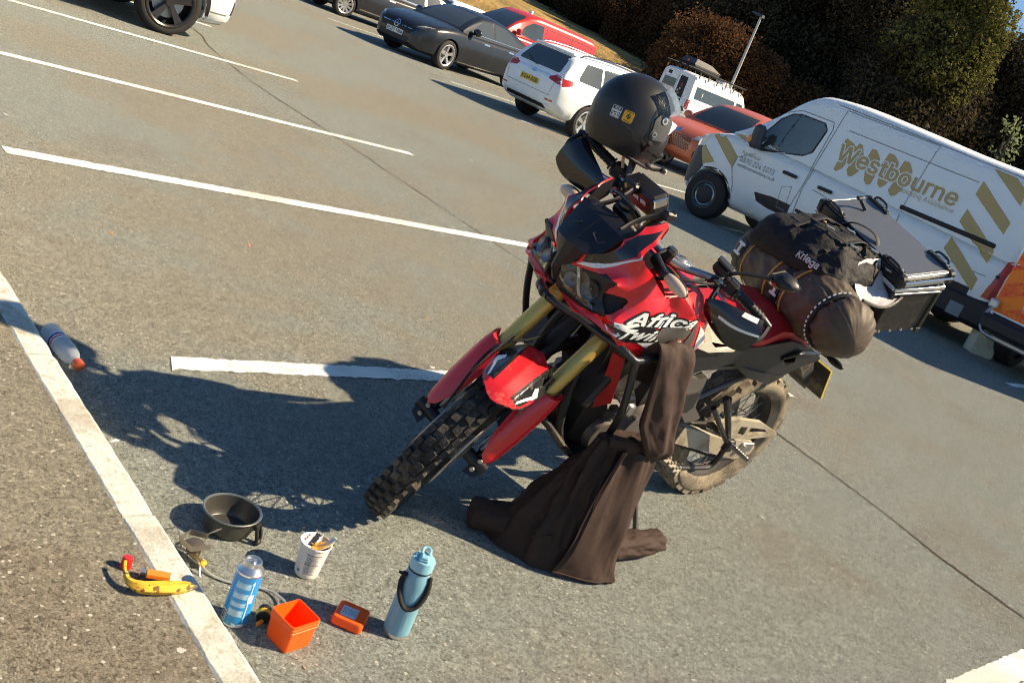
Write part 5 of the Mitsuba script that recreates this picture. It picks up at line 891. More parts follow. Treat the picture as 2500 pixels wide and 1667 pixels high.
bp('chain', cat(tube([(.55, .085, .44), (.30, .085, .435), (.02, .085, .44), (-.06, .085, .40), (-.10, .085, .33), (-.07, .085, .262), (0, .085, .232), (.25, .085, .285), (.55, .085, .355)], .008, 6, 5, flat=(.7, (0, 0, 1)))), 'm_dusty_black', 40); bp('sprocket', xf(prism(unary_union([Point(0, 0).buffer(.093, 24)] + [Point(.098 * math.cos(a), .098 * math.sin(a)).buffer(.006, 3) for a in np.arange(0, 6.28, .15)]).difference(unary_union([Point(.065 * math.cos(a), .065 * math.sin(a)).buffer(.017) for a in np.arange(0, 6.2, 1.047)])), .007), tr(0, .09, .333) @ rx(90)), 'm_dusty_alu', 30)
# ---- engine, skid plate, exhaust, side stand
bp('engine', cat(rbox((.90, 0, .46), (.44, .30, .26), .05), rbox((1.02, 0, .66), (.22, .26, .22), .04, ry(-14)), rbox((.80, 0, .62), (.26, .28, .2), .03)), 'm_engine', 30)
for s in (1, -1):
    bp('engine_cover', cat(cyl((.86, s * .15, .46), (.86, s * .185, .46), .115, .10, 28), cyl((1.04, s * .145, .44), (1.04, s * .175, .44), .07, .06, 24)), 'm_bike_grey', 40); bp('cover_bolt', cat(*[cyl((.86 + .108 * math.cos(a), s * .17, .46 + .108 * math.sin(a)), (.86 + .108 * math.cos(a), s * .19, .46 + .108 * math.sin(a)), .007, n=7) for a in np.arange(0, 6.2, .785)]), 'm_steel', 40, kind='stuff')
bp('engine_fitting', cat(cyl((1.055, .16, .60), (1.02, .185, .63), .022, n=12), tube([(1.06, .15, .61), (1.03, .18, .58), (1.04, .175, .54)], .012, 8, 3), rbox((1.00, .17, .57), (.05, .04, .05), .01)), 'm_steel', 40)
bp('skid_plate', cat(panel([(1.335, .09, .49), (1.17, .14, .385), (1.10, .16, .33), (1.10, -.16, .33), (1.17, -.14, .385), (1.335, -.09, .49)], .005, (-1, 0, 1)), hull([(1.10, .16, .33), (1.10, -.16, .33), (.72, .15, .27), (.72, -.15, .27), (.72, .17, .33), (.72, -.17, .33), (1.08, .17, .38), (1.08, -.17, .38)])), 'm_dusty_black', 30); bp('skid_bar', cat(*[tube([(1.34, s * .08, .50), (1.24, s * .13, .43), (1.14, s * .16, .36), (1.0, s * .175, .30)], .011, 8, 3) for s in (1, -1)]), 'm_dusty_black', 40)
bp('exhaust_header', cat(*[tube([(1.13, s * .06, .68), (1.23, s * .07, .62), (1.24, s * .075, .50), (1.12, s * .08, .36), (.9, s * .06, .31)], .021, 10, 5) for s in (1, -1)]), 'm_engine', 40); bp('silencer', tube([(.55, -.16, .42), (.2, -.19, .56), (-.15, -.2, .66)], [.04, .058, .055], 16, 3), 'm_bike_grey', 40)
bp('frame_tube', cat(*[tube([(1.16, s * .04, .98), (1.26, s * .09, .74), (1.22, s * .12, .45), (1.05, s * .12, .32), (.7, s * .12, .30)], .016, 8, 4) for s in (1, -1)], *[tube([(1.14, s * .05, .96), (.95, s * .11, .84), (.74, s * .125, .66), (.66, s * .12, .40)], .022, 8, 4) for s in (1, -1)]), 'm_engine', 40)
bp('side_stand', cat(tube([(.70, .13, .30), (.665, .20, .17), (.640, .268, .055)], [.016, .013, .011], 10, 3), hull([(.66 + a, .275 + b_, .045 + c_) for a in (-.035, .03) for b_ in (-.02, .03) for c_ in (-.004, .006)])), 'm_bike_grey', 40); bp('stand_spring', tube([(.70, .15, .34), (.675, .19, .20)], .007, 8, 0), 'm_steel', 40)
# ---- mudguard and number plate
bp('rear_mudguard', cat(hull([(.02, .07, .83), (.02, -.07, .83), (-.16, .05, .76), (-.16, -.05, .76), (-.30, .05, .62), (-.30, -.05, .62), (-.34, .05, .60), (-.34, -.05, .60), (-.30, .05, .70), (-.3, -.05, .70), (0, .07, .88), (0, -.07, .88), (-.2, .05, .80), (-.2, -.05, .80)])), 'm_dusty_black', 30)
pm = frame((-.37, 0, .665), (0, 1, 0), (-.88, 0, .47)); pk = bp('number_plate', xf(rbox((0, 0, 0), (.21, .17, .004), .0), pm), 'm_dusty_black', False); put(pk, 'yellow_face', xf(rbox((0, 0, .0035), (.208, .168, .002), 0), pm), 'm_plate_yellow', False, MB); put(pk, 'plate_edge', xf(cat(rbox((.1055, 0, .001), (.003, .172, .007), 0), rbox((-.1055, 0, .001), (.003, .172, .007), 0), rbox((0, -.0855, .001), (.21, .003, .007), 0)), pm), 'm_plate_yellow', False, MB)
bp('tail_lamp', rbox((-.07, 0, .88), (.06, .14, .05), .012), 'm_lamp_red'); bp('rear_indicator', cat(tube([(-.10, .06, .84), (-.12, .15, .84)], .008, 8, 0), ellipsoid((-.125, .185, .84), (.014, .045, .016), 2)), 'm_bike_black', 40, both=True)
# ================================================================ helmet, luggage, clothes on the motorcycle
def toW(p): return (MB @ np.r_[p, 1.0])[:3]
mat('m_helmet', (.016, .016, .018), .36, bump=lambda p, n, uv: mikit.noise(p.x * 900, p.y * 900, p.z * 900), bscale=.00004)
mat('m_rubber', (.012, .011, .012), .5); mat('m_sticker_yellow', (.80, .42, .02), .45); mat('m_print_pale', (.62, .63, .62), .5)
scene['m_visor'] = {'type': 'principledthin', 'base_color': rgb((.74, .84, .92)), 'roughness': .10, 'spec_trans': .90, 'eta': 1.5, 'diff_trans': .6}
hc = toW((1.17, -.305, 1.404)); fw = np.array([.90, -.43, -.06]); fw /= np.linalg.norm(fw); HM = frame(hc, fw, (-.10, .08, 1.0)); HM[:3, :3] *= .925
t = thing('helmet', 'matt black helmet with open clear visor resting on the handlebar', 'helmet', HM)
def shellpts(r, sub=5):
    m = trimesh.creation.icosphere(sub); x, y, z = m.vertices.T; h = np.sqrt(np.maximum(1 - z * z, 1e-9)); t_ = np.clip(-z, 0, 1)
    k = np.where(z < 0, (1 - t_ ** 2.9) ** (1 / 2.9) / h, 1.0); k = np.where(t_ > .999, 0, k)
    m.vertices = np.stack([x * k * r[0] + .012 * t_ * (x > 0), y * k * r[1], np.where(z > 0, z * r[2], z * r[2] * 1.14)], -1); return m
import manifold3d as m3
man = lambda m: m3.Manifold(m3.Mesh(np.asarray(m.vertices, np.float32), np.asarray(m.faces, np.uint32)))
def unman(M): g = M.to_mesh(); return trimesh.Trimesh(g.vert_properties[:, :3], g.tri_verts, process=False)
A = man(shellpts((.153, .126, .148))); Bn = man(shellpts((.124, .100, .124), 4)); chin = man(rbox((.115, 0, -.085), (.09, .13, .07), .03))
neck = man(xf(rbox((0, 0, -.249), (.6, .6, .24), 0), ry(6))); port = man(xf(rbox((.185, 0, .022), (.19, .4, .082), .02), ry(-4)))
sh = ((A + chin) - Bn - neck - port); shell_m = unman(sh)
put(t, 'shell', shell_m, 'm_helmet', 40); put(t, 'lining', unman((man(shellpts((.1235, .0995, .1235), 4)) - man(shellpts((.10, .082, .10), 3)) - neck - port)), 'm_rubber', 40)
ring = [(.121 * math.cos(a) + .008, .099 * math.sin(a), -.130 - .0125 * math.cos(a)) for a in np.linspace(0, 2 * math.pi, 40)]
put(t, 'rim_trim', tube(ring, .0065, 8, 0), 'm_rubber', 40)
out_m = unman(A + chin)
vis = Polygon([(.02, -.5)]) if False else None
vp = []
for th in np.radians(np.linspace(-58, 58, 25)):
    vp.append([(.172 * math.cos(th) * math.cos(p) * 1.0, .152 * math.sin(th) * (math.cos(p) ** .5), .160 * math.sin(p)) for p in np.radians(np.linspace(4, 38, 9))])
vg = np.array(vp); vm = gmesh(np.transpose(vg, (1, 0, 2))); vm.apply_transform(tr(.0, 0, 0) @ ry(-26)); put(t, 'visor', vm, 'm_visor', True)
for s in (1, -1):
    ax_ = '+y' if s > 0 else '-y'
    pl = stick(out_m, rpoly([(.045, .045), (.088, .050), (.112, .035), (.115, -.03), (.095, -.038), (.055, -.045), (.030, -.040), (.036, -.01), (.030, .02)], .008), ax_, .006, .015)
    k = put(t, 'visor_pivot', thick(pl, .004), 'm_plastic_grey', 40)
    for px, pz, r in ((.070, .030, .013), (.050, -.026, .010)):
        a_ = stick(out_m, Point(px, pz).buffer(r), ax_, .010, .01); put(k, 'pivot_screw', thick(a_, .004), 'm_steel', 40); put(k, 'screw_slot', stick(out_m, Point(px, pz).buffer(r * .55), ax_, .011, .01), 'm_lens_dark', True)
    put(t, 'groove', stick(out_m, LineString([(-.065, -.035), (-.03, -.045), (-.015, -.065), (.06, -.085), (.14, -.098)]).buffer(.004), ax_, .0015, .01), 'm_gloss_black', True)
    put(t, 'groove', stick(out_m, LineString([(.025, .05), (.022, .02), (.030, -.01), (.024, -.05), (.045, -.058), (.085, -.05)]).buffer(.0035), ax_, .0015, .01), 'm_gloss_black', True)
frm = rpoly(sbox(-.116, -.028, -.088, .012), .003)
# the stickers sit on the right flank, towards the back
k = put(t, 'maker_sticker', stick(out_m, frm, '-y', .001, .01), 'm_trim', True)
put(k, 'sticker_frame', stick(out_m, frm.difference(frm.buffer(-.0016)).union(sbox(-.115, -.009, -.089, -.0075)), '-y', .0018, .008), 'm_print_pale', True)
x_ = outline(text2('XE', .0125)); x_ = affinity.translate(x_, -.102, -.0185); put(k, 'lettering', stick(out_m, x_, '-y', .0020, .01), 'm_print_pale', True)
put(k, 'lettering', stick(out_m, affinity.translate(outline(text2('CONCEPT', .0042)), -.102, -.0045), '-y', .0020, .01), 'm_print_pale', True); put(k, 'round_logo', stick(out_m, affinity.scale(Point(-.102, .0045).buffer(.0055), 1.5, .8).difference(affinity.scale(Point(-.102, .0045).buffer(.0028), 1.5, .8)), '-y', .002, .008), 'm_print_pale', True)
k = put(t, 'yellow_sticker', stick(out_m, rpoly(sbox(-.080, -.028, -.044, .012), .007), '-y', .001, .01), 'm_sticker_yellow', True)
dm_ = Polygon([(-.062, .004), (-.054, -.007), (-.062, -.018), (-.070, -.007)]); put(k, 'diamond_mark', stick(out_m, dm_.difference(affinity.scale(dm_, .6, .6)).union(Polygon([(-.062, -.003), (-.059, -.007), (-.062, -.011), (-.065, -.007)])), '-y', .0018, .008), 'm_ink', True)
put(k, 'lettering', stick(out_m, LineString([(-.074, .008), (-.050, .008)]).buffer(.0012).union(LineString([(-.072, -.023), (-.052, -.023)]).buffer(.0012)), '-y', .0018, .01), 'm_ink', True)
put(t, 'chin_strap', cat(tube([(.06, -.085, -.10), (.11, -.075, -.135), (.155, -.07, -.128)], .007, 6, 4, flat=(.35, (0, 1, 0))), rbox((.165, -.07, -.128), (.022, .02, .018), .004)), 'm_rubber', 40); put(t, 'buckle', rbox((.172, -.07, -.128), (.012, .016, .02), .003), 'm_print_pale', 30)
put(t, 'strap_tail', tube([(.04, -.05, -.11), (.05, -.06, -.17), (.055, -.07, -.215)], .010, 6, 4, flat=(.25, (0, 1, 0))), 'm_plastic_grey', 40); put(t, 'strap_pull', tube([(.0, -.06, -.12), (.012, -.065, -.155), (.018, -.07, -.175)], .006, 6, 4), 'm_copper', 40)
# ---- duffel roll across the seat
def cloth(pts, amp, seed=0, sc=14):
    return pts + 0
mat('m_duffel', lambda p, n, uv: C3((.080, .060, .041)) * (.85 + .3 * mikit.noise(p.x * 40, p.y * 40, p.z * 40)), .58, .35, sheen=.3); mat('m_duffel_end', lambda p, n, uv: C3((.115, .098, .062)) * (.85 + .3 * mikit.noise(p.x * 40, p.y * 40, p.z * 40)), .42, sheen=.3)
mat('m_webbing', (.012, .012, .013), .7, sheen=.2); mat('m_cord_yellow', (.62, .30, .03), .5); mat('m_pack', lambda p, n, uv: C3((.012, .012, .014)) * (.7 + .6 * mikit.noise(p.x * 60, p.y * 60, p.z * 60)), .72, .3, sheen=.2, bump=lambda p, n, uv: mikit.fbm(p.x * 70, p.y * 70, p.z * 70, 3), bscale=.004); mat('m_liner', lambda p, n, uv: C3((.42, .42, .45)) * (.85 + .3 * mikit.noise(p.x * 50, p.y * 50, p.z * 50)), .6)
def roll(p0, p1, rad, n=56, m=40, seed=0, straps=(), wr=.010):
    p0, p1 = np.array(p0), np.array(p1); d = p1 - p0; L = np.linalg.norm(d); d /= L; u = np.cross([0, 0, 1.0], d); u /= np.linalg.norm(u); w = np.cross(d, u); rings = []
    ts = np.r_[np.linspace(0, .10, 8), np.linspace(.12, .88, m), np.linspace(.90, 1, 8)]
    a = np.arange(n) / n * 2 * np.pi
    for t_ in ts:
        r = np.interp(t_, [q[0] for q in rad], [q[1] for q in rad]); e = min(1, math.sqrt(max(0, 1 - (max(0, .10 - t_) / .10) ** 2))) * min(1, math.sqrt(max(0, 1 - (max(0, t_ - .90) / .10) ** 2)))
        r = r * max(e, .04)
        for sp in straps: r *= 1 - .13 * math.exp(-((t_ - sp) / .035) ** 2)
        q = np.stack([np.cos(a) * 3, np.sin(a) * 3, np.full(n, t_ * L * 16)], -1); f = meshkit.fbm(q, 3, seed) - .5; f2 = np.abs(meshkit.fbm(q * (2.2, 2.2, .35) + 5, 3, seed + 3) - .5)
        pin = sum(math.exp(-abs(t_ - sp) / .05) for sp in straps); rr = r + wr * .32 * pin * np.sin(a * 17 + 3 * np.sin(a * 3) + t_ * 9) * e + wr * 1.4 * f * e - wr * 1.2 * (.25 - f2) * e
        sq = np.where(np.sin(a) < 0, .86, 1.0)
        rings.append(p0 + d * t_ * L + rr[:, None] * (np.cos(a)[:, None] * u + (np.sin(a) * sq)[:, None] * w))
    mm = loft(np.array(rings)); return mm if mm.volume > 0 else trimesh.Trimesh(mm.vertices, mm.faces[:, ::-1], process=False)
def wrap(p0, p1, t_, r, wd, th, n=36, a0=0, a1=360):
    """A strap round the roll."""
    p0, p1 = np.array(p0), np.array(p1); d = p1 - p0; L = np.linalg.norm(d); d /= L; u = np.cross([0, 0, 1.0], d); u /= np.linalg.norm(u); w = np.cross(d, u); c = p0 + d * L * t_; rings = []
    for a in np.radians(np.linspace(a0, a1, n)):
        o = math.cos(a) * u + math.sin(a) * w * (.88 if math.sin(a) < 0 else 1); rings.append([c + o * (r + b) + d * k for k, b in ((-wd / 2, 0), (wd / 2, 0), (wd / 2, th), (-wd / 2, th))])
    m = loft(np.array(rings)); return m if m.volume > 0 else trimesh.Trimesh(m.vertices, m.faces[:, ::-1], process=False)
r0, r1 = (-.045, -.40, 1.010), (.290, .385, 1.060); rad = [(0, .12), (.2, .142), (.45, .155), (.62, .150), (.8, .140), (.92, .126), (1, .11)]
t = thing('duffel_bag', 'brown duffel roll strapped across the motorcycle seat', 'bag', MB)
put(t, 'bag_body', roll(r0, r1, rad, 110, 80, seed=2, straps=(.16, .56, .84), wr=.017), 'm_duffel', 60)
for q, wd in ((.16, .04), (.56, .045), (.84, .028)): put(t, 'compression_strap', wrap(r0, r1, q, np.interp(q, [x[0] for x in rad], [x[1] for x in rad]) * .90, wd, .004), 'm_webbing', 40)
for q in (.24, .49, .64): put(t, 'piping', wrap(r0, r1, q, np.interp(q, [x[0] for x in rad], [x[1] for x in rad]) * 1.0 + .001, .006, .004), 'm_cord_yellow', 40)
put(t, 'white_stitching', cat(*[wrap(r0, r1, .845, .132, .004, .0045, 3, a, a + 5) for a in range(100, 330, 9)]), 'm_bike_white', 40)
def onroll(q, a, r): 
    d = np.array(r1) - np.array(r0); L = np.linalg.norm(d); d = d / L; u = np.cross([0, 0, 1.0], d); u /= np.linalg.norm(u); w = np.cross(d, u); return np.array(r0) + d * L * q + r * (math.cos(math.radians(a)) * u + math.sin(math.radians(a)) * w), d, u, w
for q, a in ((.56, 185), (.16, 175)):
    p, d, u, w = onroll(q, a, .143); put(t, 'strap_buckle', xf(cat(rbox((0, .022, 0), (.050, .012, .008), .003), rbox((0, -.022, 0), (.050, .012, .008), .003), rbox((0, 0, 0), (.016, .05, .008), .003)), frame(p, d, p - np.array(onroll(q, a, 0)[0]))), 'm_bike_white', 30)
# ---- black pack on top, its far side up against the box, mouth open towards the camera side
t = thing('backpack', 'black rucksack with white lined open pocket lying on the brown duffel roll', 'backpack', MB)
ctl = [(-.02, -.36, 1.12, .10, .06), (.03, -.28, 1.175, .185, .085), (.045, -.15, 1.20, .20, .095), (.05, 0, 1.205, .205, .095), (.06, .08, 1.20, .19, .080), (.085, .14, 1.19, .15, .058), (.10, .175, 1.178, .11, .032)]
cc = smoothpath([c[:3] for c in ctl], 8); ww = np.interp(np.linspace(0, 6, len(cc)), range(7), [c[3] for c in ctl]); hh_ = np.interp(np.linspace(0, 6, len(cc)), range(7), [c[4] for c in ctl]); rings = []
a = np.arange(56) / 56 * 2 * np.pi
for c, w_, h_ in zip(cc, ww, hh_):
    ca, sa = np.sign(np.cos(a)) * np.abs(np.cos(a)) ** .75, np.sign(np.sin(a)) * np.abs(np.sin(a)) ** .75
    P3 = np.stack([c[0] + w_ * ca, np.full(56, c[1]), c[2] + h_ * sa - .20 * w_ * ca], -1); f = meshkit.fbm(P3 * 13, 3, 9) - .5; g_ = np.abs(meshkit.fbm(P3 * (26, 9, 20) + 3, 3, 4) - .5)
    P3[:, 2] += .05 * f * (sa > -.3) - .05 * (.18 - g_) * (sa > 0); P3[:, 0] += .02 * f; rings.append(P3)
m = loft(np.array(rings)); m = m if m.volume > 0 else trimesh.Trimesh(m.vertices, m.faces[:, ::-1], process=False)
put(t, 'pack_body', m, 'm_pack', 60)
# the flap: an opened mouth with pale lining
fl = np.array([[(.15, .250, 1.168), (.05, .268, 1.160), (-.05, .262, 1.172), (-.15, .238, 1.205), (-.30, .185, 1.262)], [(.14, .225, 1.172), (.05, .225, 1.172), (-.05, .215, 1.190), (-.16, .195, 1.222), (-.31, .150, 1.272)], [(.13, .18, 1.205), (.04, .165, 1.215), (-.06, .155, 1.232), (-.17, .14, 1.258), (-.34, .11, 1.290)], [(.11, .13, 1.262), (.03, .115, 1.280), (-.07, .105, 1.292), (-.18, .10, 1.302), (-.36, .08, 1.312)]])
fg = np.stack([RectBivariateSpline(range(4), range(5), fl[..., k], kx=2, ky=3)(np.linspace(0, 3, 19), np.linspace(0, 4, 33)) for k in range(3)], -1); fg[..., 2] += .016 * (meshkit.fbm(fg * 24, 3, 2) - .5) - .012 * np.sin(np.linspace(0, math.pi, 19))[:, None]
fm = gmesh(fg); fm.faces = fm.faces if fm.face_normals[:, 2].mean() > 0 else fm.faces[:, ::-1]; fk_ = put(t, 'pocket_lining', thick(fm, .003), 'm_liner', True)
put(t, 'pocket_hem', tube(fg[0, ::4], .006, 6, 3), 'm_print_grey', 40); put(t, 'pocket_hem', tube(fg[:, -1][::3], .006, 6, 3), 'm_print_grey', 40)
put(t, 'pack_strap', tube([(-.02, -.40, 1.02), (.06, -.37, 1.06), (.06, -.31, 1.16), (.0, -.25, 1.255), (-.10, -.20, 1.29)], .020, 8, 6, flat=(.22, (1, 0, 1))), 'm_webbing', 40)
for pth in ([(.10, -.2, 1.29), (.12, -.05, 1.30), (.10, .1, 1.29)], [(-.02, -.22, 1.305), (-.03, -.05, 1.315), (-.02, .12, 1.30)], [(-.10, -.12, 1.30), (.05, -.13, 1.315), (.2, -.14, 1.25)], [(-.12, .05, 1.29), (.02, .04, 1.315), (.2, .03, 1.24)]): put(t, 'lash_strap', tube(pth, .011, 8, 6, flat=(.25, (0, 0, 1))), 'm_webbing', 40)
for c in ((.10, -.06, 1.306), (-.02, -.04, 1.322), (-.02, .09, 1.312), (.10, .07, 1.30), (-.08, .16, 1.275), (-.05, -.30, 1.245)): put(t, 'clip', xf(cat(rbox((0, .014, 0), (.036, .006, .008), .002), rbox((0, -.014, 0), (.036, .006, .008), .002), rbox((0.0, 0, 0), (.008, .03, .007), .002), rbox((.016, 0, 0), (.006, .034, .008), .002)), tr(*c) @ rz(40)), 'm_bar_alu', 30)
put(t, 'carry_loop', tube([(-.10, -.16, 1.285), (-.13, -.10, 1.34), (-.14, .0, 1.345), (-.12, .06, 1.30)], .012, 8, 6, flat=(.3, (0, 0, 1))), 'm_webbing', 40); put(t, 'orange_tab', rbox((.06, -.12, 1.305), (.018, .022, .006), .002), 'm_copper', 30)
put(t, 'tow_clip', cat(tube([(.12, .26, 1.14), (.20, .25, 1.135), (.25, .24, 1.15)], .006, 6, 4), rbox((.20, .25, 1.14), (.04, .016, .012), .003)), 'm_trim', 30)
lt = outline(text2('Kriega', .030)); lm = stick(m, affinity.translate(affinity.rotate(affinity.scale(lt, 1, -1, origin=(0, 0)), 0), 0, 0), '+z', .003, .012, 3.0) if False else None
# lettering on the pack's front face: laid in a plane facing forward and up
o3 = text2('Kriega', .026); fr = frame((.262, .02, 1.190), (0.02, 1, .12), (.78, 0, .62)); 
def wraptext(mesh2, fr, target, off):
    keep = mesh2.face_normals[:, 2] > .5; q = trimesh.Trimesh(mesh2.vertices, mesh2.faces[keep], process=True); q = trimesh.Trimesh(q.vertices * (1, 1, 0), q.faces, process=True); q = fine(q, .012); w = q.vertices @ fr[:3, :3].T + fr[:3, 3]; d = -fr[:3, 2]; o = w - d * .3; tt_ = raycast(np.asarray(target.triangles), o, d); good = np.isfinite(tt_); tt_[~good] = np.median(tt_[good]) if good.any() else .3
    r = trimesh.Trimesh(o + d * (tt_[:, None] - off), q.faces, process=False); return r
put(t, 'lettering', wraptext(o3, fr, m, .003), 'm_print_pale', True)
# ---- aluminium edged black box on the rack
bx = frame((-.225, -.005, 1.355), (-.93, .20, .30), (.31, .03, .94)); bm = bx.copy()
mat('m_box_black', grime((.016, .015, .016), (.05, .045, .042), 30, .5, .8, .7, 240), .45); mat('m_box_top', grime((.20, .215, .235), (.30, .30, .31), 60, .62, .8, .5, 400), .35, metal=.5); mat('m_box_alu', (.66, .66, .62), .34, metal=.7)  # lid top grey raised, the sky reflection put into its base colour
t = thing('top_box', 'large black aluminium edged box on the motorcycle rack, lid ajar', 'luggage box', MB @ bx)
a_, l_, h_ = .262, .545, .29; M0 = MB @ bx
def tb(n, m, b, s=30, par=None): return put(par or t, n, m, b, s, M0)
# local: x to the rear, y to the left, z up, origin at the lid's top centre
tb('box_wall', rbox((0, 0, -.175), (a_ - .012, l_ - .012, .225), .004), 'm_box_black', False)
for sx in (1, -1):
    for sy in (1, -1):
        tb('corner_post', rbox((sx * (a_ / 2 - .008), sy * (l_ / 2 - .008), -.175), (.02, .02, .23), .004), 'm_box_black'); tb('corner_cap', rbox((sx * (a_ / 2 - .012), sy * (l_ / 2 - .012), -.285), (.032, .032, .03), .006), 'm_trim'); 
for sy in (1, -1):
    tb('body_rim', rbox((0, sy * l_ / 2, -.068), (a_ + .004, .010, .018), .003), 'm_box_alu'); tb('body_rim', rbox((0, sy * (l_ / 2 - .002), -.088), (a_ - .01, .010, .010), .003), 'm_box_alu')
    for i in range(4): tb('rivet', cyl((-.09 + .06 * i, sy * (l_ / 2 - .008), -.28), (-.09 + .06 * i, sy * (l_ / 2 + .0), -.28), .005, n=8), 'm_box_alu')
for sx in (1, -1): tb('body_rim', rbox((sx * a_ / 2, 0, -.068), (.010, l_ - .012, .018), .003), 'm_box_alu')
lid = num(t + '__lid'); LM = M0 @ rot([0, 1, 0], -3.5) @ tr(0, 0, .004)
def lp(n, m, b, s=30): return put(lid, n, m, b, s, LM)
lp('lid_panel', rbox((0, 0, -.004), (a_ - .02, l_ - .02, .008), .002), 'm_box_top', False); lp('lid_wall', rbox((0, 0, -.032), (a_ - .014, l_ - .014, .042), .004), 'm_box_black', False)
for sy in (1, -1):
    lp('lid_edge', rbox((0, sy * (l_ / 2 - .004), -.012), (a_ - .03, .012, .022), .003), 'm_box_alu'); lp('lid_edge', rbox((0, sy * (l_ / 2 - .004), -.046), (a_ - .01, .014, .020), .003), 'm_box_alu'); lp('lid_rail', tube([(-a_ / 2 + .01, sy * (l_ / 2 + .016), -.022), (a_ / 2 - .01, sy * (l_ / 2 + .016), -.022)], .0055, 10, 0), 'm_chrome')
for sx in (1, -1):
    lp('lid_edge', rbox((sx * (a_ / 2 - .004), 0, -.03), (.010, l_ - .03, .045), .003), 'm_box_black')
    for sy in (1, -1):
        lp('corner_guard', cat(rbox((sx * (a_ / 2 - .010), sy * (l_ / 2 - .004), -.026), (.036, .036, .056), .008), rbox((sx * (a_ / 2 - .016), sy * (l_ / 2 - .075), .004), (.022, .13, .010), .003)), 'm_trim'); lp('lash_loop', tube([(sx * (a_ / 2 - .012), sy * (l_ / 2 - .03), .006), (sx * (a_ / 2 - .004), sy * (l_ / 2 - .045), .022), (sx * (a_ / 2 - .004), sy * (l_ / 2 - .10), .022), (sx * (a_ / 2 - .012), sy * (l_ / 2 - .115), .006)], .005, 8, 3), 'm_bike_black')
        for j in range(2): lp('rivet', cyl((sx * (a_ / 2 - .016), sy * (l_ / 2 - .03 - .08 * j), .008), (sx * (a_ / 2 - .016), sy * (l_ / 2 - .03 - .08 * j), .013), .006, n=10), 'm_box_alu')
tb('latch', cat(rbox((-a_ / 2 - .006, .15, -.07), (.012, .04, .06), .004), rbox((-a_ / 2 - .006, -.15, -.07), (.012, .04, .06), .004)), 'm_trim'); tb('base_frame', cat(rbox((0, 0, -.300), (a_ - .06, l_ - .1, .02), .004), rbox((-.12, .2, -.295), (.08, .12, .035), .008)), 'm_bike_black')
put(t, 'strap_clip', cat(tube([(.02, .17, .008), (.01, .20, .03), (-.01, .20, .05)], .007, 6, 3), rbox((-.01, .20, .05), (.03, .02, .014), .004)), 'm_trim', 30, M0)
# ---- brown clothes: a leg looped over the crash bar, the rest heaped on the ground
mat('m_softshell', lambda p, n, uv: C3((.044, .026, .0205)) * (.88 + .24 * mikit.noise(p.x * 120, p.y * 120, p.z * 120)), .75, .25, sheen=.4, bump=lambda p, n, uv: mikit.noise(p.x * 420, p.y * 420, p.z * 420), bscale=.0002)
t = thing('trousers', 'dark brown fabric clothes hung over the crash bar and heaped beside the side stand', 'clothes', np.eye(4))
def drape(path, widths, th, xd, seed, folds=3.0, amp=.014, n=64, m=70):
    """A hanging flattened tube of cloth: path of centres, half widths, width direction xd (per point)."""
    c = smoothpath(path, 14); k = len(c); s = np.linspace(0, len(path) - 1, k); w = np.interp(s, range(len(path)), widths); t_ = np.interp(s, range(len(path)), th); X = np.stack([np.interp(s, range(len(path)), np.array(xd)[:, i]) for i in range(3)], -1)
    X /= np.linalg.norm(X, axis=1, keepdims=True); T = np.gradient(c, axis=0); T /= np.linalg.norm(T, axis=1, keepdims=True); O = np.cross(X, T); O /= np.linalg.norm(O, axis=1, keepdims=True); a = np.arange(n) / n * 2 * np.pi; rings = []
    for i in range(k):
        u = np.cos(a); ph = 1.1 * math.sin(s[i] * 1.3 + seed); f = np.sin(folds * u * 1.6 + ph * 1.4) * .45 + 1.9 * (meshkit.fbm(np.stack([u * 2.4 + seed, np.full(n, s[i] * .7), np.sin(a) * .3], -1), 3, seed) - .5)
        e = math.sin(math.pi * min(1, .1 + .9 * (i / (k - 1)))) ** .3
        rings.append(c[i] + X[i] * (w[i] * u)[:, None] + O[i] * (t_[i] * np.sin(a) + amp * f * (1 - u ** 4))[:, None])
    mm = loft(np.array(rings)); return mm if mm.volume > 0 else trimesh.Trimesh(mm.vertices, mm.faces[:, ::-1], process=False)
put(t, 'hanging_leg', drape([(2.49, 1.775, .70), (2.49, 1.755, .80), (2.495, 1.715, .856), (2.505, 1.690, .82), (2.525, 1.690, .74), (2.56, 1.695, .64), (2.585, 1.70, .56), (2.635, 1.705, .485), (2.655, 1.745, .452), (2.63, 1.80, .47)], [.070, .082, .088, .092, .100, .100, .105, .085, .060, .05], [.014, .016, .012, .018, .022, .026, .028, .03, .026, .02], [(1, 0, -.02)] * 4 + [(1, .05, -.05)] * 2 + [(1, .05, -.12)] * 2 + [(.95, .2, -.15)] * 2, 3, 3.2, .016), 'm_softshell', 60)
bot = np.array([(2.372, 1.735), (2.43, 1.70), (2.50, 1.665), (2.56, 1.645), (2.60, 1.662), (2.635, 1.70), (2.67, 1.75), (2.69, 1.82), (2.67, 1.90), (2.60, 1.97), (2.48, 2.01), (2.38, 2.01), (2.30, 1.98), (2.285, 1.92), (2.30, 1.85), (2.335, 1.785)]); 
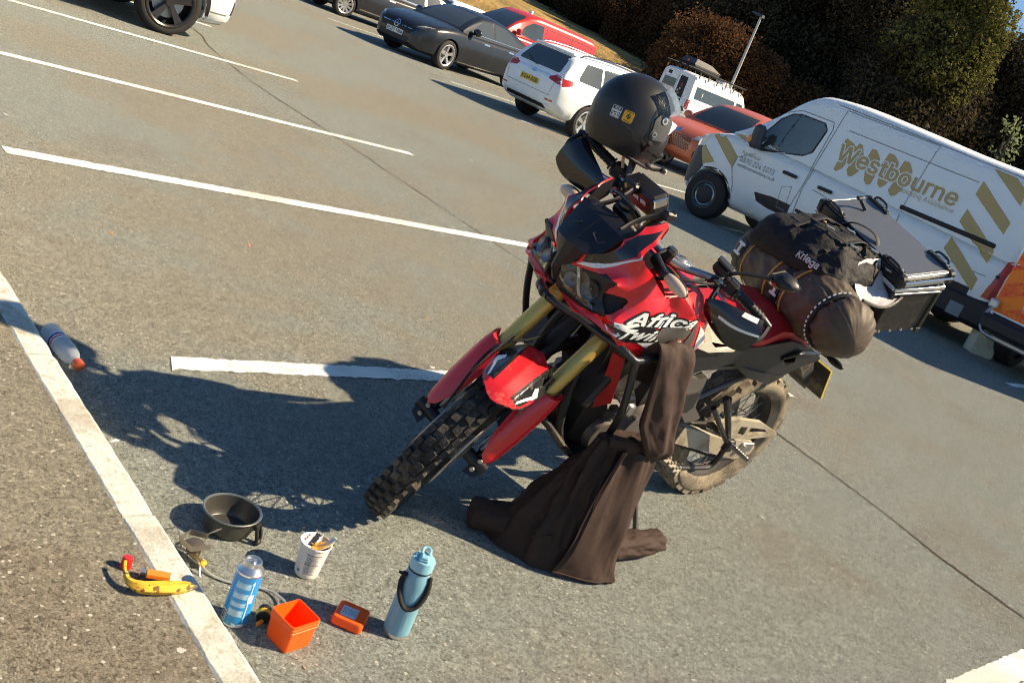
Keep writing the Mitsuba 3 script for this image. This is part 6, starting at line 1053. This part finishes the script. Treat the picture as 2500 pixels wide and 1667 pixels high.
mid = np.array([(2.38, 1.79), (2.44, 1.755), (2.50, 1.735), (2.57, 1.722), (2.61, 1.722), (2.65, 1.732), (2.69, 1.755), (2.70, 1.80), (2.68, 1.85), (2.62, 1.88), (2.53, 1.90), (2.46, 1.91), (2.40, 1.90), (2.365, 1.88), (2.35, 1.85), (2.355, 1.82)]); top_ = np.array([(2.47, 1.785), (2.50, 1.765), (2.54, 1.752), (2.59, 1.745), (2.64, 1.745), (2.69, 1.75), (2.725, 1.765), (2.73, 1.79), (2.71, 1.815), (2.66, 1.83), (2.60, 1.838), (2.55, 1.84), (2.51, 1.838), (2.48, 1.83), (2.465, 1.815), (2.462, 1.80)])
rings = []; K = 60; n = 128
for i in range(K + 1):
    u = i / K; b1 = (1 - u) ** 1.35
    P2 = top_ * (u ** 1.3) + bot * (1 - u) ** 1.6; wsum = u ** 1.3 + (1 - u) ** 1.6; P2 = P2 + mid * (1 - wsum) if wsum < 1 else P2 / wsum
    cl = np.vstack([P2, P2[:1]]); tt_ = np.linspace(0, 16, n, endpoint=False); from scipy.interpolate import CubicSpline as CS_
    C = CS_(range(17), cl, bc_type='periodic')(tt_); ctr = C.mean(0); d = C - ctr; dn = d / np.linalg.norm(d, axis=1, keepdims=True); ang = tt_ / 16 * 2 * np.pi
    f = np.sin(ang * 6 + 2.5 * np.sin(u * 2.4 + ang) + 2.6 * np.sin(ang * 2)) * .35 + 3.4 * (meshkit.fbm(np.stack([np.cos(ang) * 3.6 + u * .5, np.sin(ang) * 3.6, np.full(n, u * 2.2)], -1), 4, 21) - .5)
    amp = .010 + .022 * math.sin(math.pi * min(1, u * 1.1)) ; C = C + dn * (f * amp)[:, None]
    z = .475 * u ** .92 + (.004 if i == 0 else 0); zz = np.full(n, z) + (.012 * (meshkit.fbm(np.stack([np.cos(ang) * 4, np.sin(ang) * 4, np.full(n, u * 3)], -1), 2, 5) - .5) if 0 < i < K else 0)
    rings.append(np.c_[C, np.maximum(zz, .003)])
m = loft(np.array(rings)); m = m if m.volume > 0 else trimesh.Trimesh(m.vertices, m.faces[:, ::-1], process=False); put(t, 'heaped_body', m, 'm_softshell', 70)
# the front panel that hangs free: a sheet with long folds, its corner on the ground
ga = np.array([[(2.495, 1.742, .462), (2.55, 1.728, .460), (2.62, 1.722, .455), (2.69, 1.730, .440)], [(2.468, 1.728, .36), (2.55, 1.700, .34), (2.62, 1.692, .33), (2.695, 1.72, .31)], [(2.425, 1.708, .20), (2.53, 1.665, .18), (2.60, 1.662, .17), (2.655, 1.70, .16)], [(2.395, 1.698, .09), (2.515, 1.645, .07), (2.59, 1.640, .06), (2.625, 1.672, .06)], [(2.378, 1.706, .012), (2.51, 1.636, .008), (2.585, 1.620, .010), (2.625, 1.655, .02)]])
gg = np.stack([RectBivariateSpline(range(5), range(4), ga[..., k], kx=3, ky=3)(np.linspace(0, 4, 60), np.linspace(0, 3, 70)) for k in range(3)], -1); uu = np.linspace(0, 1, 70)[None]; vv2 = np.linspace(0, 1, 60)[:, None]
fold = np.sin(uu * 9 + 2.4 * np.sin(vv2 * 2.6 + uu * 2) + 1.0) * (.006 + .014 * (1 - vv2)) * (1 - np.abs(2 * uu - 1) ** 3) * np.clip(1.25 - vv2 * 1.1, .15, 1) + .050 * (1 - .5 * vv2) * (meshkit.fbm(np.stack([uu * 4 + vv2 * .8, vv2 * 2.2 + 0 * uu, 0 * uu + 0 * vv2], -1), 3, 31) - .5)
gg[..., 1] -= fold; gm = gmesh(gg); gm.faces = gm.faces if gm.face_normals[:, 1].mean() < 0 else gm.faces[:, ::-1]; put(t, 'front_panel', thick(gm, .004), 'm_softshell', 70)
put(t, 'hem_seam', tube(gg[-2, ::6] + (0, -.002, .004), .0035, 6, 2), 'm_softshell', 60); put(t, 'side_seam', tube(gg[::6, 2] + (0, -.004, 0), .0025, 6, 2), 'm_softshell', 60)
put(t, 'waistband', tube([(2.475, 1.775, .465), (2.52, 1.742, .470), (2.60, 1.722, .462), (2.68, 1.725, .450), (2.71, 1.745, .435)], .020, 10, 6, flat=(.30, (0, 1, .1))), 'm_softshell', 60); put(t, 'button', cyl((2.60, 1.722, .452), (2.60, 1.712, .452), .007, n=14), 'm_copper', 40)
put(t, 'rolled_leg', roll((2.64, 1.755, .052), (2.99, 1.75, .052), [(0, .055), (.5, .055), (1, .047)], 48, 50, 8, (), .016), 'm_softshell', 60); put(t, 'sleeve_end', roll((2.36, 1.93, .062), (2.235, 2.02, .052), [(0, .07), (.5, .062), (1, .058)], 40, 24, 11, (), .012), 'm_softshell', 60)
put(t, 'pocket_flap', panel([(2.325, 1.80, .10), (2.375, 1.765, .12), (2.395, 1.755, .07), (2.36, 1.77, .05)], .006, (.6, .8, 0)), 'm_softshell', 40)
# ================================================================ camping things on the ground
for nm, c, rg, kw in [('m_pot', (.085, .083, .075), .35, dict(metal=.5)), ('m_pot_rim', (.30, .33, .30), .30, dict(metal=.8)), ('m_handle', (.014, .013, .013), .5, {}), ('m_can_blue', (.02, .25, .60), .3, dict(coat=1)), ('m_can_print', (.20, .50, .72), .4, {}), ('m_can_white', (.70, .76, .78), .4, {}), ('m_tin', (.66, .67, .66), .25, dict(metal=.9)),
                      ('m_orange_box', (.98, .11, .008), .35, dict(coat=.3)), ('m_cup', (.74, .71, .62), .5, {}), ('m_cup_white', (.78, .78, .74), .45, {}), ('m_cup_amber', (.78, .36, .05), .45, {}), ('m_label', (.56, .60, .66), .45, {}), ('m_label_print', (.22, .24, .28), .5, {}), ('m_flask', (.165, .345, .435), .45, {}), ('m_flask_lid', (.25, .50, .60), .42, {}), ('m_flask_print', (.22, .41, .50), .45, {}), ('m_paracord', (.012, .010, .010), .8, {}),
                      ('m_brass', (.50, .36, .14), .35, dict(metal=.8)), ('m_stove_steel', (.36, .33, .28), .35, dict(metal=.8)), ('m_burner', (.12, .10, .085), .5, dict(metal=.4)), ('m_valve_yellow', (.80, .40, .02), .35, {}), ('m_hose', (.60, .60, .54), .3, dict(metal=.5)), ('m_lighter', (.90, .24, .02), .3, dict(coat=.6)), ('m_red_cap', (.72, .02, .025), .35, {}), ('m_brown_lid', (.42, .085, .04), .35, {}), ('m_spoon', (.42, .55, .66), .4, {}), ('m_litter', (.66, .66, .62), .6, {}), ('m_gum', (.46, .45, .41), .8, {}), ('m_litter_pink', (.65, .25, .22), .6, {}), ('m_litter_orange', (.70, .30, .06), .6, {}), ('m_dry_bit', (.42, .30, .16), .8, {})]:
    mat(nm, c, rg, **kw)
def banana_fn(p, n, uv):
    spots = mikit.smoothstep(.60, .66, mikit.fbm(p.x * 75, p.y * 75, p.z * 75, 3)); streak = mikit.smoothstep(.56, .70, mikit.fbm(p.x * 30, p.y * 160, p.z * 160, 3))
    return mikit.mix(mikit.mix(C3((.80, .46, .035)), C3((.42, .20, .02)), streak * .8), C3((.07, .035, .012)), spots * .9)
mat('m_banana', banana_fn, .5)
scene['m_clear_plastic'] = {'type': 'principledthin', 'base_color': rgb((.80, .87, .93)), 'roughness': .22, 'spec_trans': .55, 'eta': 1.45, 'diff_trans': .9}
# ---- pot
t = thing('cooking_pot', 'dark non stick cooking pot with folded black handle', 'pot', tr(1.40, 2.097, .001))
put(t, 'pot_wall', lathe([(0, .0), (.060, .0), (.066, .004), (.074, .026), (.078, .060), (.0765, .060), (.0725, .026), (.064, .007), (.058, .004), (0, .004)], 72), 'm_pot', 40); put(t, 'rim', lathe([(.0765, .058), (.079, .057), (.084, .0605), (.085, .0635), (.082, .0655), (.077, .063), (.0765, .058)], 72), 'm_pot_rim', 50)
hm = rz(-57); q = lambda x, z: (x, 0, z)
put(t, 'handle', xf(cat(hull([(.078, s * .012, .060) for s in (1, -1)] + [(.088, s * .013, .061) for s in (1, -1)] + [(.094, s * .011, .045) for s in (1, -1)] + [(.080, s * .011, .040) for s in (1, -1)]), tube([(.090, -.009, .052), (.098, -.010, .03), (.101, -.009, .012)], .0055, 8, 4), tube([(.090, .009, .052), (.098, .010, .03), (.101, .009, .012)], .0055, 8, 4), xf(ellipsoid((0, 0, 0), (.009, .015, .010), 2), tr(.101, 0, .008))), hm), 'm_handle', 40)
# ---- folding stove with hose and valve
SV = tr(1.243, 1.978, 0)
t = thing('camp_stove', 'small folding gas stove with silver hose lying beside the kerb', 'stove', SV)
put(t, 'burner_head', lathe([(0, .028), (.020, .028), (.021, .040), (.024, .046), (.022, .052), (.016, .055), (0, .056)], 28), 'm_burner', 40); put(t, 'burner_ring', cat(*[rbox((.0235 * math.cos(a), .0235 * math.sin(a), .045), (.003, .002, .008), 0, None) for a in np.arange(0, 6.28, .3)]), 'm_stove_steel', False, kind='stuff'); put(t, 'mixing_tube', cat(cyl((0, 0, .012), (0, 0, .03), .009, n=14), cyl((.0, .0, .014), (.01, -.035, .014), .008, n=12)), 'm_brass', 40)
ws = [(.043 * math.cos(a), .043 * math.sin(a), .048) for a in np.radians([20, 90, 160, 230, 310])]
put(t, 'wind_shield', cat(*[panel([a, b, np.array(b) + (0, 0, .016), np.array(a) + (0, 0, .016)], .001, (-a[0] - b[0], -a[1] - b[1], 0)) for a, b in zip(ws[:4], ws[1:4] + ws[4:])]), 'm_stove_steel', 30)
for i, a in enumerate((25, 145, 265)):
    c, s_ = math.cos(math.radians(a)), math.sin(math.radians(a)); put(t, 'leg', tube([(.012 * c, .012 * s_, .018), (.055 * c, .055 * s_, .022), (.078 * c, .078 * s_, .0)], .0026, 6, 3), 'm_stove_steel', 40); put(t, 'pot_support', cat(tube([(.03 * c, .03 * s_, .02), (.046 * c, .046 * s_, .062), (.098 * c, .098 * s_, .058)], .0022, 6, 0), tube([(.046 * c, .046 * s_, .062), (.060 * c + .01 * s_, .060 * s_ - .01 * c, .074), (.098 * c, .098 * s_, .058)], .002, 6, 0)), 'm_stove_steel', 40)
put(t, 'valve_tap', cat(xf(ellipsoid((0, 0, 0), (.014, .008, .008), 2), tr(.012, -.045, .016) @ rz(20))), 'm_valve_yellow', 40)
put(t, 'hose', tube([(1.252, 1.940, .014), (1.256, 1.912, .008), (1.276, 1.880, .006), (1.300, 1.858, .006), (1.335, 1.838, .006), (1.365, 1.825, .006), (1.394, 1.798, .008), (1.404, 1.755, .014), (1.392, 1.722, .020), (1.352, 1.706, .020)], .0034, 8, 8), 'm_hose', 40, np.eye(4))
put(t, 'cylinder_valve', axis_lathe([(0, -.018), (.017, -.018), (.019, -.012), (.019, .0), (.0165, .003), (.0165, .016), (.012, .02), (0, .02)], (1.325, 1.708, .0195), (.55, .80, .12), 20), 'm_trim', 40, np.eye(4)); put(t, 'valve_band', axis_lathe([(.0188, -.014), (.0196, -.013), (.0196, -.001), (.0188, 0)], (1.325, 1.708, .0195), (.55, .80, .12), 24), 'm_valve_yellow', 40, np.eye(4)); put(t, 'valve_knob', tube([(1.312, 1.690, .012), (1.295, 1.683, .010)], .005, 8, 0), 'm_lighter', 40, np.eye(4))
# ---- gas cartridge
CM = tr(1.252, 1.722, 0) @ rz(-122)
t = thing('gas_can', 'tall blue gas cartridge with silver top', 'gas can', CM)
put(t, 'can_body', lathe([(0, .002), (.031, .002), (.033, .005), (.0335, .008), (.0335, .145), (.0325, .149)], 48), 'm_can_blue', 40)
put(t, 'silver_top', lathe([(.0325, .149), (.0345, .150), (.0345, .1545), (.032, .156), (.028, .163), (.0235, .168), (.0225, .172), (.0225, .178), (.021, .181), (.017, .180), (.016, .176), (.008, .175), (.007, .181), (.003, .182), (0, .182)], 48), 'm_tin', 40); put(t, 'base_ring', lathe([(.031, .0), (.0342, .001), (.0342, .004), (.033, .006)], 48), 'm_tin', 40)
def cylskin(parent, name, poly, r, m, off=.0006, M=None, res=.004, taper=0.0):
    """Print on a can: polygon in (arc length, height), centred on local +x."""
    p = poly if hasattr(poly, 'geom_type') else Polygon(poly); p = p if p.is_valid else p.buffer(0); ms = []
    for g in getattr(p, 'geoms', [p]):
        v, f = trimesh.creation.triangulate_polygon(g, engine='earcut'); mm = fine(trimesh.Trimesh(np.c_[v, v[:, 0] * 0], f, process=False), res); u, z = mm.vertices[:, 0], mm.vertices[:, 1]; rr = r + off + taper * z; w = np.stack([rr * np.cos(u / r), rr * np.sin(u / r), z], -1)
        o = trimesh.Trimesh(w, mm.faces, process=False); 
        if (o.face_normals * (w[mm.faces[:, 0]] * (1, 1, 0))).sum() < 0: o.faces = o.faces[:, ::-1]
        ms.append(o)
    return put(parent, name, cat(*ms), m, True, M)
R = .0335
for i, z in enumerate((.115, .086, .062, .034)):
    hh = (.018, .017, .014, .020)[i]; k = cylskin(t, 'print_panel', sbox(-.024, z, .014, z + hh), R, 'm_can_print'); cylskin(k, 'printed_lines', unary_union([sbox(-.022 + .001 * (j % 3), z + .0025 + .0032 * j, .012 - .002 * ((j * 2) % 3), z + .0037 + .0032 * j) for j in range(int((hh - .003) / .0032))]), R, 'm_can_white', .0010)
cylskin(t, 'arrow_print', unary_union([sbox(.018, .02, .0205, .132), Polygon([(.0155, .130), (.023, .130), (.0193, .141)])]), R, 'm_can_white'); cylskin(t, 'white_panel', sbox(.0145, .075, .0285, .100), R, 'm_can_white', .0012); cylskin(t, 'barcode', unary_union([sbox(-.040 + .0022 * i, .012, -.040 + .0022 * i + (.0013 if i % 3 else .0006), .040) for i in range(6)]), R, 'm_ink', .0014); cylskin(t, 'barcode_panel', sbox(-.0415, .010, -.0265, .042), R, 'm_can_white', .0008)
cylskin(t, 'round_marks', unary_union([Point(-.016, .013).buffer(.0035).difference(Point(-.016, .013).buffer(.002)), Point(-.005, .013).buffer(.0034)]), R, 'm_can_print'); 
w_ = outline(text2('C+250', .006)); cylskin(t, 'lettering', affinity.translate(w_, .010, .010), R, 'm_can_white', .001)
# ---- orange open box and its lid
def square_ring(s0, s1, z0, z1): return None
BM = tr(1.353, 1.622, 0) @ rz(10)
t = thing('orange_box', 'open square orange plastic box beside the blue gas can', 'box', BM)
def sq(s, z, r=.008): return [(x, y, z) for x, y in rpoly(sbox(-s, -s, s, s), r, 4).exterior.coords[:-1]]
secs = [(.0365, .0), (.0385, .003), (.041, .055), (.0425, .056), (.0427, .060), (.0418, .061), (.0418, .065), (.0432, .066), (.0432, .070), (.0425, .071), (.0427, .080), (.0405, .080), (.0385, .056), (.0355, .006), (.010, .004)]
bmz = loft(np.array([sq(s, z, min(.008, s * .4)) for s, z in [(a * 1.05, b * 1.03) for a, b in secs]]), True); bmz = bmz if bmz.volume > 0 else trimesh.Trimesh(bmz.vertices, bmz.faces[:, ::-1], process=False)
put(t, 'box_wall', bmz, 'm_orange_box', 30)
t = thing('orange_lid', 'flat orange plastic lid of the open box with a pale paper label', 'case', tr(1.556, 1.652, 0) @ rz(41))  # the lid of the open orange box, lying by itself
lm_ = loft(np.array([sq(s, z, .010) for s, z in [(.036, 0), (.041, .002), (.043, .006), (.043, .022), (.0405, .028), (.036, .030)]])); lm_ = lm_ if lm_.volume > 0 else trimesh.Trimesh(lm_.vertices, lm_.faces[:, ::-1], process=False); put(t, 'lid_shell', lm_, 'm_orange_box', 30)
k = put(t, 'paper_label', rbox((-.006, .006, .0306), (.046, .044, .0006), 0), 'm_label', False); put(k, 'printed_lines', cat(*[rbox((-.006 + .003 * (i % 2), .022 - .0058 * i, .0311), (.034 - .006 * (i % 3), .0018, .0003), 0) for i in range(7)]), 'm_label_print', False)
# ---- porridge pot with spoon
t = thing('porridge_cup', 'cream porridge cup with half peeled lid and a blue spoon', 'cup', tr(1.537, 1.866, 0) @ rz(-128))
put(t, 'cup_wall', lathe([(0, .001), (.030, .0), (.033, .003), (.0345, .010), (.0425, .100), (.0455, .101), (.0455, .104), (.042, .105), (.041, .100), (.033, .006), (0, .005)], 56), 'm_cup', 40); put(t, 'porridge', lathe([(0, .086), (.036, .085), (.039, .083)], 40), 'm_dry_bit', 40)
rr = .0345; tp = .0089 * 10
for zz in (.082, .050): cylskin(t, 'brown_band', sbox(-.012, zz, .024, zz + .0022), rr, 'm_burner', .0005, None, .005, .0886 - .0)
cylskin(t, 'printed_text', unary_union([sbox(-.010, .055 + .004 * i, .021 - .003 * (i % 3), .0564 + .004 * i) for i in range(6)] + [sbox(-.010, .020 + .004 * i, .020 - .002 * (i % 3), .0214 + .004 * i) for i in range(7)]), rr, 'm_label_print', .0005, None, .006, .0886); cylskin(t, 'blue_mark', sbox(-.028, .018, -.020, .027), rr, 'm_can_blue', .0006, None, .006, .0886)
lidp = Point(0, 0).buffer(.0455, 32); cut = lidp.intersection(Polygon([(-.06, -.06), (.06, -.06), (.06, .06), (-.012, .06), (.004, .0), (-.02, -.02)])); 
lg = trimesh.creation.triangulate_polygon(lidp.difference(sbox(-.06, .012, .0, .06)), engine='earcut'); lf_ = fine(trimesh.Trimesh(np.c_[lg[0], np.zeros(len(lg[0]))], lg[1], process=False), .006); lv = lf_.vertices; lv[:, 2] = .1062 + .018 * np.clip(lv[:, 1] - .006, 0, 1) / .04 + .0018 * (meshkit.fbm(np.c_[lv[:, :2] * 90, lv[:, :1] * 0], 2, 3) - .5); lf_ = trimesh.Trimesh(lv, lf_.faces, process=False); kk = put(t, 'foil_lid', thick(lf_, .0006), 'm_cup_white', 40)
def onlid(nm, poly, m, off): put(kk, nm, stick(lf_ if lf_.face_normals[:, 2].mean() > 0 else trimesh.Trimesh(lf_.vertices, lf_.faces[:, ::-1], process=False), poly, '+z', off, .006, 1.0), m, True, MAT[t])
onlid('amber_panel', Point(0, 0).buffer(.044, 24).intersection(sbox(-.005, .008, .06, .06).union(sbox(.006, -.01, .06, .06))), 'm_cup_amber', .0012)
wt = outline(text2('PORRIDGE', .011)); wt = affinity.rotate(affinity.scale(wt, .95, 1.2), 168, origin=(0, 0)); onlid('lettering', affinity.translate(wt, -.006, -.006).intersection(Point(0, 0).buffer(.043)), 'm_ink', .0016); onlid('red_script', affinity.translate(affinity.rotate(LineString([(-.018, 0), (-.01, .004), (-.004, -.001), (.004, .004), (.012, 0), (.018, .003)]).buffer(.0012), 165, origin=(0, 0)), -.006, -.026), 'm_red_cap', .0016)
put(t, 'spoon', cat(tube([(.014, .0, .075), (.022, .030, .125), (.028, .045, .150)], [.0055, .0055, .006], 8, 3, flat=(.3, (1, 0, 0)))), 'm_spoon', 40)
# ---- insulated bottle
FM = tr(1.664, 1.583, 0) @ rz(-132)
t = thing('insulated_bottle', 'tall blue steel water bottle with black paracord handle', 'bottle', FM)
put(t, 'bottle_body', lathe([(.0362, .014), (.0368, .020), (.0368, .165), (.0355, .182), (.0315, .198), (.0285, .205), (.0275, .210)], 56), 'm_flask', 45); put(t, 'steel_base', lathe([(0, .001), (.033, .001), (.0355, .004), (.0362, .014)], 56), 'm_tin', 40)
put(t, 'lid', lathe([(.0275, .209), (.0305, .210), (.0305, .213), (.0325, .214), (.0325, .238), (.0310, .2415), (.026, .243), (0, .243)], 48), 'm_flask_lid', 40); put(t, 'spout_flap', cat(rbox((.004, 0, .247), (.046, .026, .010), .003), rbox((.016, 0, .254), (.020, .022, .008), .003), tube([(.0, -.010, .254), (-.012, -.010, .262), (-.018, 0, .264), (-.012, .010, .262), (.0, .010, .254)], .004, 8, 4)), 'm_flask_lid', 30)
for sgn, z0, z1 in ((1, .04, .085), (1, .105, .150)): cylskin(t, 'grip_dent', rpoly(sbox(.012, z0, .0165, z1), .002), .0368, 'm_flask_print', .0006)
cn = [(.0292 * math.cos(a), .0292 * math.sin(a), .208) for a in np.linspace(0, 2 * math.pi, 28)]; put(t, 'neck_cord', tube(cn, .0028, 8, 0), 'm_paracord', 40); 
pc = smoothpath([(.0295 * math.cos(a), .0295 * math.sin(a), z) if r is None else (r * math.cos(a), r * math.sin(a), z) for a, z, r in [(math.radians(-62), .207, .033), (math.radians(-60), .190, .040), (math.radians(-52), .160, .0445), (math.radians(-30), .128, .0450), (math.radians(0), .108, .0448), (math.radians(32), .118, .0450), (math.radians(56), .150, .0445), (math.radians(66), .185, .040), (math.radians(66), .207, .033)]], 12)
put(t, 'cord_handle', tube(pc[8:-4], .0062, 10, 0), 'm_paracord', 40); put(t, 'cord_braid', cat(*[ellipsoid(p + (0, 0, 0), (.0075, .0075, .0042), 1) for p in pc[16:-12:1]]), 'm_paracord', 40, kind='stuff'); put(t, 'cord_knot', cat(ellipsoid(pc[12], (.009, .009, .008), 2), cyl(pc[12], pc[12] + (0.0, -.016, .002), .004, n=8)), 'm_paracord', 40)
wv = outline(text2('HYDROS', .013)); wv = affinity.translate(affinity.rotate(wv, 90, origin=(0, 0)), -.022, .082); cylskin(t, 'lettering', wv, .0368, 'm_flask_print', .0007); cylskin(t, 'drop_mark', affinity.translate(Polygon([(0, .009), (.004, .002), (.003, -.002), (0, -.004), (-.003, -.002), (-.004, .002)]).difference(Point(0, 0).buffer(.0018)), -.022, .040), .0368, 'm_flask_print', .0007)
# ---- banana, lighter, red cap on the kerb
ZB_ = KZ + .002
bp_ = [(1.002, 1.862, ZB_ + .030), (.994, 1.838, ZB_ + .024), (.992, 1.806, ZB_ + .018), (1.012, 1.780, ZB_ + .016), (1.048, 1.770, ZB_ + .0155), (1.085, 1.764, ZB_ + .0155), (1.120, 1.761, ZB_ + .015), (1.140, 1.762, ZB_ + .013), (1.147, 1.763, ZB_ + .012)]
t = thing('banana', 'ripe banana with brown spots lying across the kerb edge', 'banana', np.eye(4)); put(t, 'fruit', tube(bp_[1:8], [.0045, .0085, .0145, .0168, .0168, .0130, .0060], 6, 8), 'm_banana', 35); put(t, 'stalk', tube(bp_[0:3], [.0042, .0042, .0075], 7, 4), 'm_banana', 40); put(t, 'tip', tube(bp_[6:9], [.0125, .007, .0045], 7, 4), 'm_burner', 40)
lmx = frame((1.066, 1.826, ZB_ + .0095), (.065, -.032, 0), (0, .1, 1)); t = thing('lighter', 'orange plastic lighter lying behind the banana', 'lighter', lmx)
put(t, 'body', hull([(x, y * (.0125 if abs(z) < .006 else .009), z) for x in (-.018, .036) for y in (1, -1) for z in (-.0075, .0075, -.004, .004)]), 'm_lighter', 40); put(t, 'metal_hood', rbox((-.027, .002, 0), (.016, .021, .013), .003), 'm_tin', 30); put(t, 'button', rbox((-.026, -.010, 0), (.014, .008, .011), .002), 'm_black', 30)
t = thing('bottle_cap', 'small red plastic cap standing on the footway behind the banana stalk', 'cap', tr(1.016, 1.880, KZ - .002) @ ry(6) @ rx(-8)); put(t, 'cap_shell', lathe([(0, 0), (.0125, 0), (.0135, .002), (.0130, .026), (.0115, .029), (0, .029)], 26), 'm_red_cap', 40); put(t, 'seal', tube([(.0125, -.004, .010), (.016, -.002, .008), (.015, .004, .004)], .0016, 6, 3), 'm_cup', 40)
# ---- plastic bottle lying in the gutter beyond
DM = frame((1.232, 3.265, .034), (.026, -.285, .0), (0, 0, 1)); t = thing('plastic_bottle', 'empty clear plastic bottle with a red cap lying against the kerb', 'bottle', DM)
prof = [(.0, .0), (.024, .0), (.031, .006), (.033, .016), (.0325, .05), (.031, .055), (.033, .06), (.033, .115), (.0315, .12), (.033, .125), (.0325, .17), (.028, .20), (.018, .225), (.0125, .235), (.0125, .248)]
put(t, 'bottle_wall', axis_lathe(prof, (0, 0, 0), (1, 0, 0), 36), 'm_clear_plastic', 40); put(t, 'label_band', axis_lathe([(.0334, .075), (.0337, .076), (.0337, .112), (.0334, .113)], (0, 0, 0), (1, 0, 0), 36), 'm_can_white', 40); put(t, 'label_print', axis_lathe([(.0338, .080), (.0340, .081), (.0340, .090), (.0338, .091)], (0, 0, 0), (1, 0, 0), 36), 'm_label_purple', 40); put(t, 'label_print', axis_lathe([(.0338, .097), (.0340, .098), (.0340, .104), (.0338, .105)], (0, 0, 0), (1, 0, 0), 36), 'm_red_cap', 40); put(t, 'cap', axis_lathe([(.0, .272), (.016, .272), (.0185, .268), (.0190, .243), (.016, .240), (.0, .240)], (0, 0, 0), (1, 0, 0), 24), 'm_brown_lid', 40)
mat('m_label_purple', (.10, .045, .22), .4)
# ---- bits of litter
def gpt(px, py, z=0.0):
    f_ = 1250 / math.tan(math.radians(54.8607 / 2)); d = F_ + (px - 1250) / f_ * R_ - (py - 833.5) / f_ * U_; k = (z - CAM[2]) / d[2]; return CAM + d * k
LIT = [(1.056, 3.0, 0, '', 0)]
def bit(name, label, cat_, x, y, z, sx, sy, m, seed, h=.004):
    rg = np.random.default_rng(seed); a = np.sort(rg.uniform(0, 2 * math.pi, 9)); r = rg.uniform(.6, 1.1, 9); top = [(math.cos(t_) * sx * q, math.sin(t_) * sy * q, z + h * rg.uniform(.5, 1.2)) for t_, q in zip(a, r)]; bt = [(p[0] * .9, p[1] * .9, z) for p in top]
    solo(name, xf(hull(top + bt), tr(x, y, 0) @ rz(rg.uniform(0, 180))), m, label, cat_, 30)
P_ = lambda px, py, z=0: gpt(px, py, z)[:2]
for i, (nm, lb, ct, px, py, sx, sy, m, h, z) in enumerate([('paper_scrap', 'white paper scrap above the near bay line by the red fork guard', 'litter', 1052, 897, .020, .008, 'm_litter', .005, 0), ('paper_scrap', 'white paper scrap on the asphalt right of the brown clothes', 'litter', 1862, 1264, .014, .006, 'm_litter', .005, 0), ('paper_scrap', 'white paper scrap lying at the kerb by the tip of the motorcycle shadow', 'litter', 279, 1077, .018, .007, 'm_litter', .004, 0),
    ('paper_scrap', 'white scrap at the far left edge between two bay lines', 'litter', 14, 281, .035, .012, 'm_litter', .005, 0), ('plastic_scrap', 'pink scrap lying between the bay lines in the empty bay', 'litter', 608, 600, .035, .010, 'm_litter_pink', .004, 0), ('plastic_scrap', 'orange scrap at left in the empty bay', 'litter', 272, 570, .014, .010, 'm_litter_orange', .004, 0), ('leaf_scrap', 'small tan crumb left of the porridge cup', 'litter', 740, 1291, .007, .006, 'm_dry_bit', .007, 0), ('twig', 'pale splinter on the asphalt below the orange box', 'litter', 742, 1630, .012, .0025, 'm_dry_bit', .003, 0),
    ('chewing_gum', 'large pale gum spot on the footway at bottom left', 'gum', 442, 1588, .013, .011, 'm_gum', .0012, KZ - .004), ('chewing_gum', 'pale gum spot at the kerb edge above the red cap', 'gum', 331, 1327, .008, .006, 'm_gum', .001, KZ - .004), ('chewing_gum', 'small pale gum spot further left on the footway', 'gum', 131, 1304, .009, .007, 'm_gum', .001, KZ - .004), ('chewing_gum', 'pale gum spot beside the kerb joint', 'gum', 322, 1281, .008, .006, 'm_gum', .001, KZ - .004), ('chewing_gum', 'pale gum spot on the asphalt right of the blue bottle', 'gum', 1088, 1573, .009, .006, 'm_gum', .001, 0),
    ('paper_scrap', 'tiny white scrap in the open aisle left of the helmet', 'litter', 1150, 392, .022, .01, 'm_litter', .005, 0), ('paper_scrap', 'tiny white scrap near the middle bay line', 'litter', 1172, 693, .012, .006, 'm_litter', .004, 0), ('plastic_scrap', 'orange crumb between the near bay line and the motorcycle nose', 'litter', 1040, 775, .008, .006, 'm_litter_orange', .004, 0)]):
    x, y = P_(px, py, z); bit(nm, lb, ct, x, y, z, sx, sy, m, 300 + i, h)
